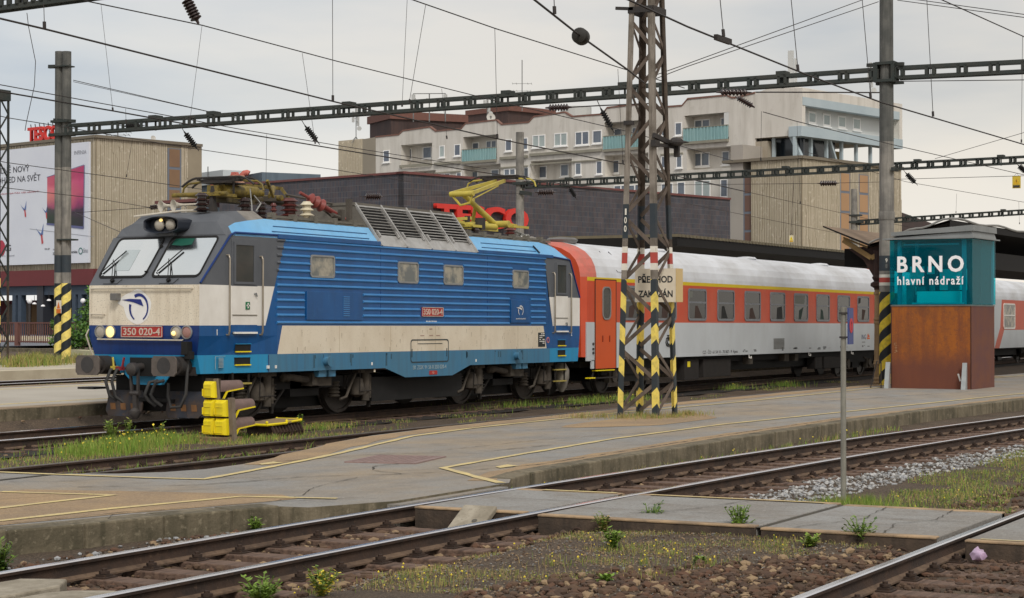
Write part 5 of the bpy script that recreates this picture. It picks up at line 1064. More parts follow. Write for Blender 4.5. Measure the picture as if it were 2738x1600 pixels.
m.build('bracing', BRACE if 0 else GANTRY, lm)
# ---- gantries across the tracks
def gantry(label, p, q, dep, n, w=.34, parts=()):
    p = Vector(p); q = Vector(q); t = thing('gantry_beam', label, 'gantry', tuple(p)); d = q - p; L_ = d.length; u = d.normalized(); up = Vector((0, 0, 1)); sdv = u.cross(up).normalized()
    for z, nm in ((0, 'lower_chord'), (dep, 'upper_chord')):
        m = MB()
        for s in (-w / 2, w / 2): m.bar(sdv * s + up * z, d + sdv * s + up * z, .05, .10)
        m.build(nm, GANTRY, t)
    m = MB()
    for i in range(n + 1):
        c = d * (i / n)
        for e in (-.10, .10):
            for s in (-w / 2, w / 2): m.bar(c + u * e + sdv * s, c + u * e + sdv * s + up * dep, .05, .085, up=u)
        m.bar(c - sdv * w / 2, c + sdv * w / 2, .06, .05); m.bar(c - sdv * w / 2 + up * dep, c + sdv * w / 2 + up * dep, .06, .05)
    m.build('batten', GANTRY, t)
    m = MB()
    for f in parts: c = d * f; m.box(c.x - .2, c.x + .2, c.y - .15, c.y + .15, c.z + dep + .03, c.z + dep + .14); m.bar(c + up * (dep + .05), c + up * -.08, .05, .05)
    if parts: m.build('wire_clamp', GANTRY, t)
    return t
LP, RP_ = Vector((49.75, 43.4, 0)), Vector((53.9, 16.36, 0))
gantry('nearest gantry beam from the twin masts over the train to the round mast', (49.8, 43.1, 8.12), (53.85, 16.7, 8.85), .27, 30, parts=(.12, .2, .38, .58, .72, .9))
gantry('gantry beam leaving the round mast to the upper right corner', (53.95, 16.0, 8.86), (55.2, 7.2, 8.93), .28, 10)
def far_mast(label, x, y, z0, h, r=.2):
    t = thing('concrete_mast', label, 'mast', (x, y, z0)); m = MB(); m.cyl((0, 0, 0), (0, 0, h), r, r * .9, 14); m.build('mast_shaft', POLEC, t, smooth=40); return t
fm = far_mast('grey concrete mast behind the raised pantograph', 90, 47.24, .4, 11.4, .24); m = MB(); m.box(-.3, .3, -.5, .3, 8.6, 8.75); m.bar((-.2, -.1, 8.2), (-.2, -.8, 8.1), .1, .2); m.build('clamp', GANTRY, fm)
gantry('second gantry beam, crossing in front of the apartment block', (90, 47.0, 8.85), (90, 20.5, 9.18), .28, 34, .3, (.1, .3, .55, .8, .95))
fm = far_mast('grey concrete mast in front of the ribbed building right of the lattice tower', 130, 41.79, .4, 10.6, .24); m = MB(); m.box(-.3, .3, -.6, .3, 8.2, 8.35); m.box(-.3, .3, -.5, .3, 8.7, 8.8); m.build('clamp', GANTRY, fm)
gantry('thin far gantry beam above the station roof at the right', (130, 41.5, 8.5), (130, 29.6, 8.95), .28, 18, .3, (.3, .85))
m = None
gu = gantry('dark gantry beam clipped by the upper left corner', tuple(atx(-60, 34, 30.0)), tuple(atx(330, -18, 30.5)), .26, 9, .26, (.3,))
# ---- overhead wires: each line with its droppers and insulators
def wire(label, pts, r=.012, drop=(), ins=(), cat='wire', extra=()):
    t = thing('overhead_wire', label, cat, tuple(pts[0])); o = Vector(pts[0]); m = MB(); m.tube([Vector(p) - o for p in pts], r, 5); m.build('conductor', WIRE, t)
    if drop:
        for p, q in drop: m = MB(); p = Vector(p) - o; q = Vector(q) - o; m.cyl(p, q, .006, n=4); m.cyl(q, q + (p - q).normalized() * .09, .022, n=6); m.build('dropper', WIRE, t)
    for p, q, rr in ins: insulator_part(t, Vector(p) - o, Vector(q) - o, rr)
    return t
def insulator_part(t, p, q, rr, n=7, matl=None):
    d = q - p; L_ = d.length; m = MB(); pf = [(.02, 0), (.03, L_ * .12)]
    for k in range(n): a = L_ * (.14 + .72 * k / n); pf += [(rr * .55, a), (rr, a + L_ * .03), (rr, a + L_ * .06), (rr * .55, a + L_ * .09)]
    pf += [(.03, L_ * .88), (.02, L_)]; m.lathe(p, d, pf, 12); return m.build('insulator', matl or CERAM, t, smooth=40)
W = wire
Z5, Z7 = 5.5, 6.8
A = lambda u, v, z: tuple(atz(u, v, z))
def line(z, *uv): return [A(u, v, z) for u, v in uv]
def dp(u0, v0, u1, v1, z):       # dropper down to the lower end on the wire at height z
    q = atz(u1, v1, z); d = (q - CP).dot(FW); return (tuple(atd(u0, v0, d)), tuple(q))
W('thick contact wire slanting from the upper left edge towards the lattice tower', line(Z5, (-40, 40), (0, 50), (119, 78), (900, 274), (1332, 372), (1666, 439), (1990, 512)), .013, [dp(117, 10, 119, 78, Z5), dp(889, -5, 890, 270, Z5), dp(1323, 77, 1330, 371, Z5), dp(1652, 185, 1666, 439, Z5)])
W('bearer wire from the top left with a hanging insulator and a looped clamp', line(Z7, (200, -6), (234, 4), (540, 68), (900, 164), (1325, 270), (1674, 351), (1960, 430)), .010, [dp(270, 12, 302, 298, Z7), dp(808, 142, 843, 385, Z7), dp(540, 70, 508, 322, Z7), dp(1181, 238, 1195, 372, Z7)], [(tuple(atd(494, -10, atz(540, 68, Z7).dot(FW))), tuple(atd(531, 64, (atz(540, 68, Z7) - CP).dot(FW))), .10)])
W('bearer wire across the upper middle, ending at the lattice tower', line(Z7, (1075, -10), (1109, 2), (1325, 77), (1681, 189), (1830, 236)), .010, [dp(1089, -6, 1075, 286, Z7), dp(1138, 14, 1094, 276, Z7)])
W('contact wire passing low over the front roof of the locomotive', line(Z5, (-40, 236), (0, 245), (302, 297), (468, 327), (576, 345), (900, 399), (1260, 457), (1700, 520)), .013, [dp(713, 360, 711, 496, 5.5)])
W('bearer wire above the low contact wire at the left', line(6.6, (-40, 219), (0, 227), (505, 320), (630, 344), (900, 389), (1300, 452)), .010, [dp(336, 291, 337, 330, 6.6)])
W('thin wire at the far left crossing the twin masts high up', line(6.6, (-20, 306), (18, 315), (158, 338), (480, 392), (900, 455), (1100, 487)), .010, [dp(354, 372, 338, 474, 6.6)])
W('thin wire crossing the billboard', line(6., (-20, 427), (16, 435), (446, 493), (700, 530)), .010)
W('thin wire running across the billboard to the horn of the locomotive', line(5.6, (-20, 494), (16, 503), (250, 530), (405, 556), (520, 575)), .010)
W('thick contact wire with a round weight, top middle', line(Z5, (1405, -18), (1429, 0), (1553, 98), (1681, 189), (1722, 222)), .014, [dp(1481, -10, 1483, 38, Z5)])
W('long contact wire from the lattice tower to the right edge', line(Z5, (1660, -8), (1680, 0), (1838, 72), (2151, 198), (2352, 273), (2738, 387), (2790, 402)), .013, [dp(1925, -5, 1935, 98, Z5), dp(2115, -5, 2134, 190, Z5), dp(2305, -5, 2328, 262, Z5), dp(2478, -5, 2495, 312, Z5)])
m = MB(); c = atz(1935, 106, Z5); wx = [c + Vector((.25 * k, .01, 0)) for k in (-1, 1)]; m.bar(wx[0], wx[1], .05, .07, 0); wc = m.build('wire_clip', WIRE); tag(wc, 'dark finned clamp on the long contact wire right of the lattice tower', 'clamp')
bx_ = atz(1553, 98, Z5); m = MB(); dv = (atz(1681, 189, Z5) - bx_).normalized(); m.lathe(bx_ - dv * .12, dv, [(.04, 0), (.09, .015), (.105, .05), (.105, .19), (.09, .225), (.04, .24)], 20)
tag(m.build('tension_weight', mat('weight_black', (34, 32, 26), (26, 25, 22), rough=.6), smooth=40), 'black drum-shaped weight threaded on the wire in the top middle', 'weight')
W('upper of two parallel span wires from the lattice tower to the round mast', [tuple(atd(1745, 204, 45)), tuple(atd(1838, 171, 47)), tuple(atd(2306, 0, 54)), tuple(atd(2345, -14, 55))], .011)
W('lower of two parallel span wires from the lattice tower to the round mast', [tuple(atd(1745, 214, 45)), tuple(atd(1838, 178, 47)), tuple(atd(2349, 5, 55))], .011)
W('upper span wire right of the round mast, leaving at the top right', [tuple(atd(2390, -14, 55)), tuple(atd(2440, -2, 54)), tuple(atd(2760, 42, 48))], .011)
W('lower span wire right of the round mast, leaving at the top right', [tuple(atd(2400, 1, 55)), tuple(atd(2760, 50, 48))], .011)
W('bearer wire in the upper right corner', line(Z7, (2500, -8), (2518, 0), (2734, 97), (2780, 120)), .010, [dp(2734, 97, 2731, 382, Z7)])
W('thin bearer wire falling to the right behind the round mast', line(6.5, (2041, 300), (2130, 325), (2406, 392), (2738, 468), (2780, 478)), .010, [dp(2131, 325, 2140, 545, 6.5), dp(2036, 298, 2034, 430, 6.5)], [(tuple(atd(1966, 258, 52)), tuple(atd(2018, 288, 52)), .085)])
W('straight tube wire below the gantry right of the round mast', [tuple(atd(2392, 218, 54)), tuple(atd(2760, 214, 46))], .012)
W('steady arm wire with a horizontal insulator left of the round mast', [tuple(atd(2352, 248, 54)), tuple(atd(2080, 247, 54)), tuple(atd(2020, 247, 54))], .02, (), [(tuple(atd(1915, 247, 54)), tuple(atd(2010, 248, 54)), .10)])
W('steady arm wire with a horizontal insulator left of the lattice tower', [tuple(atd(1745, 277, 52)), tuple(atd(1600, 283, 52)), tuple(atd(1530, 287, 52))], .018, (), [(tuple(atd(1458, 289, 52)), tuple(atd(1530, 287, 52)), .10)])
W('horizontal cross wire with an insulator over the ribbed corner building', [tuple(atd(1700, 496, 95)), tuple(atd(2182, 491, 95)), tuple(atd(2362, 487, 95))], .012, (), [(tuple(atd(2185, 491, 95)), tuple(atd(2245, 490, 95)), .14)])
W('horizontal cross wire in front of the brick wall', [tuple(atd(960, 526, 95)), tuple(atd(1030, 525, 95)), tuple(atd(1480, 515, 95)), tuple(atd(1640, 508, 95))], .012, (), [(tuple(atd(970, 526, 95)), tuple(atd(1026, 526, 95)), .16), (tuple(atd(1430, 515, 95)), tuple(atd(1488, 514, 95)), .16)])
W('pale cross wire at the right edge below the gantry', [tuple(atd(2390, 480, 90)), tuple(atd(2760, 470, 80))], .012)
W('slack slanting wires of the second gantry at the right', [tuple(atd(2500, 425, 88)), tuple(atd(2738, 355, 80)), tuple(atd(2770, 346, 80))], .012)
W('far thin wire above the carriage roof', [tuple(atd(1838, 545, 110)), tuple(atd(2320, 640, 125))], .012); W('far thin wire crossing the ribbed corner building', [tuple(atd(1838, 475, 100)), tuple(atd(1990, 512, 104)), tuple(atd(2340, 590, 116)), tuple(atd(2600, 640, 120))], .012)
W('far thin wire at the right in the sky', [tuple(atd(2150, 405, 100)), tuple(atd(2420, 486, 100)), tuple(atd(2760, 545, 96))], .012, [((tuple(atd(2558, 518, 98))), tuple(atd(2556, 570, 98))), ((tuple(atd(2724, 540, 97))), tuple(atd(2726, 600, 97)))])
W('guy wire from the twin masts down to the gantry', [tuple(atd(196, 215, 69)), tuple(atd(640, 318, 66))], .014); W('second guy wire from the twin masts just below the first', [tuple(atd(196, 219, 69)), tuple(atd(645, 319, 66))], .010)
W('slack cable hanging at the upper left edge', [tuple(atd(72, 35, 52)), tuple(atd(76, 70, 52)), tuple(atd(95, 165, 52)), tuple(atd(92, 230, 52)), tuple(atd(70, 330, 52)), tuple(atd(67, 350, 52))], .010)
W('short stay wires fixed to the twin masts above the locomotive cab', [tuple(atd(200, 568, 69)), tuple(atd(300, 612, 60)), tuple(atd(330, 624, 58))], .01); W('thin wire from the twin masts to the dark insulator by the horn', [tuple(atd(190, 570, 69)), tuple(atd(405, 555, 66))], .01, (), [(tuple(atd(398, 556, 66)), tuple(atd(425, 553, 66)), .09)])
INS = [('black slanting insulator under the near gantry above the ribbed left building', 492, 352, 527, 398, 60, .10), ('black slanting insulator under the near gantry above the front pantograph', 815, 336, 850, 381, 58, .10), ('black slanting insulator under the near gantry left of the lattice tower', 1606, 290, 1638, 348, 52, .085), ('horizontal black insulator with pale ends on top of the near gantry', 330, 338, 380, 336, 66, .13), ('black insulator under the second gantry right of the round mast', 2421, 462, 2450, 492, 88, .13), ('black insulator under the second gantry at the right edge', 2722, 442, 2745, 462, 84, .13), ('dark insulator below the second gantry left of the lattice tower', 1522, 500, 1540, 530, 95, .12)]
for lb, u0, v0, u1, v1, dd, rr in INS:
    t = thing('wire_insulator', lb, 'insulator', tuple(atd(u0, v0, dd)), 0, 'insulators hanging from the gantries'); p = Vector((0, 0, 0)); q = atd(u1, v1, dd) - atd(u0, v0, dd); insulator_part(t, p, q, rr, 7, BLACK)
    m = MB(); m.tube([q * -.35 + Vector((0, 0, .05)), p], .012, 5); m.tube([q, q * 1.14], .014, 5); m.pieces('link', WIRE, t)
# warning tags hanging in the wires
def tri_sign(label, u, v, dd, w, h, cw):
    c = atd(u, v, dd); t = thing('warning_sign', label, 'sign', tuple(c)); m = MB(); m.box(-.01, .01, -w / 2, w / 2, -h / 2, h / 2); m.build('board', mat(cw[0], cw[1], rough=.5), t)
    m = MB(); m.prism([(-w * .38, -h * .16), (w * .38, -h * .16), (0, h * .36)], lambda a, b_, s: (-.012 - .004 * s, a, b_)); tr = m.build('triangle', YELLOW if cw[2] else mat('amber', (214, 170, 30)), t)
    m = MB(); m.prism([(-w * .05, h * .0), (w * .08, h * .12), (0, h * .12), (w * .04, h * .26), (-w * .07, h * .1), (w * .0, h * .1), (-w * .06, -.1 * h)], lambda a, b_, s: (-.018 - .003 * s, a, b_)); m.box(-.02, -.012, -w * .4, w * .4, -h * .44, -h * .24); m.build('symbol', IRON if not cw[2] else MATS['amber'] if 'amber' in MATS else mat('amber', (214, 170, 30)), t)
    m = MB(); m.cyl((0, -w * .3, h / 2), (0, 0, h / 2 + .12), .006, n=4); m.cyl((0, w * .3, h / 2), (0, 0, h / 2 + .12), .006, n=4); m.build('hanger', WIRE, t)
tri_sign('yellow high-voltage warning sign hanging at the right edge', 2718, 488, 70, .30, .44, ('sign_yellow', (206, 180, 60), 0)); tri_sign('small white and yellow warning sign hanging before the ribbed corner building', 2116, 639, 100, .24, .36, ('sign_white', (222, 212, 180), 1))
W('thin hanging wire that carries the small warning sign', [tuple(atd(2123, 470, 100)), tuple(atd(2118, 560, 100)), tuple(atd(2115, 628, 100))], .010)
# ---- glazed kiosk on a weathering-steel base
KX, KY = 51.57, 13.32
K = thing('station_kiosk', 'turquoise glazed kiosk on a rusty steel base with the station name', 'kiosk', (KX, KY, .03)); K.rotation_euler.z = radians(-2)
COR = mat('weathering_steel', (158, 90, 28), (126, 74, 38), rough=.8, ns=1.3, nd=.9, streak=[(116, 64, 40), .8, (3.2, 3.2, .3)], speck=[((100, 62, 48), .5, 9, .5), ((176, 108, 44), .5, 26, .58)], bump=.25, zmix=((104, 60, 48), .95, .5, .7))
COR2 = mat('weathering_steel_plum', (100, 62, 56), (116, 70, 44), rough=.8, ns=2, nd=.6, speck=((84, 58, 58), .5, 24))
KW, KD, KB, KT = 2.24, 2.2, 2.3, 4.08
m = MB(); m.box(0, KD, 0, KW, 0, KB - .02); b_ = m.build('steel_base', COR, K)
m = MB(); m.box(.02, KD, -.004, .0, .0, KB - .03); m.box(-.004, 0, 0.02, KW - .02, .0, .0 + .01); m.build('side_plate', COR2, K); m = MB(); m.box(-.012, .0, -.004, .02, .0, KB - .02); m.box(-.012, .0, KW - .02, KW + .004, 0, KB - .02); m.build('corner_seam', mat('seam_dark_rust', (70, 46, 38), rough=.9), K); m = MB(); m.box(-.02, KD + .01, -.015, KW + .01, KB - .05, KB - .015); m.build('sill_trim', GREY, K)
m = MB(); m.bar((-.006, .36, .42), (-.006, .3, .22), .045, .004, up=(1, 0, 0)); m.build('scratch', WHITE, b_)
m = MB(); x0 = -.006
for p, q in (((2.12, 1.32), (2.04, 1.32)), ((2.12, 1.32), (2.12, 1.24)), ((2.12, 1.24), (2.02, 1.22)), ((2.1, 1.12), (2.02, 1.12)), ((2.06, 1.18), (2.06, 1.06)), ((2.1, .98), (2.02, 1.0)), ((2.06, 1.04), (2.04, .94)), ((2.12, .9), (2.0, .96))): m.bar((x0, 2.1 + (p[0] - 2.06) * .8, 1.1 + (p[1] - 1.1) * .62), (x0, 2.1 + (q[0] - 2.06) * .8, 1.1 + (q[1] - 1.1) * .62), .007, .004, up=(1, 0, 0))
m.build('graffiti', mat('graffiti_pale', (176, 150, 116)), b_)
gl = bpy.data.materials.new('turquoise_glass'); gl.use_nodes = True; N = gl.node_tree.nodes; L_ = gl.node_tree.links; bs_ = N['Principled BSDF']; bs_.inputs['Base Color'].default_value = (.0, .15, .21, 1); bs_.inputs['Roughness'].default_value = .03; bs_.inputs['Specular IOR Level'].default_value = .6
tr_ = N.new('ShaderNodeBsdfTransparent'); tr_.inputs[0].default_value = (.10, .95, 1.0, 1); mx_ = N.new('ShaderNodeMixShader'); mx_.inputs[0].default_value = .22; L_.new(tr_.outputs[0], mx_.inputs[1]); L_.new(bs_.outputs[0], mx_.inputs[2]); L_.new(mx_.outputs[0], N['Material Output'].inputs['Surface'])
m = MB(); m.box(-.03, -.015, -.02, KW + .02, KB, KT); m.build('glass_panel', gl, K); m = MB(); m.box(-.01, KD + .02, -.035, -.02, KB, KT); m.build('glass_panel', gl, K); m = MB(); m.box(-.01, KD, KW + .01, KW + .025, KB, KT); m.build('glass_panel', gl, K)
TQ = mat('turquoise_frame', (70, 150, 164), (60, 136, 150), rough=.4)
for x, y in ((.05, .22), (.05, KW - .22), (KD - .1, .05), (KD - .1, KW - .05)): m = MB(); m.box(x, x + .1, y - .05, y + .05, KB, KT); m.build('post', TQ, K)
m = MB(); m.box(.02, .06, .35, KW - .35, 3.92, 3.96); m.box(-.02, .1, .2, KW - .6, KB, KB + .05); m.pieces('rail', TQ, K)
INT = mat('kiosk_interior', (104, 124, 124), (74, 92, 92), rough=.8); INL = mat('kiosk_paper', (246, 250, 248), rough=.7); IND = mat('kiosk_dark', (44, 50, 52), rough=.7)
m = MB(); m.box(KD - .06, KD, .05, KW - .05, KB, KT); m.box(.06, KD - .06, .4, .44, 3.0, KT) if 0 else m.box(1.1, KD - .06, .05, .9, KB, KT); m.build('back_wall', IND, K)
m = MB(); m.box(.35, .85, .42, 1.62, KB, KB + .36); m.build('counter', INL, K)
m = MB(); m.box(1.0, 1.04, .42, 1.18, KB + .40, KB + .98); m.box(.9, .94, 1.6, 2.0, KB + .6, KB + 1.06); m.box(.95, 1.0, 1.32, 1.52, KB + .85, KB + 1.06); m.box(.8, .84, 1.75, 2.05, KB + .28, KB + .5); m.pieces('notice', INL, K)
m = MB(); m.cyl((.55, 1.25, KB + .36), (.55, 1.25, KB + .66), .08, n=12); m.box(.45, .6, 1.75, 1.95, KB, KB + .55); m.box(.5, .62, .5, .8, KB + .36, KB + .7); m.box(.7, .8, 1.5, 1.75, KB + .36, KB + .5); m.build('equipment', INT, K)
m = MB(); m.box(.02, KD - .02, 0.02, KW - .02, KB - .02, KB); m.build('floor_plate', GREY, K)
KR = mat('kiosk_roof_grey', (142, 146, 146), (122, 126, 126), rough=.5, metal=.3, ns=2)
m = MB(); m.box(-.12, KD + .12, -.14, KW + .2, KT, KT + .035)
m.loft([[(-.05, -.06, KT + .035), (KD + .02, -.06, KT + .035), (KD + .02, KW + .1, KT + .035), (-.05, KW + .1, KT + .035)], [(-.03, -.04, KT + .2), (KD - .1, -.04, KT + .2), (KD - .1, KW - .1, KT + .06), (-.03, KW - .1, KT + .06)]])
m.loft([[(-.1, -.09, KT + .2), (KD - .02, -.09, KT + .2), (KD - .02, KW - .05, KT + .1), (-.1, KW - .05, KT + .1)], [(-.1, -.09, KT + .36), (KD - .05, -.09, KT + .36), (KD - .05, KW - .02, KT + .2), (-.1, KW - .02, KT + .2)]])
m.build('roof', KR, K)
WL = mat('white_letters', (250, 250, 252), rough=.4)
text('lettering', 'BRNO', .5, WL, (-.034, 1.12, 3.40), (0, -1, 0), (0, 0, 1), K, bold=.014, spacing=1.4, width=1.86, height=.45, extrude=.002)
text('lettering', 'hlavní nádraží', .25, WL, (-.034, 1.12, 2.95), (0, -1, 0), (0, 0, 1), K, bold=.005, spacing=1.25, width=1.86, height=.235, extrude=.002)
for k, (x, y) in enumerate(((-.12, KW + .02), (-.12, .14))):
    t = thing('steel_bracket', ['grey steel fin leaning on the kiosk corner beside the striped mast', 'grey steel fin leaning on the kiosk front near its right corner'][k], 'bracket', (KX + x - .1, KY + y, .03), 0, 'steel fins at the kiosk'); m = MB(); m.loft([[(-.12, -.06, 0), (.1, -.06, 0), (.1, .06, 0), (-.12, .06, 0)], [(.06, -.06, .72), (.1, -.06, .72), (.1, .06, .72), (.06, .06, .72)]]); m.build('fin', mat('galvanised', (176, 182, 182), (150, 156, 158), rough=.4, metal=.4, ns=5), t)
t = thing('triangular_frame', 'thin triangular steel frame at the foot of the striped mast', 'frame', (KX - .2, KY + KW + .32, .03)); m = MB(); m.tube([(0, .18, 0), (0, .0, .74), (0, -.12, .74), (0, -.12, 0), (0, .18, 0)], .018, 4); m.build('frame_tube', IRON, t)
# ---- cast-iron canopy at the right with its column
CB = mat('canopy_boards', (136, 116, 96), (112, 96, 80), rough=.9, ns=1.5, streak=((86, 74, 62), .5, (.4, 8, 8))); CD = mat('canopy_dark', (16, 15, 14), (22, 20, 18), rough=.95)  # near-black underside: shade below the canopy put into the colour
CN = thing('platform_canopy', 'butterfly platform canopy with dark underside behind the kiosk', 'canopy', (54.4, 16.75, .03))
def cpt(u, v, x): p = atx(u, v, x) - Vector((54.4, 16.75, .03)); return p
x0 = 54.0
sec = [cpt(2200, 604, x0), cpt(2330, 652, x0), cpt(2372, 640, x0), cpt(2440, 625, x0), cpt(2540, 588, x0)]
sec[1] = Vector((0, sec[1].y, sec[1].z)); 
m = MB(); far_ = [p + Vector((60, 0, .12)) for p in sec]
lefts = [sec[0], cpt(2325, 653, x0)]
m.add([lefts[0], lefts[1], lefts[1] + Vector((60, 0, 0)), lefts[0] + Vector((60, 0, 0))], [(0, 1, 2, 3)], 0)
m.add([lefts[1], sec[4], sec[4] + Vector((60, 0, .1)), lefts[1] + Vector((60, 0, 0))], [(0, 1, 2, 3)], 0)
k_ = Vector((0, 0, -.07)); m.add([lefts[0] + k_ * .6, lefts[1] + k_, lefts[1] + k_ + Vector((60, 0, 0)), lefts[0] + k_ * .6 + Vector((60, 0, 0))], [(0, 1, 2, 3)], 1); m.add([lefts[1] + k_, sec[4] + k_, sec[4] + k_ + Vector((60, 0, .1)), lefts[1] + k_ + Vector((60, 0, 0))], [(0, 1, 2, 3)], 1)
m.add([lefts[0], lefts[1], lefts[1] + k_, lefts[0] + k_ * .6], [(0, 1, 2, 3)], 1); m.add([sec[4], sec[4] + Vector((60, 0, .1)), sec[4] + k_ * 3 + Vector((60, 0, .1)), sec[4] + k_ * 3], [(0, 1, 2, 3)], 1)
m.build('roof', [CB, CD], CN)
m = MB(); pts = [lefts[1] + (sec[4] - lefts[1]) * (i / 12) + Vector((-.02, 0, .03 + .035 * sin(i * 1.3))) for i in range(13)]; m.tube(pts, .03, 6); pe = [sec[4] + Vector((i * .8, 0, .03 + .04 * sin(i * 1.1) - .0)) for i in range(30)]; m.tube(pe, .035, 6); m.pieces('roof_edge', mat('zinc_edge', (160, 160, 156), (126, 126, 122), rough=.45, metal=.4), CN)
m = MB(); L1 = lefts[1]
m.bar(cpt(2255, 643, x0 + .3), cpt(2330, 690, x0 + .3), .08, .14); m.bar(cpt(2330, 690, x0 + .3), cpt(2420, 650, x0 + .3), .08, .14); m.bar(cpt(2255, 636, x0 + .3), cpt(2320, 662, x0 + .3), .06, .05); m.pieces('beam', mat('canopy_beam', (150, 122, 78), (118, 98, 66), rough=.8, ns=4), CN)
m = MB(); m.lathe((.3, L1.y, L1.z - .02), (0, 0, -1), [(.22, 0), (.24, .06), (.18, .16), (.05, .22)], 16); m.build('gutter_bowl', mat('bowl_pale', (176, 168, 140), (140, 130, 104), rough=.8), CN, smooth=40)
m = MB(); m.cyl((0, 0, 0), (0, 0, 2.75), .145, .125, 16)
for z, r in ((.0, .18), (.12, .165), (.56, .165), (.62, .155), (1.75, .15), (1.85, .155), (2.6, .15)): m.lathe((0, 0, z), (0, 0, 1), [(.14, 0), (r, .02), (r, .06), (.14, .09)], 16)
m.build('column', mat('column_tan', (164, 138, 102), (128, 106, 80), rough=.7, ns=4, streak=((96, 78, 58), .6, (9, 9, .6))), CN, smooth=40)
m = MB(); m.cyl((0, 0, 2.75), (0, 0, 3.9), .14, .17, 12); m.lathe((0, 0, 2.8), (0, 0, 1), [(.14, 0), (.24, .06), (.24, .14), (.14, .2), (.2, .3), (.14, .4)], 12); m.prism([(.1, 3.05), (.22, 3.25), (.45, 3.62), (.9, 3.95), (.2, 4.05), (-.2, 4.05), (-1.2, 4.1), (-.5, 3.55), (-.2, 3.2), (-.12, 3.0)], lambda a, c, s: (-.04 + .08 * s, a, c)); 
m_ = MB(); m_.box(.5, 40, -1.9, 1.2, 3.45, 3.98); m_.build('canopy_shade_mass', CD, CN)  # solid black mass added in place of the shade under the roof
m.build('capital', mat('cast_iron_rust', (60, 40, 34), (38, 28, 26), rough=.8, ns=8), CN)
for x in (36, 50): m = MB(); m.cyl((x, 0, 0), (x, 0, 3.6), .14, n=12); m.build('column', MATS['column_tan'], CN)
lt = bpy.data.materials.new('lit_lamp_tube'); lt.use_nodes = True; q_ = lt.node_tree.nodes['Principled BSDF']; q_.inputs['Emission Color'].default_value = (1, 1, 1, 1); q_.inputs['Emission Strength'].default_value = 1.2
for k, (u, v, w) in enumerate(((2657, 711, .30), (2702, 715, .16))):
    p = atx(u, v, 66 + 8 * k); t = thing('canopy_lamp', ['lit white lamp under the dark canopy, the larger one', 'lit white lamp under the dark canopy, the smaller one farther back'][k], 'lamp', tuple(p)); m = MB(); m.lathe((0, 0, 0), (0, 0, -1), [(w * .5, 0), (w * .9, .05), (w * .9, .12), (w * .3, .16)], 12); m.build('diffuser', lt, t); m = MB(); m.cyl((0, 0, 0), (0, 0, .5), .02, n=6); m.build('stem', IRON, t)
# railing at the right behind the kiosk
t = thing('railing', 'dark brown railing of close upright bars right of the rusty kiosk', 'railing', (60.0, 13.2, .03)); m = MB()
for i in range(36): m.box(-.02, .02, -.0 - i * .11, .045 - i * .11, .08, 1.12)
m.pieces('bar', mat('railing_brown', (70, 48, 38), (46, 36, 32), rough=.7), t); m = MB(); m.box(-.03, .03, -4, .1, 1.1, 1.16); m.box(-.03, .03, -4, .1, .05, .1); m.build('rail', IRON, t)
m = MB(); m.box(.3, .4, -4, .2, .1, 1.1); m.build('backing_panel', BLACK, t)
# canopy roof beyond the train
FC = thing('far_canopy', 'long dark corrugated canopy roof rising just above the carriage roofs', 'canopy', (62.4, 29, .3)); m = MB()
fa = [aty(1612, 646, 29), aty(1637, 632, 29), aty(1999, 667, 29), aty(2345, 705, 29)]
z1, z2 = 4.62, 4.36
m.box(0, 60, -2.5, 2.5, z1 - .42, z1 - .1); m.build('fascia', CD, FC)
m = MB(); 
for i in range(170): x = i * .35; m.box(x, x + .2, -2.55, 2.55, z1 - .1, z1 + .0)
m.build('corrugated_roof', mat('corrugated_tan', (112, 104, 84), (84, 78, 66), rough=.9), FC); m = MB()
for x in (4, 16, 28, 40, 52): m.cyl((x, 0, 0), (x, 0, z1 - .4), .14, n=10)
m.pieces('column', IRON, FC)
# ---- stop signal of the train: yellow shunting signal seen from behind
SG = thing('dwarf_signal', 'yellow five-box ground signal with brown hoods beside the train', 'signal', tuple(atz(585, 1166, -.12))); SG.scale = (1.06, 1.06, 1.06); SG.rotation_euler.z = radians(-8)
HOOD = mat('hood_brown', (118, 98, 92), (94, 78, 74), rough=.7, ns=8); SY = mat('signal_box_yellow', (238, 218, 22), (222, 196, 28), rough=.5, ns=4, streak=((206, 176, 40), .5, (8, 8, 1)))
def sbox(y, z):
    m = MB(); w, h = .235, .275
    m.loft([[(-.0, y - w / 2, z), (-.0, y + w / 2, z), (-.0, y + w / 2, z + h), (-.0, y - w / 2, z + h)], [(-.08, y - w / 2, z), (-.08, y + w / 2, z), (-.08, y + w / 2, z + h), (-.08, y - w / 2, z + h)], [(-.14, y - w / 2 + .03, z + .01), (-.14, y + w / 2 - .03, z + .01), (-.14, y + w / 2 - .03, z + h - .05), (-.14, y - w / 2 + .03, z + h - .05)]])
    m.box(-.15, -.138, y - w / 2 + .04, y + w / 2 - .05, z + .155, z + .165); m.box(-.15, -.138, y - w / 2 + .04, y + w / 2 - .05, z + .035, z + .045); m.cyl((-.155, y + w / 2 - .03, z + .03), (-.155, y + w / 2 - .03, z + .15), .014, n=6)
    bx = m.build('lamp_housing', SY, SG, bevel=.01); return bx
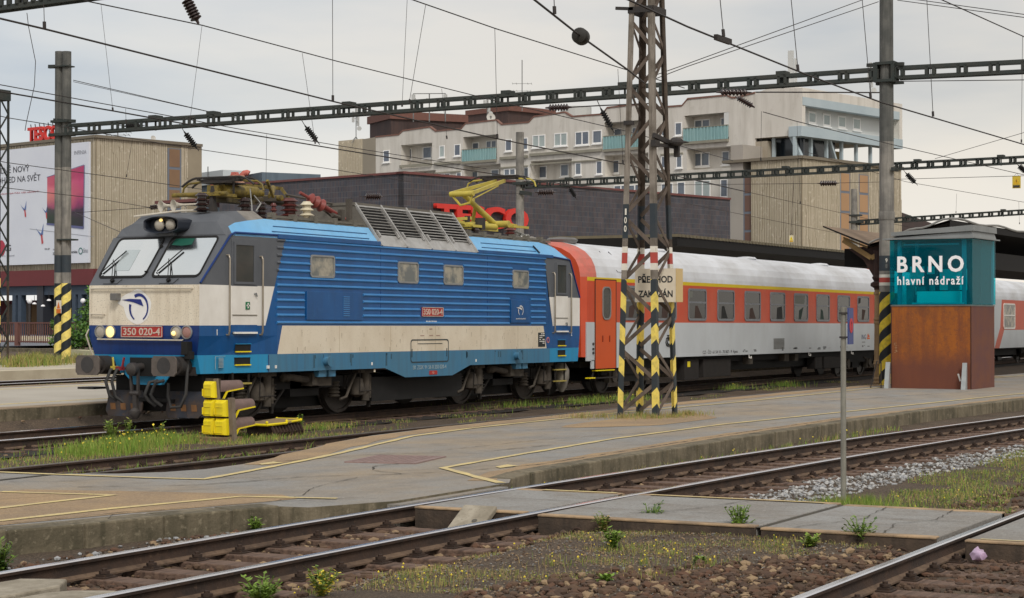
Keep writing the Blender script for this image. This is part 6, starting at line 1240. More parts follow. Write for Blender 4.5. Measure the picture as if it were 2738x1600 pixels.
for y, z in ((.135, .02), (-.135, .02), (.135, .325), (-.135, .325), (.135, .63)):
    bx = sbox(y, z)
    m = MB(); n = 10; L2 = .62
    if not (y > 0 and z < .5):
        rings = []
        for s, rr, dz in ((.04, .135, 0), (.12, .135, 0), (.62, .10, .03)): rings.append([(s, y + rr * cos(a) * 1.0, z + .15 + dz + rr * sin(a)) for a in [pi * (-.12 + 1.24 * k / n) for k in range(n + 1)]])
        m.loft(rings, closed=False); r2 = [[(x, y + (b_ - y) * .96, z + .15 + (c - z - .15) * .96) for x, b_, c in r] for r in rings]; m.loft(r2, closed=False); m.build('hood', HOOD, bx, smooth=50)
        m = MB()
        for e in (0, n): P = [Vector(r[e]) for r in rings]; m.bar(P[1] + Vector((0, 0, -.12)), P[1] + Vector((.08, 0, 0)), .02, .035, up=(0, 1, 0)); m.bar(P[1] + Vector((.08, 0, 0)), P[2], .02, .035, up=(0, 1, 0))
        m.build('hood_edge', SY, bx)
m = MB(); m.box(-.01, .04, -.31, .31, .0, .62); m.box(-.01, .04, .0, .3, .6, .95); m.build('back_board', mat('back_board_rust', (70, 60, 46), (52, 44, 36), rough=.8, ns=6), SG)
m = MB(); m.loft([[(.0, -.36, -.12), (.07, -.36, -.12), (.07, -.26, -.12), (.0, -.26, -.12)], [(-.05, -.34, .64), (.03, -.34, .64), (.03, -.25, .64), (-.05, -.25, .64)]]); m.bar((.0, .02, .6), (-.03, .04, .95), .08, .04); m.build('support_post', mat('weathered_post', (128, 116, 100), (98, 86, 74), rough=.9, ns=7), SG)
m = MB(); m.box(-.35, .25, -.3, .3, -.14, -.01); m.build('foot_plate', mat('rusty_foot', (128, 108, 78), (104, 84, 60), rough=.9), SG)
# yellow cover of a point machine
PM = thing('point_cover', 'low yellow-edged rusty cover lying in the weeds by the ground signal', 'cover', tuple(atz(730, 1160, -.16))); PM.rotation_euler.z = radians(4)
m = MB(); m.prism([(-.62, -.25), (-.1, -.33), (.45, -.3), (.62, -.12), (.62, .3), (-.55, .3)], lambda a, c, s: (a, c, .20 + .03 * s + .02 * sin(a * 3))); m.build('cover_plate', mat('cover_top', (150, 128, 92), (112, 92, 66), rough=.8, ns=6), PM)
m = MB(); p_ = [(-.62, .3), (-.66, -.27), (-.1, -.35), (.0, -.29), (.45, -.32), (.66, -.12), (.64, .3)]; m.tube([(a, c, .215 + .02 * sin(a * 3)) for a, c in p_], .024, 6)
for a, c in p_: m.blob((a, c, .24), .03, 1, .1)
m.build('yellow_edge', YELLOW, PM); m = MB(); m.box(-.5, .5, -.2, .25, 0, .2)
for i in range(10): m.tube([(-.5 + i * .11, -.26, .18), (-.48 + i * .11, -.32, .05), (-.46 + i * .11 + R.uniform(-.05, .05), -.28, -.05)], .03, 5)
m.build('machine_body', RUST, PM)
# ---- sign post at the crossing
SP = thing('sign_post', 'slim grey pole with a blue and red sign seen edge-on, standing in the grass', 'sign post', (20.75, 6.8, -.2))
m = MB(); m.cyl((0, 0, 0), (0, 0, 2.28), .033, .030, 12); m.build('post', mat('post_grey', (142, 140, 130), (112, 110, 102), rough=.6, metal=.2, ns=5, streak=((96, 92, 84), .6, (9, 9, .7))), SP, smooth=40)
m = MB(); m.box(-.02, .22, -.066, -.052, 1.86, 2.27); s_ = m.build('sign_plate', mat('sign_blue', (56, 70, 128), (48, 60, 110), rough=.5), SP); 
s_.rotation_euler.z = radians(5)
m = MB(); m.lathe((.10, -.067, 2.07), (0, -1, 0), [(.075, 0), (.085, .002), (.075, .004)], 20); m.cyl((.10, -.067, 2.07), (.10, -.069, 2.07), .064, n=20, m=1); m.box(.09, .11, -.071, -.068, 2.02, 2.12, 2); m.box(.08, .12, -.071, -.068, 2.09, 2.11, 2); m.build('sign_symbol', [mat('sign_red', (196, 52, 60)), WHITE, IRON], s_)
m = MB()
for z in (1.93, 2.2): m.cyl((0, 0, z), (0, 0, z + .02), .045, n=10); m.box(-.02, .05, -.055, .0, z, z + .02)
m.build('clip', IRON, SP)
# ================================================================== the town behind the station
E1 = Vector((cos(radians(-13.5)), sin(radians(-13.5)), 0)); E2 = Vector((cos(radians(76.5)), sin(radians(76.5)), 0))   # street directions
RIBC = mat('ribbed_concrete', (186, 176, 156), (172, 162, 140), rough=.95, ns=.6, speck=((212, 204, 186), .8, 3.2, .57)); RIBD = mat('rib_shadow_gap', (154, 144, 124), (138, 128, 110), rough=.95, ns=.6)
PLAST = mat('pale_render', (214, 210, 202), (200, 196, 188), rough=.95, ns=.25, streak=((164, 158, 146), .45, (.9, .9, .12)), speck=((176, 170, 158), .25, 1.2))
PLASTD = mat('beige_render', (164, 154, 138), (150, 142, 126), rough=.95, ns=.3); LEDGE = mat('ledge_grey', (150, 146, 132), (124, 122, 110), rough=.95, ns=.8)
WF = mat('white_window_frame', (240, 240, 238), rough=.5); PANE = mat('bluish_pane', (96, 104, 118), (126, 138, 146), rough=.15, ns=.5, spec=.6); PANEC = mat('curtained_pane', (172, 184, 182), (140, 150, 152), rough=.2, ns=.6)
TURQ = mat('turquoise_balcony', (140, 178, 180), (156, 186, 184), rough=.7, ns=.7, streak=((112, 148, 152), .6, (7, 7, .3))); BRICKM = bpy.data.materials.new('dark_tile_brick'); BRICKM.use_nodes = True
def brick_mat(m, c1, c2, mortar, sc, bw=.5, rh=.25):
    N = m.node_tree.nodes; L = m.node_tree.links; b = N['Principled BSDF']; b.inputs['Roughness'].default_value = .7
    uv = N.new('ShaderNodeUVMap'); br = N.new('ShaderNodeTexBrick'); br.inputs['Color1'].default_value = (*lin(c1), 1); br.inputs['Color2'].default_value = (*lin(c2), 1); br.inputs['Mortar'].default_value = (*lin(mortar), 1); br.inputs['Scale'].default_value = sc; br.inputs['Mortar Size'].default_value = .012; br.inputs['Brick Width'].default_value = bw; br.inputs['Row Height'].default_value = rh; br.inputs['Bias'].default_value = 0.; br.offset = 0
    L.new(uv.outputs[0], br.inputs['Vector']); n = N.new('ShaderNodeTexNoise'); n.inputs['Scale'].default_value = .9; n.inputs['Detail'].default_value = 8; L.new(uv.outputs[0], n.inputs['Vector'])
    mx = N.new('ShaderNodeMixRGB'); mx.blend_type = 'OVERLAY'; mx.inputs[0].default_value = .55; L.new(br.outputs[0], mx.inputs[1]); L.new(n.outputs[0], mx.inputs[2]); L.new(mx.outputs[0], b.inputs['Base Color'])
brick_mat(BRICKM, (58, 62, 72), (80, 70, 72), (94, 94, 97), 1.0, .15, .36)
class Face:      # a vertical wall plane with its own (along, height, outwards) coordinates
    def __init__(s, o, e): s.o = Vector((o[0], o[1], 0)); s.e = Vector(e).normalized(); s.n = s.e.cross(Vector((0, 0, 1))); s.n = s.n if s.n.dot(CP - s.o) > 0 else -s.n
    def at(s, u, v, off=0.): p = atp(u, v, s.o + s.n * off, s.n); return ((p - s.o).dot(s.e), p.z)
    def pt(s, a, z, off=0.): q = s.o + s.e * a + s.n * off; return Vector((q.x, q.y, z))
    def slab(s, m, a0, a1, z0, z1, f0, f1, mi=0):
        return m.add([s.pt(a, z, f) for f in (f0, f1) for z in (z0, z1) for a in (a0, a1)], [(0, 1, 3, 2), (4, 6, 7, 5), (0, 4, 5, 1), (1, 5, 7, 3), (3, 7, 6, 2), (2, 6, 4, 0)], mi)
    def poly(s, m, pts, f0, f1, mi=0): return m.prism(pts, lambda a, z, k: s.pt(a, z, f1 if k else f0), mi)
def uvwall(o, F):
    me = o.data; uv = me.uv_layers.new(name='UVMap')
    for p in me.polygons:
        for li in p.loop_indices: q = me.vertices[me.loops[li].vertex_index].co; a = (q - F.o).dot(F.e) + (q - F.o).dot(F.n) * .0; uv.data[li].uv = (a, q.z)
def corner(u, d): p = atd(u, 851, d); return (p.x, p.y)
def win(F, par, r, off, pane=None, mull=True, fr=.09, sill=True, name='window'):
    (u0, v0, u1, v1) = r; a0, z1 = F.at(u0, v0, off); a1, z0 = F.at(u1, v1, off)
    if a0 > a1: a0, a1 = a1, a0
    if a1 - a0 < .3: a1 = a0 + .3
    m = MB(); d0, d1 = off - .02, off + .05
    for q in ((a0, a0 + fr, z0, z1), (a1 - fr, a1, z0, z1), (a0 + fr, a1 - fr, z1 - fr, z1), (a0 + fr, a1 - fr, z0, z0 + fr * 1.3)): F.slab(m, *q, d0, d1)
    if mull and a1 - a0 > 1.25: c = a0 + (a1 - a0) * mull if mull is not True else (a0 + a1) / 2; F.slab(m, c - fr * .7, c + fr * .7, z0 + fr, z1 - fr, d0, d1 - .004)
    if sill: F.slab(m, a0 - .08, a1 + .08, z0 - .1, z0 - .0, d0, d1 + .1)
    w = m.build(name, WF, par); m = MB(); m.quad(F.pt(a0 + fr, z0 + fr, off + .015), F.pt(a1 - fr, z0 + fr, off + .015), F.pt(a1 - fr, z1 - fr, off + .015), F.pt(a0 + fr, z1 - fr, off + .015)); m.build('pane', pane or PANE, w); return w
def ribs(F, par, a0, a1, z0, zt_, step=.17, gap=.6, f0=0., f1=.035, name='ribbed_wall'):
    m = MB(); a = a0; rr = random.Random(5)
    while a < a1:
        w = min(step * gap, a1 - a); zz = zt_(a) if callable(zt_) else zt_
        if w > .05:
            z = z0
            while z < zz - .01:                      # broken ribs: alternating lengths
                h = rr.uniform(1.2, 4.5); z2 = min(zz, z + h); o = rr.uniform(-.02, .025); F.slab(m, a + o * .6, a + w + o * .6, z, z2, f0, f1 + o); z = z2
        a += step
    return m.build(name, RIBC, par)
GZ = .5
# ---- apartment block (its long front runs along E2, away to the left)
K1 = corner(2146, 161); FB = Face(K1, E2); FR = Face(K1, E1)
AB = thing('apartment_block', 'pale apartment block with recessed balconies and an overhanging top floor above the department store', 'building')
def A_(x, y): return (900 + x * .2381, 260 + y * .2381)
def B_(x, y): return (1400 + x * .2381, 220 + y * .2381)
def fa(p): return FB.at(*p)[0]
top = [A_(440, 455), A_(690, 430), A_(700, 430), A_(745, 385), A_(1045, 342), A_(1110, 390), A_(1400, 362), A_(1450, 305), A_(1790, 265), A_(1850, 315), A_(2160, 290), A_(2215, 228), B_(460, 345), B_(540, 395), B_(885, 368), B_(940, 295), B_(1290, 255), B_(1400, 300), B_(1780, 272), B_(1845, 195), B_(2280, 155), B_(2340, 185), B_(2400, 180), (2019, 250)]
tops = sorted([FB.at(*p) for p in top])
def ztop(a):
    for (a0, z0), (a1, z1) in zip(tops, tops[1:]):
        if a0 <= a <= a1: return z0 + (z1 - z0) * (a - a0) / max(1e-6, a1 - a0)
    return tops[0][1] if a < tops[0][0] else tops[-1][1]
aL, aR = tops[-1][0], tops[0][0]
logs = [(A_(722, 545), A_(1072, 780)), (A_(1420, 455), A_(1800, 715)), (B_(905, 465), B_(1325, 745)), (B_(1805, 385), B_(2305, 655))]
low = [(A_(735, 845), A_(1112, 1010)), (A_(1425, 775), A_(1842, 1010)), (B_(80, 890), B_(540, 1085)), (B_(910, 825), B_(1400, 1030)), (B_(1830, 755), B_(2330, 960))]
m = MB(); holes = []
for p, q in logs + low:
    a1, z1 = FB.at(*p); a0, z0 = FB.at(*q)
    zt2 = FB.at(q[0], p[1] - (q[0] - p[0]) * .11)[1]; z1 = (z1 + zt2) / 2 if p in [l[0] for l in logs] else min(z1, zt2)
    holes.append((min(a0, a1), max(a0, a1), z0, z1))
edges = sorted(set([aR, aL] + [h[0] for h in holes] + [h[1] for h in holes] + [t_[0] for t_ in tops]))
edges = [e for e in edges if aR - .01 <= e <= aL + .01]
def front_cols(z_bot, off, mi, inset_holes=True):
    for e0, e1 in zip(edges, edges[1:]):
        if e1 - e0 < .02: continue
        c = (e0 + e1) / 2; cuts = sorted([(h[2], h[3]) for h in holes if h[0] < c < h[1]]); z = z_bot
        for c0, c1 in cuts + [(None, None)]:
            if c0 is None:
                FB.poly(m, [(e0, z), (e1, z), (e1, ztop(e1 - 1e-4)), (e0, ztop(e0 + 1e-4))], off - .25, off, mi)
            elif c0 > z + .05: FB.slab(m, e0, e1, z, c0, off - .25, off, mi); z = c1
            else: z = c1
front_cols(4, 0, 0)
m.build('wall', PLAST, AB)
m = MB(); FB.slab(m, aR, aL, 4, min(z for a, z in tops) - .4, -9, -1.35); m.build('recessed_wall', PLAST, AB)
m = MB()
for h in holes:      # side cheeks and floors of the balconies
    FB.slab(m, h[0] - .12, h[0], h[2] - .1, h[3], -1.36, -.252); FB.slab(m, h[1], h[1] + .12, h[2] - .1, h[3], -1.36, -.252); FB.slab(m, h[0], h[1], h[2] - .15, h[2], -1.34, -.252); FB.slab(m, h[0], h[1], h[3], h[3] + .15, -1.34, -.252)
m.pieces('balcony_cheek', PLAST, AB)
m = MB()
for (p, q), i in zip([(logs[1][0], logs[1][1]), (logs[2][0], logs[2][1]), (logs[3][0], logs[3][1])], range(3)):
    a1, _ = FB.at(*p); a0, z0 = FB.at(*q); h_ = 1.15 if i else 1.1
    m = MB(); n = 26
    for k in range(n): x = a0 + (a1 - a0) * k / n; FB.slab(m, x, x + (a1 - a0) / n * .86, z0 + .15, z0 + h_ + .15, .1, .16 + .05 * (k % 2))
    FB.slab(m, a0, a1, z0 - .1, z0 + .12, -.2, .28, 1); FB.slab(m, a0, a1, z0 + h_ + .15, z0 + h_ + .22, .06, .22, 1); m.build('balcony_front', [TURQ, LEDGE], AB)
m = MB()             # storey ledges
for (x0, y0), (x1, y1) in ((A_(720, 778), A_(1072, 752)), (A_(1110, 752), A_(1395, 725)), (A_(1845, 690), A_(2150, 662)), (A_(2180, 655), B_(540, 775)), (B_(545, 790), B_(880, 755)), (B_(1545, 700), B_(1790, 680))):
    a1, z1 = FB.at(x0, y0); a0, z0 = FB.at(x1, y1); z = (z0 + z1) / 2; FB.slab(m, a0, a1, z - .16, z + .1, -.02, .22); FB.slab(m, a0, a1, z - 1.0, z - .86, -.02, .12)
m.pieces('ledge', LEDGE, AB)
m = MB()
for (a0, z0), (a1, z1) in zip(tops, tops[1:]):
    if a1 - a0 > .05: FB.poly(m, [(a0, z0), (a1, z1), (a1, z1 + .14), (a0, z0 + .14)], -.32, .06)
m.build('roof_edge', mat('roof_edge_brown', (128, 92, 80), (110, 84, 74), rough=.8), AB)
flat = [(*A_(525, 600), *A_(597, 733)), (*A_(1155, 548), *A_(1215, 680)), (*A_(1322, 532), *A_(1393, 662)), (*A_(1895, 475), *A_(1970, 608)), (*A_(2072, 460), *A_(2150, 595)), (*A_(2200, 432), *A_(2345, 565)), (*B_(345, 578), *B_(492, 715)), (*B_(580, 560), *B_(737, 705)), (*B_(775, 545), *B_(880, 688)), (*B_(1445, 480), *B_(1470, 625)), (*B_(1545, 462), *B_(1620, 610)), (*B_(1700, 455), *B_(1780, 600)),
        (*B_(580, 907), *B_(650, 1045)), (*B_(815, 888), *B_(885, 1035)), (*B_(1545, 832), *B_(1620, 970)), (*B_(1715, 817), *B_(1783, 965)), (*B_(0, 955), *B_(62, 1085)), (*A_(1880, 808), *A_(2010, 880)), (*A_(2100, 790), *A_(2160, 920)), (*A_(1145, 860), *A_(1278, 940)), (*A_(1345, 848), *A_(1405, 940)), (*B_(1015, 1160), *B_(1175, 1260)), (*B_(1180, 1155), *B_(1320, 1260)), (*B_(1545, 1140), *B_(1680, 1290)), (*B_(1725, 1122), *B_(1815, 1280)), (*B_(1920, 1108), *B_(2100, 1305)), (*B_(2210, 1092), *B_(2295, 1295))]
for i, r in enumerate(flat): win(FB, AB, r, .0, PANEC if i in (1, 5, 6, 25) else PANE)
rec = [(*A_(790, 580), *A_(845, 702)), (*A_(970, 562), *A_(1070, 690)), (*A_(1525, 512), *A_(1600, 640)), (*A_(1680, 492), *A_(1798, 620)), (*B_(1015, 525), *B_(1105, 640)), (*B_(1220, 510), *B_(1320, 620)), (*B_(1920, 427), *B_(2095, 560)), (*B_(2215, 402), *B_(2300, 540)), (*B_(170, 945), *B_(262, 1080)), (*B_(415, 925), *B_(510, 1060)), (*B_(1000, 877), *B_(1075, 1025)), (*B_(1290, 850), *B_(1330, 980)), (*B_(1905, 797), *B_(2090, 945)), (*B_(2228, 777), *B_(2315, 930)), (*A_(1735, 815), *A_(1825, 950)), (*A_(1505, 835), *A_(1590, 960))]
for i, r in enumerate(rec): win(FB, AB, r, -1.33, PANE)
# left end: beige return and ribbed gable
EL = FB.pt(aL, 0); FG = Face((EL.x, EL.y), E1 * -1) if 0 else Face((EL.x, EL.y), Vector((-E1.x, -E1.y, 0)))
gL = corner(903, 196); 
m = MB(); zt1 = FB.at(1005, 367)[1]; PB = FB.pt(aL, 0); P0 = Vector((*corner(905, 199), 0)); P1q = Vector((*corner(969, 197), 0))
def wall_seg(m, p, q, z0, z1, th=.4, z1b=None): d = (q - p).normalized(); n = Vector((-d.y, d.x, 0)); z1b = z1 if z1b is None else z1b; m.add([(p.x, p.y, z0), (q.x, q.y, z0), (q.x, q.y, z1b), (p.x, p.y, z1)] + [(p.x + n.x * th, p.y + n.y * th, z0), (q.x + n.x * th, q.y + n.y * th, z0), (q.x + n.x * th, q.y + n.y * th, z1b), (p.x + n.x * th, p.y + n.y * th, z1)], [(0, 1, 2, 3), (4, 7, 6, 5), (0, 4, 5, 1), (3, 2, 6, 7), (0, 3, 7, 4), (1, 5, 6, 2)])
wall_seg(m, P1q, PB, 2, zt1); m.build('gable_wall', PLASTD, AB); m = MB(); wall_seg(m, P0, P1q, 2, zt1 + .0, .4, zt1 + .05); FGL = Face((P0.x, P0.y), P1q - P0); o_ = m.build('gable_wall', RIBC, AB); ribs(FGL, AB, 0, (P1q - P0).length, 2, zt1, .22, .6, 0, .04)
# plain right part and the overhanging top floor
m = MB(); a0, zb = FB.at(2146, 361); a1, zb2 = FB.at(2019, 372); zt_a = FB.at(2146, 239)[1]; zt_b = FB.at(2019, 250)[1]
FB.poly(m, [(1.3, zb), (a1, zb), (a1, zt_b), (a1 * .45, zt_b + .6), (1.3, zt_b + .18)], -12, .02); FB.poly(m, [(.02, zb), (1.3, zb), (1.3, zt_b + .18), (.02, zt_b + .1)], -.5, .02); a2 = FB.at(1954, 380)[0]; m.build('top_floor_wall', PLAST, AB)
m = MB(); FB.slab(m, FB.at(2050, 385)[0], a2, 3, FB.at(1985, 382)[1], -9, -.05); m.build('lower_wall', PLASTD, AB)
RA, _ = FR.at(2412, 300); PW = mat('white_render', (214, 216, 214), (200, 202, 200), rough=.9, ns=.3); BLS = mat('pale_blue_beam', (176, 190, 196), (160, 176, 184), rough=.7, ns=.4)
zt0 = zt_b + .1; z0r = zb
m = MB(); FR.slab(m, 0.02, RA, z0r + .3, zt0 - .2, -8, -1.2); m.build('inner_wall', PW, AB)
m = MB(); FR.slab(m, 0, RA, zt0 - .75, zt0, -1.6, .02); FR.slab(m, RA - .5, RA, z0r, zt0 - .75, -1.6, .02); FR.slab(m, 0, RA, zt0 - .2, zt0, -12, -1.6); m.pieces('frame_wall', PLAST, AB)
m = MB(); FR.slab(m, .05, RA - .5, zt0 - 1.45, zt0 - .75, -.6, .03); FR.slab(m, -.25, RA, z0r - .1, z0r + .75, -1.2, .06); m.pieces('blue_beam', BLS, AB)
def C_(x, y): return (1900 + x * .33937, 220 + y * .33937)
for r in ((*C_(768, 228), *C_(830, 335)), (*C_(884, 245), *C_(943, 355)), (*C_(1002, 262), *C_(1064, 370)), (*C_(1118, 278), *C_(1180, 386))): win(FR, AB, r, -1.19, PANEC, mull=False, fr=.14)
m = MB(); g0 = FB.at(*C_(445, 455))[0]; zg0 = FB.at(2144, 424)[1] - .1; DG = mat('dark_glazing', (40, 48, 56), (58, 60, 62), rough=.15, ns=.4)
FB.slab(m, .8, g0, zg0 - .3, z0r, -1.6, -1.4); xr = FR.at(*C_(1090, 560))[0]; FR.slab(m, 1.0, xr, zg0 - .3, z0r, -1.6, -1.4); m.build('dark_glazing', DG, AB)
m = MB(); 
for xx in (718, 843, 965, 1083, 1198, 1310): a = FR.at(*C_(xx, 560))[0]; FR.slab(m, a - .13, a + .13, zg0 - .4, z0r, -.8, -.55)
a = FB.at(*C_(463, 540))[0]; FB.slab(m, a - .15, a + .15, zg0 - .4, z0r, -.8, -.6); m.bar(FB.pt(FB.at(*C_(612, 440))[0], z0r, -.5), FB.pt(FB.at(*C_(700, 590))[0], zg0, -.5), .35, .3); m.bar(FR.pt(FR.at(*C_(975, 500))[0], z0r, -.5), FR.pt(FR.at(*C_(1040, 630))[0], zg0 - .2, -.5), .25, .2); m.pieces('steel_column', BLS, AB)
m = MB(); FR.slab(m, xr, RA, zg0 - .6, zg0 + .3, -8, -3); FR.slab(m, xr + 2, xr + 4.5, zg0 + .2, zg0 + 1.6, -5, -3.5); m.build('terrace', mat('terrace_yellow', (168, 152, 112), (90, 92, 80), rough=.9, ns=1), AB)
# antennas, roof huts
HUT = mat('brown_cladding', (74, 56, 52), (58, 48, 48), rough=.8, ns=.6, streak=((46, 40, 42), .6, (3, 3, .2)))
def hut(r, dd, cap):
    (u0, v0, u1, v1) = r; p0 = atd(u0, v1, dd); p1 = atd(u1, v1, dd + 4); h = (atd(u0, v0, dd) - p0).z; m = MB(); wall_seg(m, p0, p1, p0.z - 4, p0.z + h, 6); o = m.build('roof_hut', [HUT], AB); 
    m = MB(); q = (p1 - p0) * .04; p0 = p0 - q; p1 = p1 + q; wall_seg(m, p0 + Vector((0, -.3, 0)), p1 + Vector((0, -.3, 0)), p0.z + h, p0.z + h + cap, 6.6); m.build('hut_roof', mat('hut_roof_brown', (112, 76, 66), (96, 68, 62), rough=.8), AB)
hut((1045, 318, 1262, 362), 200, .8); hut((1358, 296, 1475, 332), 190, .5)
m = MB(); p = atd(1540, 310, 185); m.cyl(p - Vector((0, 0, 4)), p + Vector((0, 0, .8)), 1.5, n=16); m.build('roof_drum', mat('drum_grey', (176, 178, 176), rough=.8), AB)
def antenna(label, u, v, h, kind, dd):
    p = atd(u, v, dd); t = thing('antenna_mast', label, 'antenna', tuple(p), 0, 'antennas on the roofs'); m = MB(); m.cyl((0, 0, -1), (0, 0, h), .045, n=6); pan = MB()
    if kind == 'cell':
        for q in ((.8, 0), (-.8, 0), (0, .8)): m.bar((0, 0, 0), (q[0], q[1], -.7), .05, .05)
        for dx, z in ((-.5, h * .5), (.42, h * .40), (.12, h * .75)): pan.box(dx - .12, dx + .12, -.06, .12, z, z + h * .38); m.bar((0, 0, z + .4), (dx, 0, z + .4), .04, .04)
        pan.lathe((.35, -.2, h * .3), (-1, -.3, 0), [(.05, 0), (.24, .06), (.24, .12)], 10)
    elif kind == 'tv':
        for z, l in ((h * .42, .95), (h * .24, .85)):
            m.bar((-l * .5, l * .85, z), (l * .5, -l * .85, z), .035, .035)
            for k in (-1, -.6, .6, 1): m.bar((l * k * .5 - .25, -l * .85 * k - .1, z + .06), (l * k * .5 + .25, -l * .85 * k + .1, z - .06), .025, .025)
    elif kind == 'panel': pan.box(-.15, .15, -.24, .2, h * .1, h); pan.box(.1, .3, -.5, -.3, h * .0, h * .8)
    elif kind == 'frame':
        for f in (-1, 0, 1): m.bar((-f * .7, f * 1.5, -1), (-f * .7, f * 1.5, h), .09, .09)
        m.bar((.7, -1.5, h), (-.7, 1.5, h), .08, .08); m.bar((.7, -1.5, h - .2), (.1, -.3, 0), .06, .06); m.bar((-.7, 1.5, h - .2), (-.2, .4, 0), .04, .04)
        for f in (-1, 1): pan.box(-f * .7 - .15, -f * .7 + .15, f * 1.5 - .15, f * 1.5 + .15, h * .1, h * .95)
        pan.lathe((-.2, .1, h * .6), (-1, -.2, .1), [(.05, 0), (.26, .08), (.26, .16)], 10)
    m.build('pole', mat('antenna_grey', (120, 122, 122), (96, 98, 98), rough=.6), t)
    if pan.v: pan.build('aerial', mat('antenna_pale', (188, 190, 188), rough=.5), t)
antenna('mobile phone aerials on the left end of the apartment block', 952, 366, 2.9, 'cell', 198); antenna('television aerial with crossed rods on the apartment block', 1396, 270, 4.0, 'tv', 188); antenna('wide frame of aerials on the brown roof hut', 1148, 300, 1.9, 'frame', 198); antenna('two slim aerials beside the satellite dish', 1303, 322, 2.2, 'cell', 190); antenna('tall white panel aerial on the top floor', 2114, 240, 3.4, 'panel', 168); antenna('small aerial mast on the right end of the top floor', 2328, 268, 3, 'cell', 172)
p = atd(1312, 324, 188); t = thing('satellite_dish', 'pale satellite dish on the parapet of the apartment block', 'satellite dish', tuple(p)); m = MB(); m.lathe((0, 0, .3), (-.7, -.6, .3), [(.05, 0), (.3, .04), (.42, .12), (.44, .15), (.4, .13), (.25, .06), (.02, .03)], 18); m.build('dish', mat('dish_pale', (186, 184, 178), rough=.6), t, smooth=50); m = MB(); m.cyl((0, 0, -.8), (0, 0, .5), .1, n=6); m.build('stand', GREY, t)
# ---- ribbed corner building under it
K2 = corner(2144, 157.5); G1_, G2_ = Face(K2, E2), Face(K2, E1)
RB = thing('ribbed_building', 'tan ribbed concrete building with vertical strips of orange panels, right half of the view', 'building'); zr = G1_.at(2144, 424)[1]
l1 = G1_.at(2010, 433)[0]; r1 = G2_.at(2410, 455)[0]; l2 = G1_.at(1952, 520)[0]
m = MB(); G1_.slab(m, 0, l1, GZ, zr, -8, 0); G2_.slab(m, .0, r1, GZ, zr - .02, -5, -.01); m.build('wall', RIBD, RB)
s0, s1, s2, s3 = [G2_.at(*C_(x, 900))[0] for x in (1018, 1097, 1165, 1243)]
ribs(G1_, RB, .1, l1, GZ, zr); ribs(G2_, RB, .15, s0, GZ, zr - .02); ribs(G2_, RB, s3, r1, GZ, zr - .02); ribs(G2_, RB, s1 + .1, s2, GZ, zr - .02)
m = MB(); G1_.slab(m, -.1, l1 + .1, zr, zr + .25, -8, .22); G2_.slab(m, -.1, r1 + .1, zr, zr + .24, -7.9, .21); m.build('roof_edge', mat('roof_edge_grey', (120, 112, 98), rough=.9), RB)
ORP = mat('orange_panel', (176, 140, 104), (162, 128, 94), rough=.7, ns=.3); BRP = mat('brown_panel', (112, 84, 72), (96, 74, 66), rough=.6, ns=.3); SLATE = mat('slate_frame', (110, 118, 130), rough=.6); DWP = mat('dark_strip_glass', (58, 62, 70), (74, 74, 76), rough=.25, ns=.3)
def strip_win(F, par, a0, a1, z0, z1, n, mats, off):
    m = MB(); F.slab(m, a0, a1, z0, z1, off - .1, off); w = m.build('window_strip', SLATE, par); h = (z1 - z0) / n
    m = MB()
    for k in range(n): F.slab(m, a0 + .15, a1 - .15, z0 + k * h + .14, z0 + (k + 1) * h - .06, off - .05, off + .02, 1 if k < 2 else 0)
    m.build('pane', mats, w)
strip_win(G2_, RB, s0, s1, GZ + 2, zr - .8, 7, [ORP, DWP], .03); strip_win(G2_, RB, s2, s3, GZ + 2, zr - .8, 7, [ORP, DWP], .03)
a = G1_.at(*C_(320, 700))[0]; b_ = G1_.at(*C_(247, 700))[0]; c_ = G1_.at(*C_(150, 900))[0]
strip_win(G1_, RB, l1, b_ + .0, GZ + 1, zr - 1.2, 8, [BRP, DWP], -.2)
m = MB(); G1_.slab(m, b_, c_, GZ, zr + 1.5, -6, -.15); m.build('pilaster', mat('pilaster_grey', (168, 162, 154), (150, 146, 138), rough=.9, ns=.4), RB)
far_box = thing('brick_annexe', 'low dark brick annexe right of the ribbed corner building', 'building'); m = MB(); p0 = atd(2412, 620, 185); p1 = atd(2492, 620, 200); zt3 = atd(2412, 577, 185).z; wall_seg(m, p0, p1, .5, zt3 + .3, 6, zt3); m.build('wall', HUT, far_box)
# ---- dark brick department store
K3 = corner(1080, 120); D1, D2 = Face(K3, E2), Face(K3, E1)
DS = thing('brick_store', 'dark tiled brick store with big red letters on its wall', 'building'); zd = D2.at(1080, 465)[1]; ll = D1.at(690, 505)[0] + 4; rl = D2.at(1952, 534)[0]
m = MB(); D2.slab(m, 0, rl, GZ, zd, -.5, 0); uvwall(m.build('wall', BRICKM, DS), D2); m = MB(); D1.slab(m, .02, ll, GZ, zd - .01, -.48, .0); uvwall(m.build('wall', BRICKM, DS), D1)
m = MB(); D1.slab(m, 0, ll, zd, zd + .14, -.6, .1); D2.slab(m, -.1, rl, zd, zd + .15, -.6, .1); D2.slab(m, 0.1, rl, zd - .9, zd - .7, -25, -.5); m.build('roof_edge', mat('coping_red', (116, 70, 66), (96, 66, 66), rough=.8), DS)
RL = mat('red_letters', (214, 54, 44), (200, 48, 40), rough=.45, ns=.8)
def letters(F, par, s, uva, uvb, off, m_, bold, ext, depth=.12, name='lettering'):
    a0, z1 = F.at(*uva, off); a1, z0 = F.at(*uvb, off); xd = F.e if F.e.dot(RT) > 0 else -F.e
    return text(name, s, 2, m_, F.pt((a0 + a1) / 2, (z0 + z1) / 2, off), xd, (0, 0, 1), par, bold=bold, width=abs(a1 - a0), height=abs(z1 - z0), extrude=ext)
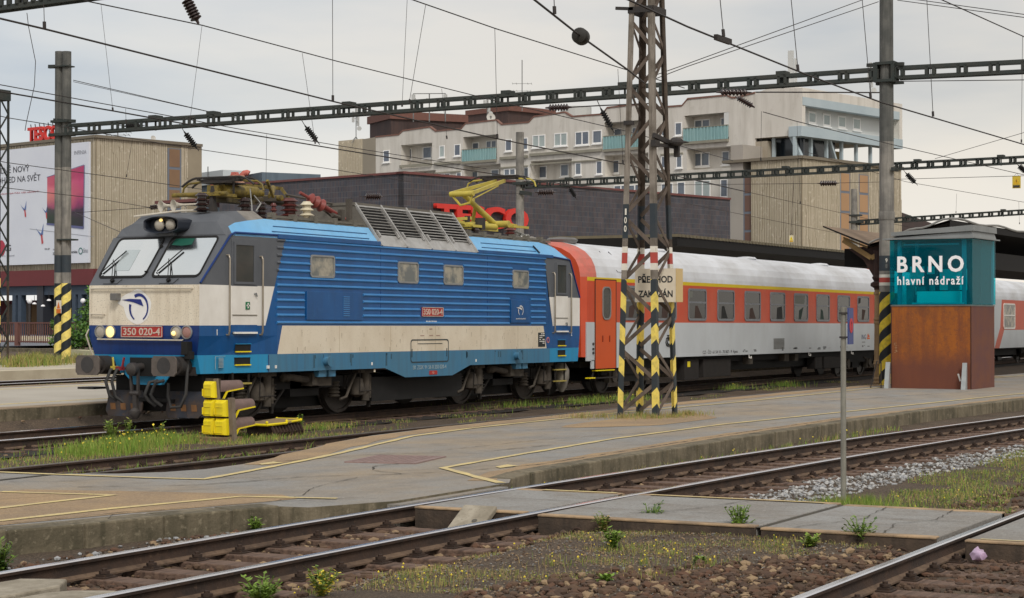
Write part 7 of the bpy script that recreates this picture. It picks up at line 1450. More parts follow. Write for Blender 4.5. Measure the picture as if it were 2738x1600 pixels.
a0, zA = D2.at(1156, 552); a1, zB = D2.at(1402, 619); zTop = D2.at(1156, 551)[1]; zBot = D2.at(1156, 606)[1]
text('store_letters', 'TESCO', 2, RL, D2.pt((a0 + a1) / 2, (zTop + zBot) / 2 + .1, .25), D2.e, (0, 0, 1), DS, bold=.075, width=abs(a1 - a0), height=1.45, extrude=.15)
# ---- ribbed store building at the left with the billboard
K4 = corner(255, 140); L1_, L2_ = Face(K4, E2), Face(K4, E1)
LB = thing('store_building', 'tan ribbed store building at the left with a dark red band and an arcade below', 'building'); zl = L2_.at(255, 369)[1]; lr = L2_.at(504, 391)[0]; llb = 40
zb_ = L1_.at(160, 722)[1]; zc = L1_.at(100, 765)[1]
m = MB(); L2_.slab(m, 0, lr, zb_, zl, -10, 0); L1_.slab(m, .02, llb, zb_, zl - .02, -9.9, -.01); m.build('wall', RIBD, LB)
q0, q1 = [L2_.at(*(x * .2104, 450))[0] for x in (2128, 2300)]
ribs(L2_, LB, .1, q0, zb_, zl); ribs(L2_, LB, q1, lr, zb_, zl); ribs(L1_, LB, .1, llb, zb_, zl - .02)
m = MB(); L2_.slab(m, -.1, lr + .1, zl, zl + .22, -10, .22); L1_.slab(m, -.1, llb, zl, zl + .21, -9.9, .21); m.build('roof_edge', MATS['roof_edge_grey'], LB)
strip_win(L2_, LB, q0, q1, zb_, zl - .3, 6, [mat('tan_panel', (140, 112, 82), (112, 84, 70), rough=.5, ns=.25), DWP], .03)
RBAND = mat('dark_red_band', (112, 52, 54), (98, 48, 50), rough=.8, ns=.4); STEELB = mat('arcade_steel', (62, 76, 92), (54, 64, 78), rough=.6)
m = MB(); L1_.slab(m, -.3, llb, zc, zb_, -9, .4); L2_.slab(m, -.3, lr, zc, zb_ + .0, -9, .39); m.build('red_band', RBAND, LB)
zg = L1_.at(100, 800)[1]
m = MB(); L1_.slab(m, -.3, llb, zg + .3, zc, -.3, .1); L2_.slab(m, -.3, lr, zg + .3, zc, -.3, .1)
for u in (40, 55, 113, 200, 216, 240): a = L1_.at(u, 850)[0]; L1_.slab(m, a - .22, a + .22, GZ, zg + .3, -.35, .1)
m.build('arcade_frame', STEELB, LB)
m = MB(); L1_.slab(m, -.2, llb, GZ, zg - 1.2, -7, -6); L2_.slab(m, -.2, lr, GZ, zc, -7, -6.2); m.build('arcade_back', mat('arcade_dark', (44, 48, 56), (64, 58, 58), rough=.5, ns=.3), LB); m = MB(); L1_.slab(m, -.2, llb, zg - 1.2, zg + .0, -7.1, -5.9); m.build('arcade_red_band', RBAND, LB)
m = MB(); L1_.slab(m, -.2, llb, zc - .2, zc, -9, -.3); m.build('arcade_soffit', mat('soffit_dark', (40, 42, 46), rough=.9), LB)
m = MB()
for u, w, mi in ((95, .5, 0), (30, .35, 1), (128, .9, 2), (72, .6, 1)): a = L1_.at(u, 860, -5.9)[0]; L1_.slab(m, a - w, a + w, GZ, GZ + 2.6 - (.4 if mi == 2 else 0), -5.95, -5.85, mi)
m.pieces('shop_front', [mat('shop_ochre', (132, 96, 50), rough=.6), mat('shop_grey', (120, 110, 100), rough=.6), mat('shop_glass', (70, 84, 94), rough=.2)], LB)
m = MB(); a0, z1_ = L1_.at(116, 817, -3); a1, z0_ = L1_.at(153, 836, -3); L1_.poly(m, [(a0, z0_), (a1, z0_), (a1, z1_), (a0, z1_)], -3.2, -2.4); aw = m.build('awning', mat('awning_orange', (208, 96, 66), (190, 84, 60), rough=.7, ns=2), LB)
# billboard
BBW = mat('billboard_white', (222, 226, 234), (208, 212, 224), rough=.5, ns=.2)
BB = thing('billboard', 'huge white advertising banner with a sunset television picture on the left building', 'billboard'); OB = .35
a0 = L1_.at(248, 384)[0]; a1 = L1_.at(18, 412)[0] + 14; zt4 = L1_.at(248, 380)[1]; zb4 = L1_.at(248, 703)[1]
m = MB(); L1_.slab(m, a0, a1, zb4, zt4, .17, OB); m.build('banner', BBW, BB)
def bp(x, y): return L1_.at(x * .2104, 330 + y * .2104, OB)
tvm = bpy.data.materials.new('sunset_picture'); tvm.use_nodes = True; N = tvm.node_tree.nodes; L = tvm.node_tree.links; b = N['Principled BSDF']; b.inputs['Roughness'].default_value = .4
uvn = N.new('ShaderNodeUVMap'); sp = N.new('ShaderNodeSeparateXYZ'); L.new(uvn.outputs[0], sp.inputs[0]); nz_ = N.new('ShaderNodeTexNoise'); nz_.inputs['Scale'].default_value = 3.2; nz_.inputs['Detail'].default_value = 6; L.new(uvn.outputs[0], nz_.inputs[0])
ad = N.new('ShaderNodeMath'); ad.operation = 'MULTIPLY_ADD'; ad.inputs[1].default_value = .28; L.new(nz_.outputs[0], ad.inputs[0]); L.new(sp.outputs[1], ad.inputs[2])
rp = N.new('ShaderNodeValToRGB'); cs_ = [(0.0, (30, 44, 38)), (.30, (46, 62, 44)), (.46, (70, 62, 66)), (.54, (170, 84, 110)), (.72, (214, 130, 120)), (.9, (222, 120, 130)), (1.1, (200, 90, 110))]
for i, (p, c) in enumerate(cs_):
    e = rp.color_ramp.elements[i] if i < 2 else rp.color_ramp.elements.new(min(p, 1)); e.position = min(p, 1); e.color = (*lin(c), 1)
L.new(ad.outputs[0], rp.inputs[0]); mxp = N.new('ShaderNodeMixRGB'); mxp.blend_type = 'MULTIPLY'; L.new(sp.outputs[0], mxp.inputs[0]); L.new(rp.outputs[0], mxp.inputs[1]); mxp.inputs[2].default_value = (*lin((226, 150, 236)), 1); L.new(mxp.outputs[0], b.inputs[0])
m = MB(); c = [bp(605, 690), bp(600, 1275), bp(1060, 1340), bp(1070, 535)]; m.add([L1_.pt(a, z, OB + .03) for a, z in c], [(0, 1, 2, 3)]); sc_ = m.build('television_picture', tvm, BB, fix=False)
uv = sc_.data.uv_layers.new(name='UVMap')
for li, q in zip(sc_.data.polygons[0].loop_indices, ((0, 1), (0, 0), (1, 0), (1, 1))): uv.data[li].uv = q
m = MB(); c2 = [bp(598, 1268), bp(596, 1290), bp(1062, 1345), bp(1062, 1312)]; m.add([L1_.pt(a, z, OB + .04) for a, z in c2], [(0, 1, 2, 3)]); m.add([L1_.pt(a, z, OB + .035) for a, z in (bp(600, 692), bp(1072, 532), bp(1068, 526), bp(598, 684))], [(0, 1, 2, 3)]); m.add([L1_.pt(a, z, OB + .035) for a, z in (bp(1062, 1340), bp(1072, 532), bp(1080, 530), bp(1070, 1342))], [(0, 1, 2, 3)]); m.build('picture_frame', mat('frame_violet', (92, 96, 140), rough=.4), BB)
BK = mat('banner_ink', (70, 70, 78), rough=.6); xdL = -L1_.e
def btext(s, xa, ya, xb, yb, h, mm, bold=0., align=None):
    a0, z0 = bp(xa, ya); a1, z1 = bp(xb, yb); text('lettering', s, 2, mm, L1_.pt((a0 + a1) / 2, (z0 + z1) / 2, OB + .02), xdL, (0, 0, 1), BB, bold=bold, width=abs(a1 - a0), height=h, extrude=.004)
btext('ÚPLNĚ NOVÝ', -75, 590, 375, 568, .62, BK); btext('POHLED NA SVĚT', -70, 715, 515, 680, .62, BK); btext('plně ořechových FULL LED televizorů', -60, 905, 492, 868, .16, mat('banner_red', (180, 90, 100)))
btext('INFINIA', 945, 385, 1100, 352, .28, mat('banner_grey', (150, 152, 160))); 
ln = (730 - 330) / .2104
def b4(x, y): return (x * .2446 / .2104, ((640 + y * .2446) - 330) / .2104)
def btext4(s, xa, ya, xb, yb, h, mm, bold=0.): xa, ya = b4(xa, ya); xb, yb = b4(xb, yb); btext(s, xa, ya, xb, yb, h, mm, bold)
btext4('LG', 62, 98, 122, 92, .46, BK, .02); btext4("Life's Good", -10, 182, 158, 178, .14, MATS['banner_grey']); btext4('FULL LED', 492, 108, 545, 105, .12, BK); btext4('dina', 905, 125, 962, 118, .34, MATS['banner_grey']); btext4('wireless', 782, 140, 848, 135, .22, BK); btext4('200 Hz', 580, 160, 640, 155, .2, BK); btext4('TruMotion', 580, 115, 640, 110, .12, BK)
m = MB(); a, z = bp(*b4(15, 100)); m.add([L1_.pt(a + .55 * cos(t_ * .3142), z + .62 * sin(t_ * .3142), OB + .02) for t_ in range(20)], [tuple(range(20))]); m.build('round_emblem', mat('emblem_crimson', (176, 44, 66), rough=.4), BB)
m = MB(); a, z = bp(*b4(883, 130)); 
for k in range(16): m.add([L1_.pt(a + r_ * cos(q_ * .3927), z + r_ * sin(q_ * .3927), OB + .02) for r_, q_ in ((.26, k), (.26, k + 1), (.18, k + 1), (.18, k))], [(0, 1, 2, 3)])
m.build('ring_mark', mat('mark_teal', (70, 120, 116)), BB)
for i, (x, y, s) in enumerate(((318, 1110, 1.), (590, 1140, .9), (530, 1430, 1.25))):      # flying parrots
    m = MB(); a, z = bp(x, y); f = lambda da, dz: L1_.pt(a - da * s, z + dz * s, OB + .03)
    m.add([f(-.1, .0), f(.15, .05), f(.22, .75), f(.08, .4)], [(0, 1, 2, 3)], 0); m.add([f(-.1, 0), f(.1, .05), f(-.35, .3), f(-.6, .5)], [(0, 1, 2, 3)], 0); m.add([f(-.08, .08), f(.08, .08), f(.2, -.45), f(.02, -.5)], [(0, 1, 2, 3)], 1); m.build('printed_bird', [mat('bird_blue', (96, 120, 172)), mat('bird_red', (196, 84, 88))], BB)
m = MB(); m.add([L1_.pt(a, z, OB + .018) for a, z in (bp(380, 1340), bp(1195, 1440), bp(1195, 1446), bp(380, 1346))], [(0, 1, 2, 3)]); m.build('printed_line', MATS['banner_grey'], BB)
# rooftop sign
RS = thing('rooftop_sign', 'red rooftop letters over blue dashes on the roof of the left building', 'sign'); a0, z0 = L1_.at(76, 380, -.5); a1, z1 = L1_.at(158, 355, -.5); zc_ = (L1_.at(78, 350)[1] + L1_.at(160, 333)[1]) / 2 
text('roof_letters', 'TESCO', 3, RL, L1_.pt((a0 + a1) / 2, L1_.at(126, 354)[1], -.5), xdL, (0, 0, 1), RS, bold=.09, width=abs(a0 - a1), height=1.15, extrude=.1)
m = MB(); zz = L1_.at(126, 381)[1]; n = 5
for k in range(n): x = a1 + (a0 - a1) * (k + .1) / n; x2 = a1 + (a0 - a1) * (k + .85) / n; L1_.poly(m, [(x, zz - .2), (x2, zz - .2), (x2 - .12, zz + .2), (x - .12, zz + .2)], -.6, -.4)
m.pieces('blue_dash', mat('dash_blue', (30, 66, 140)), RS); m = MB()
for k in range(8): x = a1 + (a0 - a1) * k / 7; m.bar(L1_.pt(x, zl, -1), L1_.pt(x, zz + 1.6, -.7), .05, .05); m.bar(L1_.pt(x, zl, -2), L1_.pt(x, zz + .6, -.7), .05, .05)
m.build('sign_frame', IRON, RS)
# ---- low blue-grey hall, chimney and red roof vents between the two stores
HL = thing('blue_hall', 'low blue-grey hall between the two store buildings', 'building'); p0 = atd(498, 520, 165); p1 = atd(700, 520, 150); m = MB(); zh = atd(600, 478, 157).z; wall_seg(m, p0, p1, .5, zh, 5); m.build('wall', mat('hall_blue', (96, 112, 124), (84, 98, 110), rough=.7, ns=.4, streak=((70, 86, 98), .6, (1.2, 1.2, .1))), HL); m = MB(); p2, p3 = atd(606, 530, 150), atd(622, 530, 149); wall_seg(m, p2, p3, .5, zh - .3, 1); m.build('pillar', mat('pillar_pink', (186, 146, 124), rough=.9), HL); m = MB(); p2, p3 = atd(505, 500, 163), atd(596, 500, 158); wall_seg(m, p2, p3, zh - .3, zh + .8, 2); m.build('roof_box', mat('hall_roof_pale', (190, 196, 198), rough=.7), HL)
VR = mat('vent_red', (190, 104, 92), (166, 88, 78), rough=.6, ns=1)
for k, (u, v, r) in enumerate(((645, 488, .24), (567, 496, .15))):
    b = atd(u, v, 152); g_ = -1 if k else 1; q = r / .24; t = thing('vent_pipe', ['thick red bent ventilation pipe on the hall roof', 'thin red bent ventilation pipe on the hall roof'][k], 'vent', tuple(b), 0, 'red vents on the hall roof'); m = MB(); m.tube([(g_ * .4 * a_ * q, -g_ * .8 * a_ * q, z_ * q) for a_, z_ in ((0, -2), (0, .3), (.08, .55), (.28, .72), (.52, .76), (.68, .68))], r, 12); m.build('pipe', VR, t, smooth=50)
b = atd(628, 487, 153); t = thing('vent_cowl', 'red box-shaped ventilation cowl on the hall roof', 'vent', tuple(b), 0, 'red vents on the hall roof'); m = MB(); m.loft([[(-w, -w, z), (w, -w, z), (w, w, z), (-w, w, z)] for w, z in ((.2, -1.5), (.2, .15), (.28, .45), (.2, .78))]); m.build('cowl', VR, t)
b = atd(511, 500, 158); t = thing('chimney', 'slim grey steel chimney right of the left store building', 'chimney', tuple(b)); m = MB(); m.cyl((0, 0, -3), (0, 0, 1.5), .3, n=12); m.cyl((0, 0, 1.5), (0, 0, 1.75), .3, n=12, m=1); m.cyl((0, 0, 1.75), (0, 0, 2.0), .34, .3, n=12); m.lathe((0, 0, 2.0), (0, 0, 1), [(.18, 0), (.34, .2), (.2, .5), (.3, .6), (.08, .8)], 10); m.build('flue', [mat('chimney_grey', (112, 118, 124), (96, 104, 112), rough=.5, metal=.3), VR], t)
antenna('thin aerial rods on the left store roof', 315, 372, 1.2, 'tv', 142); antenna('slim rod aerial behind the locomotive roof', 556, 478, 1.0, 'none', 160)
b = atd(409, 381, 146); t = thing('satellite_dish', 'small pale satellite dish on the roof of the left store building', 'satellite dish', tuple(b)); m = MB(); m.lathe((0, 0, .3), (-.5, -.8, .3), [(.03, 0), (.14, .03), (.2, .08), (.12, .05), (.02, .02)], 14); m.cyl((0, 0, -.6), (0, 0, .3), .06, n=6); m.build('dish', MATS['dish_pale'], t)
# ---- street: road, wall, fence, lamps, shrubs
m = MB(); m.add([(0, 62, .66), (400, 62, .66), (400, 150, .70), (0, 150, .70)], [(0, 1, 2, 3)]); tag(m.build('road', mat('street_asphalt', (112, 116, 124), (98, 102, 110), rough=.9, ns=.15)), kind='structure')
def fpx(u, v, d): return atd(u, v, d)
FN = thing('street_fence', 'rusty brown fence of slim upright bars along the street', 'fence'); m = MB(); pts = []; d0, d1 = 92, 84
P0, P1f = fpx(-60, 862, 93), fpx(310, 866, 84); n = 62; zlo = fpx(100, 918, 88).z; zhi = fpx(100, 864, 88).z
for k in range(n + 1): q = P0 + (P1f - P0) * (k / n); m.bar((q.x, q.y, zlo), (q.x, q.y, zhi), .035, .035)
RBN = mat('fence_rust', (112, 74, 66), (92, 66, 60), rough=.8); m.pieces('bar', RBN, FN); m = MB()
for z in (zlo + .05, zhi): m.bar((P0.x, P0.y, z), (P1f.x, P1f.y, z), .06, .07)
m.pieces('rail', RBN, FN)
for f in (.02, .31, .60, .9): m = MB(); q = P0 + (P1f - P0) * f; m.bar((q.x, q.y, zlo - .5), (q.x, q.y, zhi), .2, .2, up=(1, 0, 0)); m.build('post', RBN, FN)
LW = thing('street_wall', 'long low concrete kerb wall under the fence', 'wall'); m = MB(); q0, q1 = fpx(-80, 938, 86), fpx(330, 938, 78); wall_seg(m, Vector((q0.x, q0.y, 0)), Vector((q1.x, q1.y, 0)), .2, fpx(100, 933, 82).z, .5); m.build('wall', WALLC, LW)
CW = thing('parapet_wall', 'pale slatted concrete parapet across the street', 'wall'); m = MB(); q0, q1 = fpx(-80, 905, 112), fpx(215, 905, 104); dd = (q1 - q0); n = 30; zt5 = fpx(100, 899, 108).z; zb5 = fpx(100, 921, 108).z
for k in range(n): p, q = q0 + dd * (k / n), q0 + dd * ((k + .85) / n); wall_seg(m, Vector((p.x, p.y, 0)), Vector((q.x, q.y, 0)), zb5, zt5, .3)
m.pieces('panel', mat('parapet_cream', (214, 206, 182), (196, 188, 166), rough=.9, ns=.5), CW); m = MB(); wall_seg(m, Vector((q0.x, q0.y + .35, 0)), Vector((q1.x, q1.y + .35, 0)), .3, zt5 - .15, .3); m.build('backing', MATS['parapet_cream'], CW)
YW = thing('pale_yellow_wall', 'pale yellow low wall between the striped twin masts and the locomotive', 'wall'); m = MB(); q0, q1 = fpx(190, 952, 74), fpx(275, 952, 70); wall_seg(m, Vector((q0.x, q0.y, 0)), Vector((q1.x, q1.y, 0)), .2, fpx(230, 938, 72).z, .4); m.build('wall', mat('wall_pale_yellow', (206, 202, 164), (186, 182, 148), rough=.9, ns=1), YW)
GLB = mat('globe_white', (236, 236, 238), rough=.3)
for k, (u, v, r, d) in enumerate(((79, 806, 7, 110), (222, 805, 7, 104))):
    c = fpx(u, v, d); rr = r * d / FPX; t = thing('street_lamp', ['white globe street lamp seen left of the striped twin masts', 'white globe street lamp seen right beside the locomotive front'][k], 'street lamp', (c.x, c.y, .6), 0, 'globe street lamps'); m = MB(); z = c.z - .6; m.lathe((0, 0, z - rr), (0, 0, 1), [(rr * sin(a), rr - rr * cos(a)) for a in [pi * (i + .02) / 12.04 for i in range(13)]], 18); m.build('globe', GLB, t, smooth=70); m = MB(); m.cyl((0, 0, 0), (0, 0, z - rr), .06, n=8); m.build('pole', IRON, t)
for k, (u, v, r, d) in enumerate(((92, 812, 6, 140), (131, 803, 6, 140), (115, 818, 6, 138))):
    c = fpx(u, v, d); rr = r * d / FPX; t = thing('arcade_lamp', ['dome lamp in the arcade next to the left globe lamp', 'highest dome lamp in the arcade', 'lowest dome lamp in the arcade, at the edge of the orange awning'][k], 'lamp', tuple(c), 0, 'dome lamps in the arcade'); m = MB(); m.lathe((0, 0, -rr * .3), (0, 0, 1), [(rr, 0), (rr * .9, rr * .4), (rr * .5, rr * .75), (.02, rr * .85)], 14); m.build('shade', GLB, t, smooth=60); m = MB(); m.cyl((0, 0, rr * .5), (0, 0, rr * .5 + .5), .02, n=5); m.build('stem', IRON, t)
LEAF = [mat('shrub_leaf', (72, 112, 44), (52, 86, 34), rough=.6, ns=1.5), mat('shrub_leaf_light', (104, 142, 58), (84, 122, 48), rough=.6, ns=1.5), mat('shrub_leaf_dark', (44, 74, 34), (34, 58, 28), rough=.6, ns=1.5)]
def shrub(label, c, blobs, n, ls):
    t = thing('street_shrub', label, 'shrub', tuple(c), 0, 'shrubs along the fence'); m = MB()
    for i in range(n):
        bx, by, bz, r = R.choice(blobs); v = Vector((R.gauss(0, 1), R.gauss(0, 1), R.gauss(0, 1))).normalized() * r * (R.random() ** .4); p = Vector((bx, by, bz)) + v
        d = Vector((R.gauss(0, 1), R.gauss(0, 1), R.gauss(0, .6))).normalized(); w = d.cross(Vector((R.gauss(0, 1), R.gauss(0, 1), R.gauss(0, 1)))).normalized(); s = ls * R.uniform(.6, 1.4)
        m.add([p, p + d * s * .5 + w * s * .3, p + d * s, p + d * s * .5 - w * s * .3], [(0, 1, 2, 3)], R.choice([0, 0, 1, 2]) if v.z < r * .3 else R.choice([0, 1, 1]))
    m.build('foliage', LEAF, t, fix=False); m = MB()
    for bx, by, bz, r in blobs: m.tube([(0, 0, -.6), (bx * .5, by * .5, bz * .4), (bx, by, bz)], .03, 5)
    m.build('stem', WOOD, t)
c = fpx(215, 930, 83); shrub('tall green shrub behind the fence, partly hidden by the locomotive front', c, [(-.2, .1, .5, .7), (.3, -.1, .6, .7), (.5, .0, 1.3, .6), (.75, -.3, 1.9, .5), (.7, -.2, 2.4, .35), (-.5, .2, .3, .5)], 3200, .14)
c = fpx(152, 925, 84); shrub('small green shrub at the fence just left of the striped twin masts', c, [(0, 0, .2, .35), (.1, -.1, .6, .3), (0, .1, .95, .2)], 700, .12)
# ================================================================== loose stones, grass and weeds
def zt(x, y): return gh(x, y) + .004
def scatter(name, matl, n, fx, smin, smax, sub=1, sq=(1, .8, .6), lift=0.):
    m = MB()
    for i in range(n):
        p = fx()
        if p is None: continue
        x, y = p; r = smin + (smax - smin) * R.random() ** 2
        m.blob((x, y, zt(x, y) + r * .25 + lift), r, sub, .28, R.randrange(len(matl)), sq=(sq[0] * R.uniform(.8, 1.3), sq[1], sq[2]))
    o = m.build(name, matl, fix=False); return tag(o, kind='stuff')
BR = [mat('brown_stone', (96, 76, 60), (68, 54, 44), rough=.95, ns=3), mat('dark_brown_stone', (84, 66, 54), (62, 50, 42), rough=.95, ns=3), mat('tan_stone', (150, 128, 100), (118, 98, 76), rough=.95, ns=3), mat('rust_stone', (98, 72, 56), (76, 60, 48), rough=.95, ns=3)]
BRW = [BR[0], BR[1], BR[3], BR[0], BR[1], BR[3], BR[2]]
GS = [mat('grey_stone', (158, 160, 162), (130, 132, 134), rough=.9, ns=4), mat('pale_stone', (186, 186, 184), (160, 160, 158), rough=.9, ns=4), mat('mid_stone', (130, 128, 124), (104, 100, 96), rough=.9, ns=4)]
def in_cross(x): return 17.0 < x < 19.65
def f_t3():
    x = 10.2 + 30 * R.random() ** 1.7; y = t3y(x) + R.uniform(-1.5, 1.05)
    return None if in_cross(x) or (x > 19.6 and abs(y - t3y(x)) > .95) else (x, y)
scatter('ballast_stones', BRW, 6500, f_t3, .016, .055)
def f_br():
    x = R.uniform(12.0, 17.0); y = R.uniform(4.65, 7.0)
    if y > 4.8 + (17.2 - x) * .55 + R.uniform(-.5, .3): return None
    return (x, y)
scatter('rubble_stones', BRW, 3400, f_br, .016, .055)
def f_t4():
    x = R.uniform(12.2, 16.9); return (x, R.uniform(2.6, 4.5))
scatter('track_rubble', [BR[1], BR[1], BR[3], BR[0]], 1700, f_t4, .016, .05)
def f_g1():
    x = 19.7 + 30 * R.random() ** 1.5; y = t3y(x); return (x, y + (R.uniform(.95, 1.4) if R.random() < .4 else -R.uniform(1.12, 2.1)))
scatter('grey_ballast', GS, 7500, f_g1, .014, .040)
def f_g2():
    x = 20.0 + 14 * R.random(); return (x, R.uniform(4.7, 5.8))
scatter('ballast_stones', BRW, 900, f_g2, .02, .06)
def f_t12():
    x = 15 + 35 * R.random(); return (x, R.choice([R.uniform(17.75, 18.6), R.uniform(20.7, 24.2), R.uniform(16.1, 17.5)]))
scatter('ballast_stones', BRW, 3000, f_t12, .02, .05)
def f_sm():
    x = R.uniform(12.4, 17.1); return (x, R.uniform(5.0, 8.5))
scatter('fine_gravel', [BR[0], BR[2], GS[2], mat('sand_stone', (136, 120, 100), (112, 98, 82), rough=.95)], 5200, f_sm, .006, .014, lift=0)
def f_kb():
    x = R.uniform(9.5, 16.8); return (x, 10.55 + R.random() ** .7 * 1.1)
scatter('ballast_stones', BRW + [GS[2], GS[0]], 900, f_kb, .012, .045)
GM = [mat('grass_green', (108, 134, 50), (84, 112, 40), rough=.7, ns=4), mat('grass_yellow', (152, 152, 74), (128, 134, 60), rough=.7, ns=4), mat('grass_dry', (168, 146, 98), (142, 122, 82), rough=.8, ns=4), mat('grass_bright', (128, 158, 56), (100, 136, 44), rough=.7, ns=4), mat('flower_yellow', (228, 205, 60), (240, 220, 90), rough=.6)]
def blade(m, x, y, z, h, w, mi, lean=.4):
    a = R.random() * 6.28; l = h * R.uniform(.1, lean); dx, dy = cos(a) * l, sin(a) * l; b = R.random() * 6.28; wx, wy = cos(b) * w / 2, sin(b) * w / 2
    p = (x + dx * .35, y + dy * .35, z + h * .6)
    m.add([(x - wx, y - wy, z - .02), (x + wx, y + wy, z - .02), (p[0] + wx * .7, p[1] + wy * .7, p[2]), (p[0] - wx * .7, p[1] - wy * .7, p[2]), (x + dx, y + dy, z + h)], [(0, 1, 2, 3), (3, 2, 4)], mi)
def grass(name, n, fx, h0, h1, w=.012, pal=(0, 0, 1, 2), lean=.7, flowers=0., zf=zt):
    m = MB()
    for i in range(n):
        p = fx()
        if p is None: continue
        x, y = p[:2]; k = p[2] if len(p) > 2 else 1; h = R.uniform(h0, h1) * k; z = zf(x, y)
        blade(m, x, y, z, h, w * R.uniform(.7, 1.5), R.choice(pal), lean)
        if R.random() < flowers: m.blob((x, y, z + h * 1.0), R.uniform(.005, .010) * (1.5 if w > .008 else 1), 1, .2, 4)
    o = m.build(name, GM, fix=False); return tag(o, kind='stuff')
def leaves(name, n, fx, l0, l1, pal, hmax, zf=zt):
    m = MB()
    for i in range(n):
        p = fx()
        if p is None: continue
        x, y = p[:2]; c = Vector((x, y, zf(x, y) + R.random() ** 2 * hmax)); d = Vector((R.gauss(0, 1), R.gauss(0, 1), R.gauss(0, .5))).normalized(); w = d.cross(Vector((R.gauss(0, .4), R.gauss(0, .4), 1))).normalized(); L_ = R.uniform(l0, l1)
        m.add([c, c + d * L_ * .5 + w * L_ * .28, c + d * L_, c + d * L_ * .5 - w * L_ * .28], [(0, 1, 2, 3)], R.choice(pal))
    return tag(m.build(name, GM, fix=False), kind='stuff')
def clump(fx, cs, s):
    def f():
        c = R.choice(cs); r = abs(R.gauss(0, s)); a = R.random() * 6.28; return (c[0] + r * cos(a) * 1.4, c[1] + r * sin(a))
    return f
def pn(x, y, s, o=0): return mn.noise(Vector((x * s, y * s, o + 3)))
def f1_():
    x = 17.5 + 45 * R.random() ** 1.3; y = R.uniform(17.8, 21.2)
    if pn(x, y, .8) < -.12 + .35 * (x > 30): return None
    return (x, y)
grass('grass', 26000, f1_, .02, .085, .008, (0, 1, 1, 2, 2, 3))
cl = [tuple(atz(u, v, -.18))[:2] for u, v in ((290, 1195), (330, 1190), (250, 1205), (370, 1192), (300, 1210), (340, 1205), (410, 1185), (220, 1215), (450, 1180))]
grass('tall_grass', 5200, clump(None, cl, .38), .05, .24, .009, (0, 3, 3, 1), .45, .012)
cl2 = [tuple(atz(u, v, -.18))[:2] for u, v in ((520, 1175), (480, 1170), (720, 1155), (760, 1150), (840, 1145), (880, 1140), (640, 1165), (700, 1175))]
grass('grass', 3600, clump(None, cl2, .4), .03, .13, .008, (0, 1, 3, 2), .5, .02)
cl3 = [tuple(atz(u, v, -.18))[:2] for u, v in ((1330, 1088), (1380, 1085), (1420, 1082), (1350, 1090), (1550, 1078), (1600, 1072), (1220, 1098), (1680, 1068), (1960, 1040), (2100, 1032))]
grass('tall_grass', 3200, clump(None, cl3, .45), .05, .24, .012, (0, 3, 0, 1), .45, .01)
leaves('ground_cover', 16000, f1_, .01, .04, (0, 0, 1, 2, 3), .05)
def f2_():
    x = R.uniform(18.7, 26); y = R.uniform(15.2, 17.5)
    return None if pn(x, y, 1.1, 9) < .0 or y < 15.1 + max(0, (x - 21.8)) * .42 else (x, y)
grass('grass', 1500, f2_, .05, .18, .012, (0, 3, 1))
def f4_():
    x = 19.65 + 22 * R.random() ** 1.6; y = R.uniform(5.0, 7.25)
    if x > 24 and y < 5.6: return None
    return None if pn(x, y, .9, 4) < -.15 - .3 * (x < 21.3) else (x, y)
grass('grass', 21000, f4_, .02, .085, .006, (0, 0, 1, 1, 2, 2, 3), .8, .003)
grass('tall_grass', 2600, clump(None, [(20.7, 6.75), (20.5, 6.9), (21.0, 6.6), (20.2, 6.6), (20.0, 6.3), (20.0, 5.9)], .25), .04, .2, .007, (0, 3, 1), .5, .004)
leaves('ground_cover', 14000, f4_, .01, .035, (0, 0, 1, 2, 2, 3), .05)
def f5_():
    x = R.uniform(12.4, 17.0); y = R.uniform(5.2, 8.4)
    if y < 5.0 + (17.2 - x) * .45: return None
    return None if pn(x, y, 1.5, 2) < .04 else (x, y)
zi = lambda x, y: zt(x, y)
grass('sparse_grass', 15000, f5_, .008, .045, .0035, (0, 1, 1, 2, 2, 2), .9, .008, zi)
grass('sparse_grass', 1100, clump(None, [tuple(atz(u, v, -.15))[:2] for u, v in ((1720, 1520), (1800, 1500), (1630, 1480), (1740, 1560), (1100, 1560), (1180, 1580), (860, 1580), (2080, 1470), (1900, 1520), (1480, 1530))], .18), .02, .09, .004, (0, 1, 2), .6, .07, zi)
leaves('ground_cover', 12000, f5_, .006, .022, (0, 1, 1, 2, 2, 3), .02, zi)
def f6_():
    x = 20.2 + 16 * R.random(); return (x, 10.8 + R.uniform(-.12, .15))
grass('grass', 700, f6_, .03, .14, .01, (0, 1, 2, 3), .6, .02)
grass('dry_grass', 2200, clump(None, [(33.8, 15.9), (33.6, 15.4), (33.9, 14.9), (34.3, 14.7), (35.2, 14.7), (34.4, 15.4), (33.4, 16.2), (35.4, 14.9)], .25), .02, .13, .008, (2, 2, 2, 1, 0), .8, 0, lambda x, y: .03)
zp3 = lambda x, y: .48
grass('tall_grass', 3200, clump(None, [tuple(atz(u, v, .46))[:2] for u, v in ((60, 975), (80, 980), (100, 976), (112, 982), (128, 980), (50, 986), (92, 970), (205, 975))], .35), .1, .42, .02, (0, 1, 1, 2), .5, 0, zp3)
grass('grass', 900, lambda: (R.uniform(36, 46), R.uniform(33.0, 33.9)), .04, .14, .03, (0, 1), .6, 0, lambda x, y: .16)
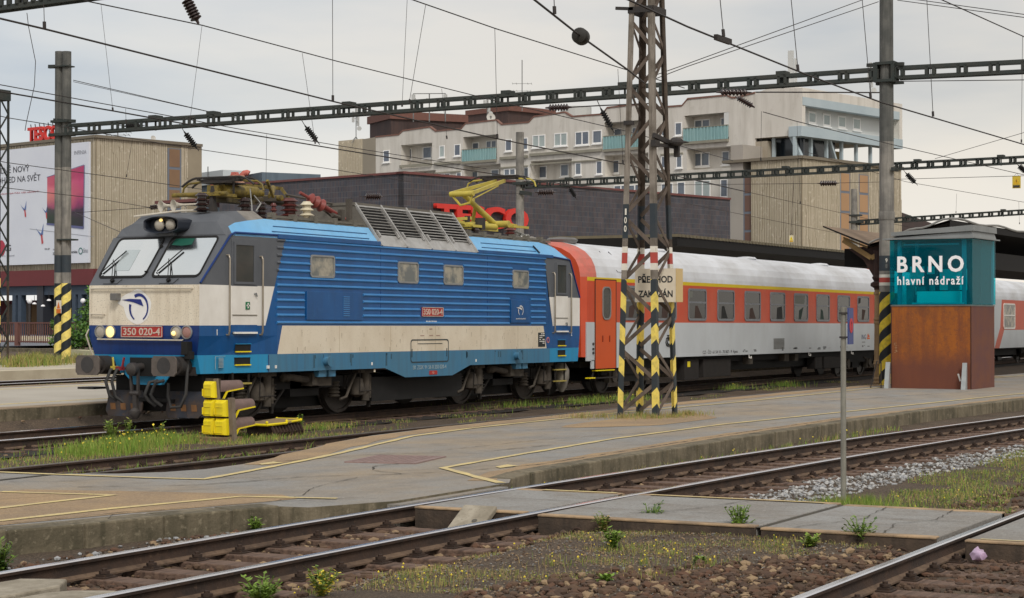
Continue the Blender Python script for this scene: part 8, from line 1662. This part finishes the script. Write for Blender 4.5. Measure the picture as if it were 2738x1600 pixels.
def plant(u, v, h, label, pal, n=26, spread=.5, z=-.16, leaf=.05, group='weeds growing along the rails'):
    b = atz(u, v, z); b.z = min(gh(b.x, b.y), .0) if z < -.05 else z
    t = thing('weed_plant', label, 'plant', tuple(b), 0, group)
    st = MB(); lf = MB()
    for i in range(n):
        a = R.random() * 6.28; sp = R.random() ** .6 * spread * h; H = h * R.uniform(.45, 1.0)
        pts = [(0, 0, -.03), (cos(a) * sp * .35, sin(a) * sp * .35, H * .5), (cos(a) * sp, sin(a) * sp, H)]
        st.tube(pts, .004, 4)
        for k in range(13):
            f = .12 + .88 * k / 12; q = [pts[0][j] + (pts[2][j] - pts[0][j]) * f for j in range(3)]
            b_ = R.random() * 6.28; L_ = leaf * R.uniform(.6, 1.3); d = Vector((cos(b_), sin(b_), R.uniform(-.2, .7))).normalized(); w = d.cross(Vector((0, 0, 1))).normalized() * L_ * .3
            q = Vector(q); lf.add([q, q + d * L_ * .5 + w, q + d * L_, q + d * L_ * .5 - w], [(0, 1, 2, 3)], R.choice(pal))
    st.build('stem', GM[0], t, fix=False); lf.build('foliage', GM + [mat('leaf_dark', (64, 92, 44), (48, 74, 36), rough=.6, ns=5)], t, fix=False); return t
plant(1740, 1418, .30, 'bushy dark green weed against the crossing edge, tallest in the middle', (0, 5, 5), 34, .55, -.18)
plant(1610, 1436, .20, 'thin brownish weed left of the bushy weed at the crossing edge', (1, 2, 0), 14, .4, -.18)
plant(1640, 1480, .20, 'light green feathery weed on the sandy ground in front of the crossing', (0, 3), 24, .5)
plant(1975, 1442, .27, 'loose green weed at the crossing edge right of the bushy weed', (0, 3, 5), 30, .6)
plant(2300, 1470, .25, 'fern-like green weed on stones by the right end of the crossing', (3, 0, 5), 26, .7)
plant(2165, 1475, .12, 'small yellow-green weed on the stones', (1, 3), 20, .7)
plant(700, 1600, .22, 'bright green weed at the bottom edge beside the near rail', (3, 0), 36, .8)
plant(860, 1610, .22, 'yellow-flowering weed at the bottom edge', (1, 4, 0), 26, .7)
plant(682, 1400, .17, 'bright green weed growing out of the kerb joint', (3, 3, 0), 20, .45, -.1)
plant(5, 1520, .25, 'dark green weed at the foot of the kerb at the left edge', (5, 0), 22, .5, -.18)
plant(1870, 1520, .05, 'low green rosette in the sandy ground', (3, 0), 16, 1.2)
plant(1620, 1580, .05, 'low bright green rosette at the bottom of the sandy ground', (3, 3), 16, 1.2)
plant(300, 1185, .45, 'tall pale green weed standing in the grass left of the yellow signal', (3, 0, 1), 22, .3, leaf=.07)
plant(345, 1180, .44, 'tall pale green weed in the grass nearest the yellow signal', (3, 0, 1), 16, .3, leaf=.07)
plant(425, 1175, .36, 'green weed with yellow buds before the near rail of the train', (0, 1, 4), 14, .35, leaf=.06)
plant(805, 1150, .38, 'slender green weed behind the yellow point cover', (0, 3), 9, .25, leaf=.06)
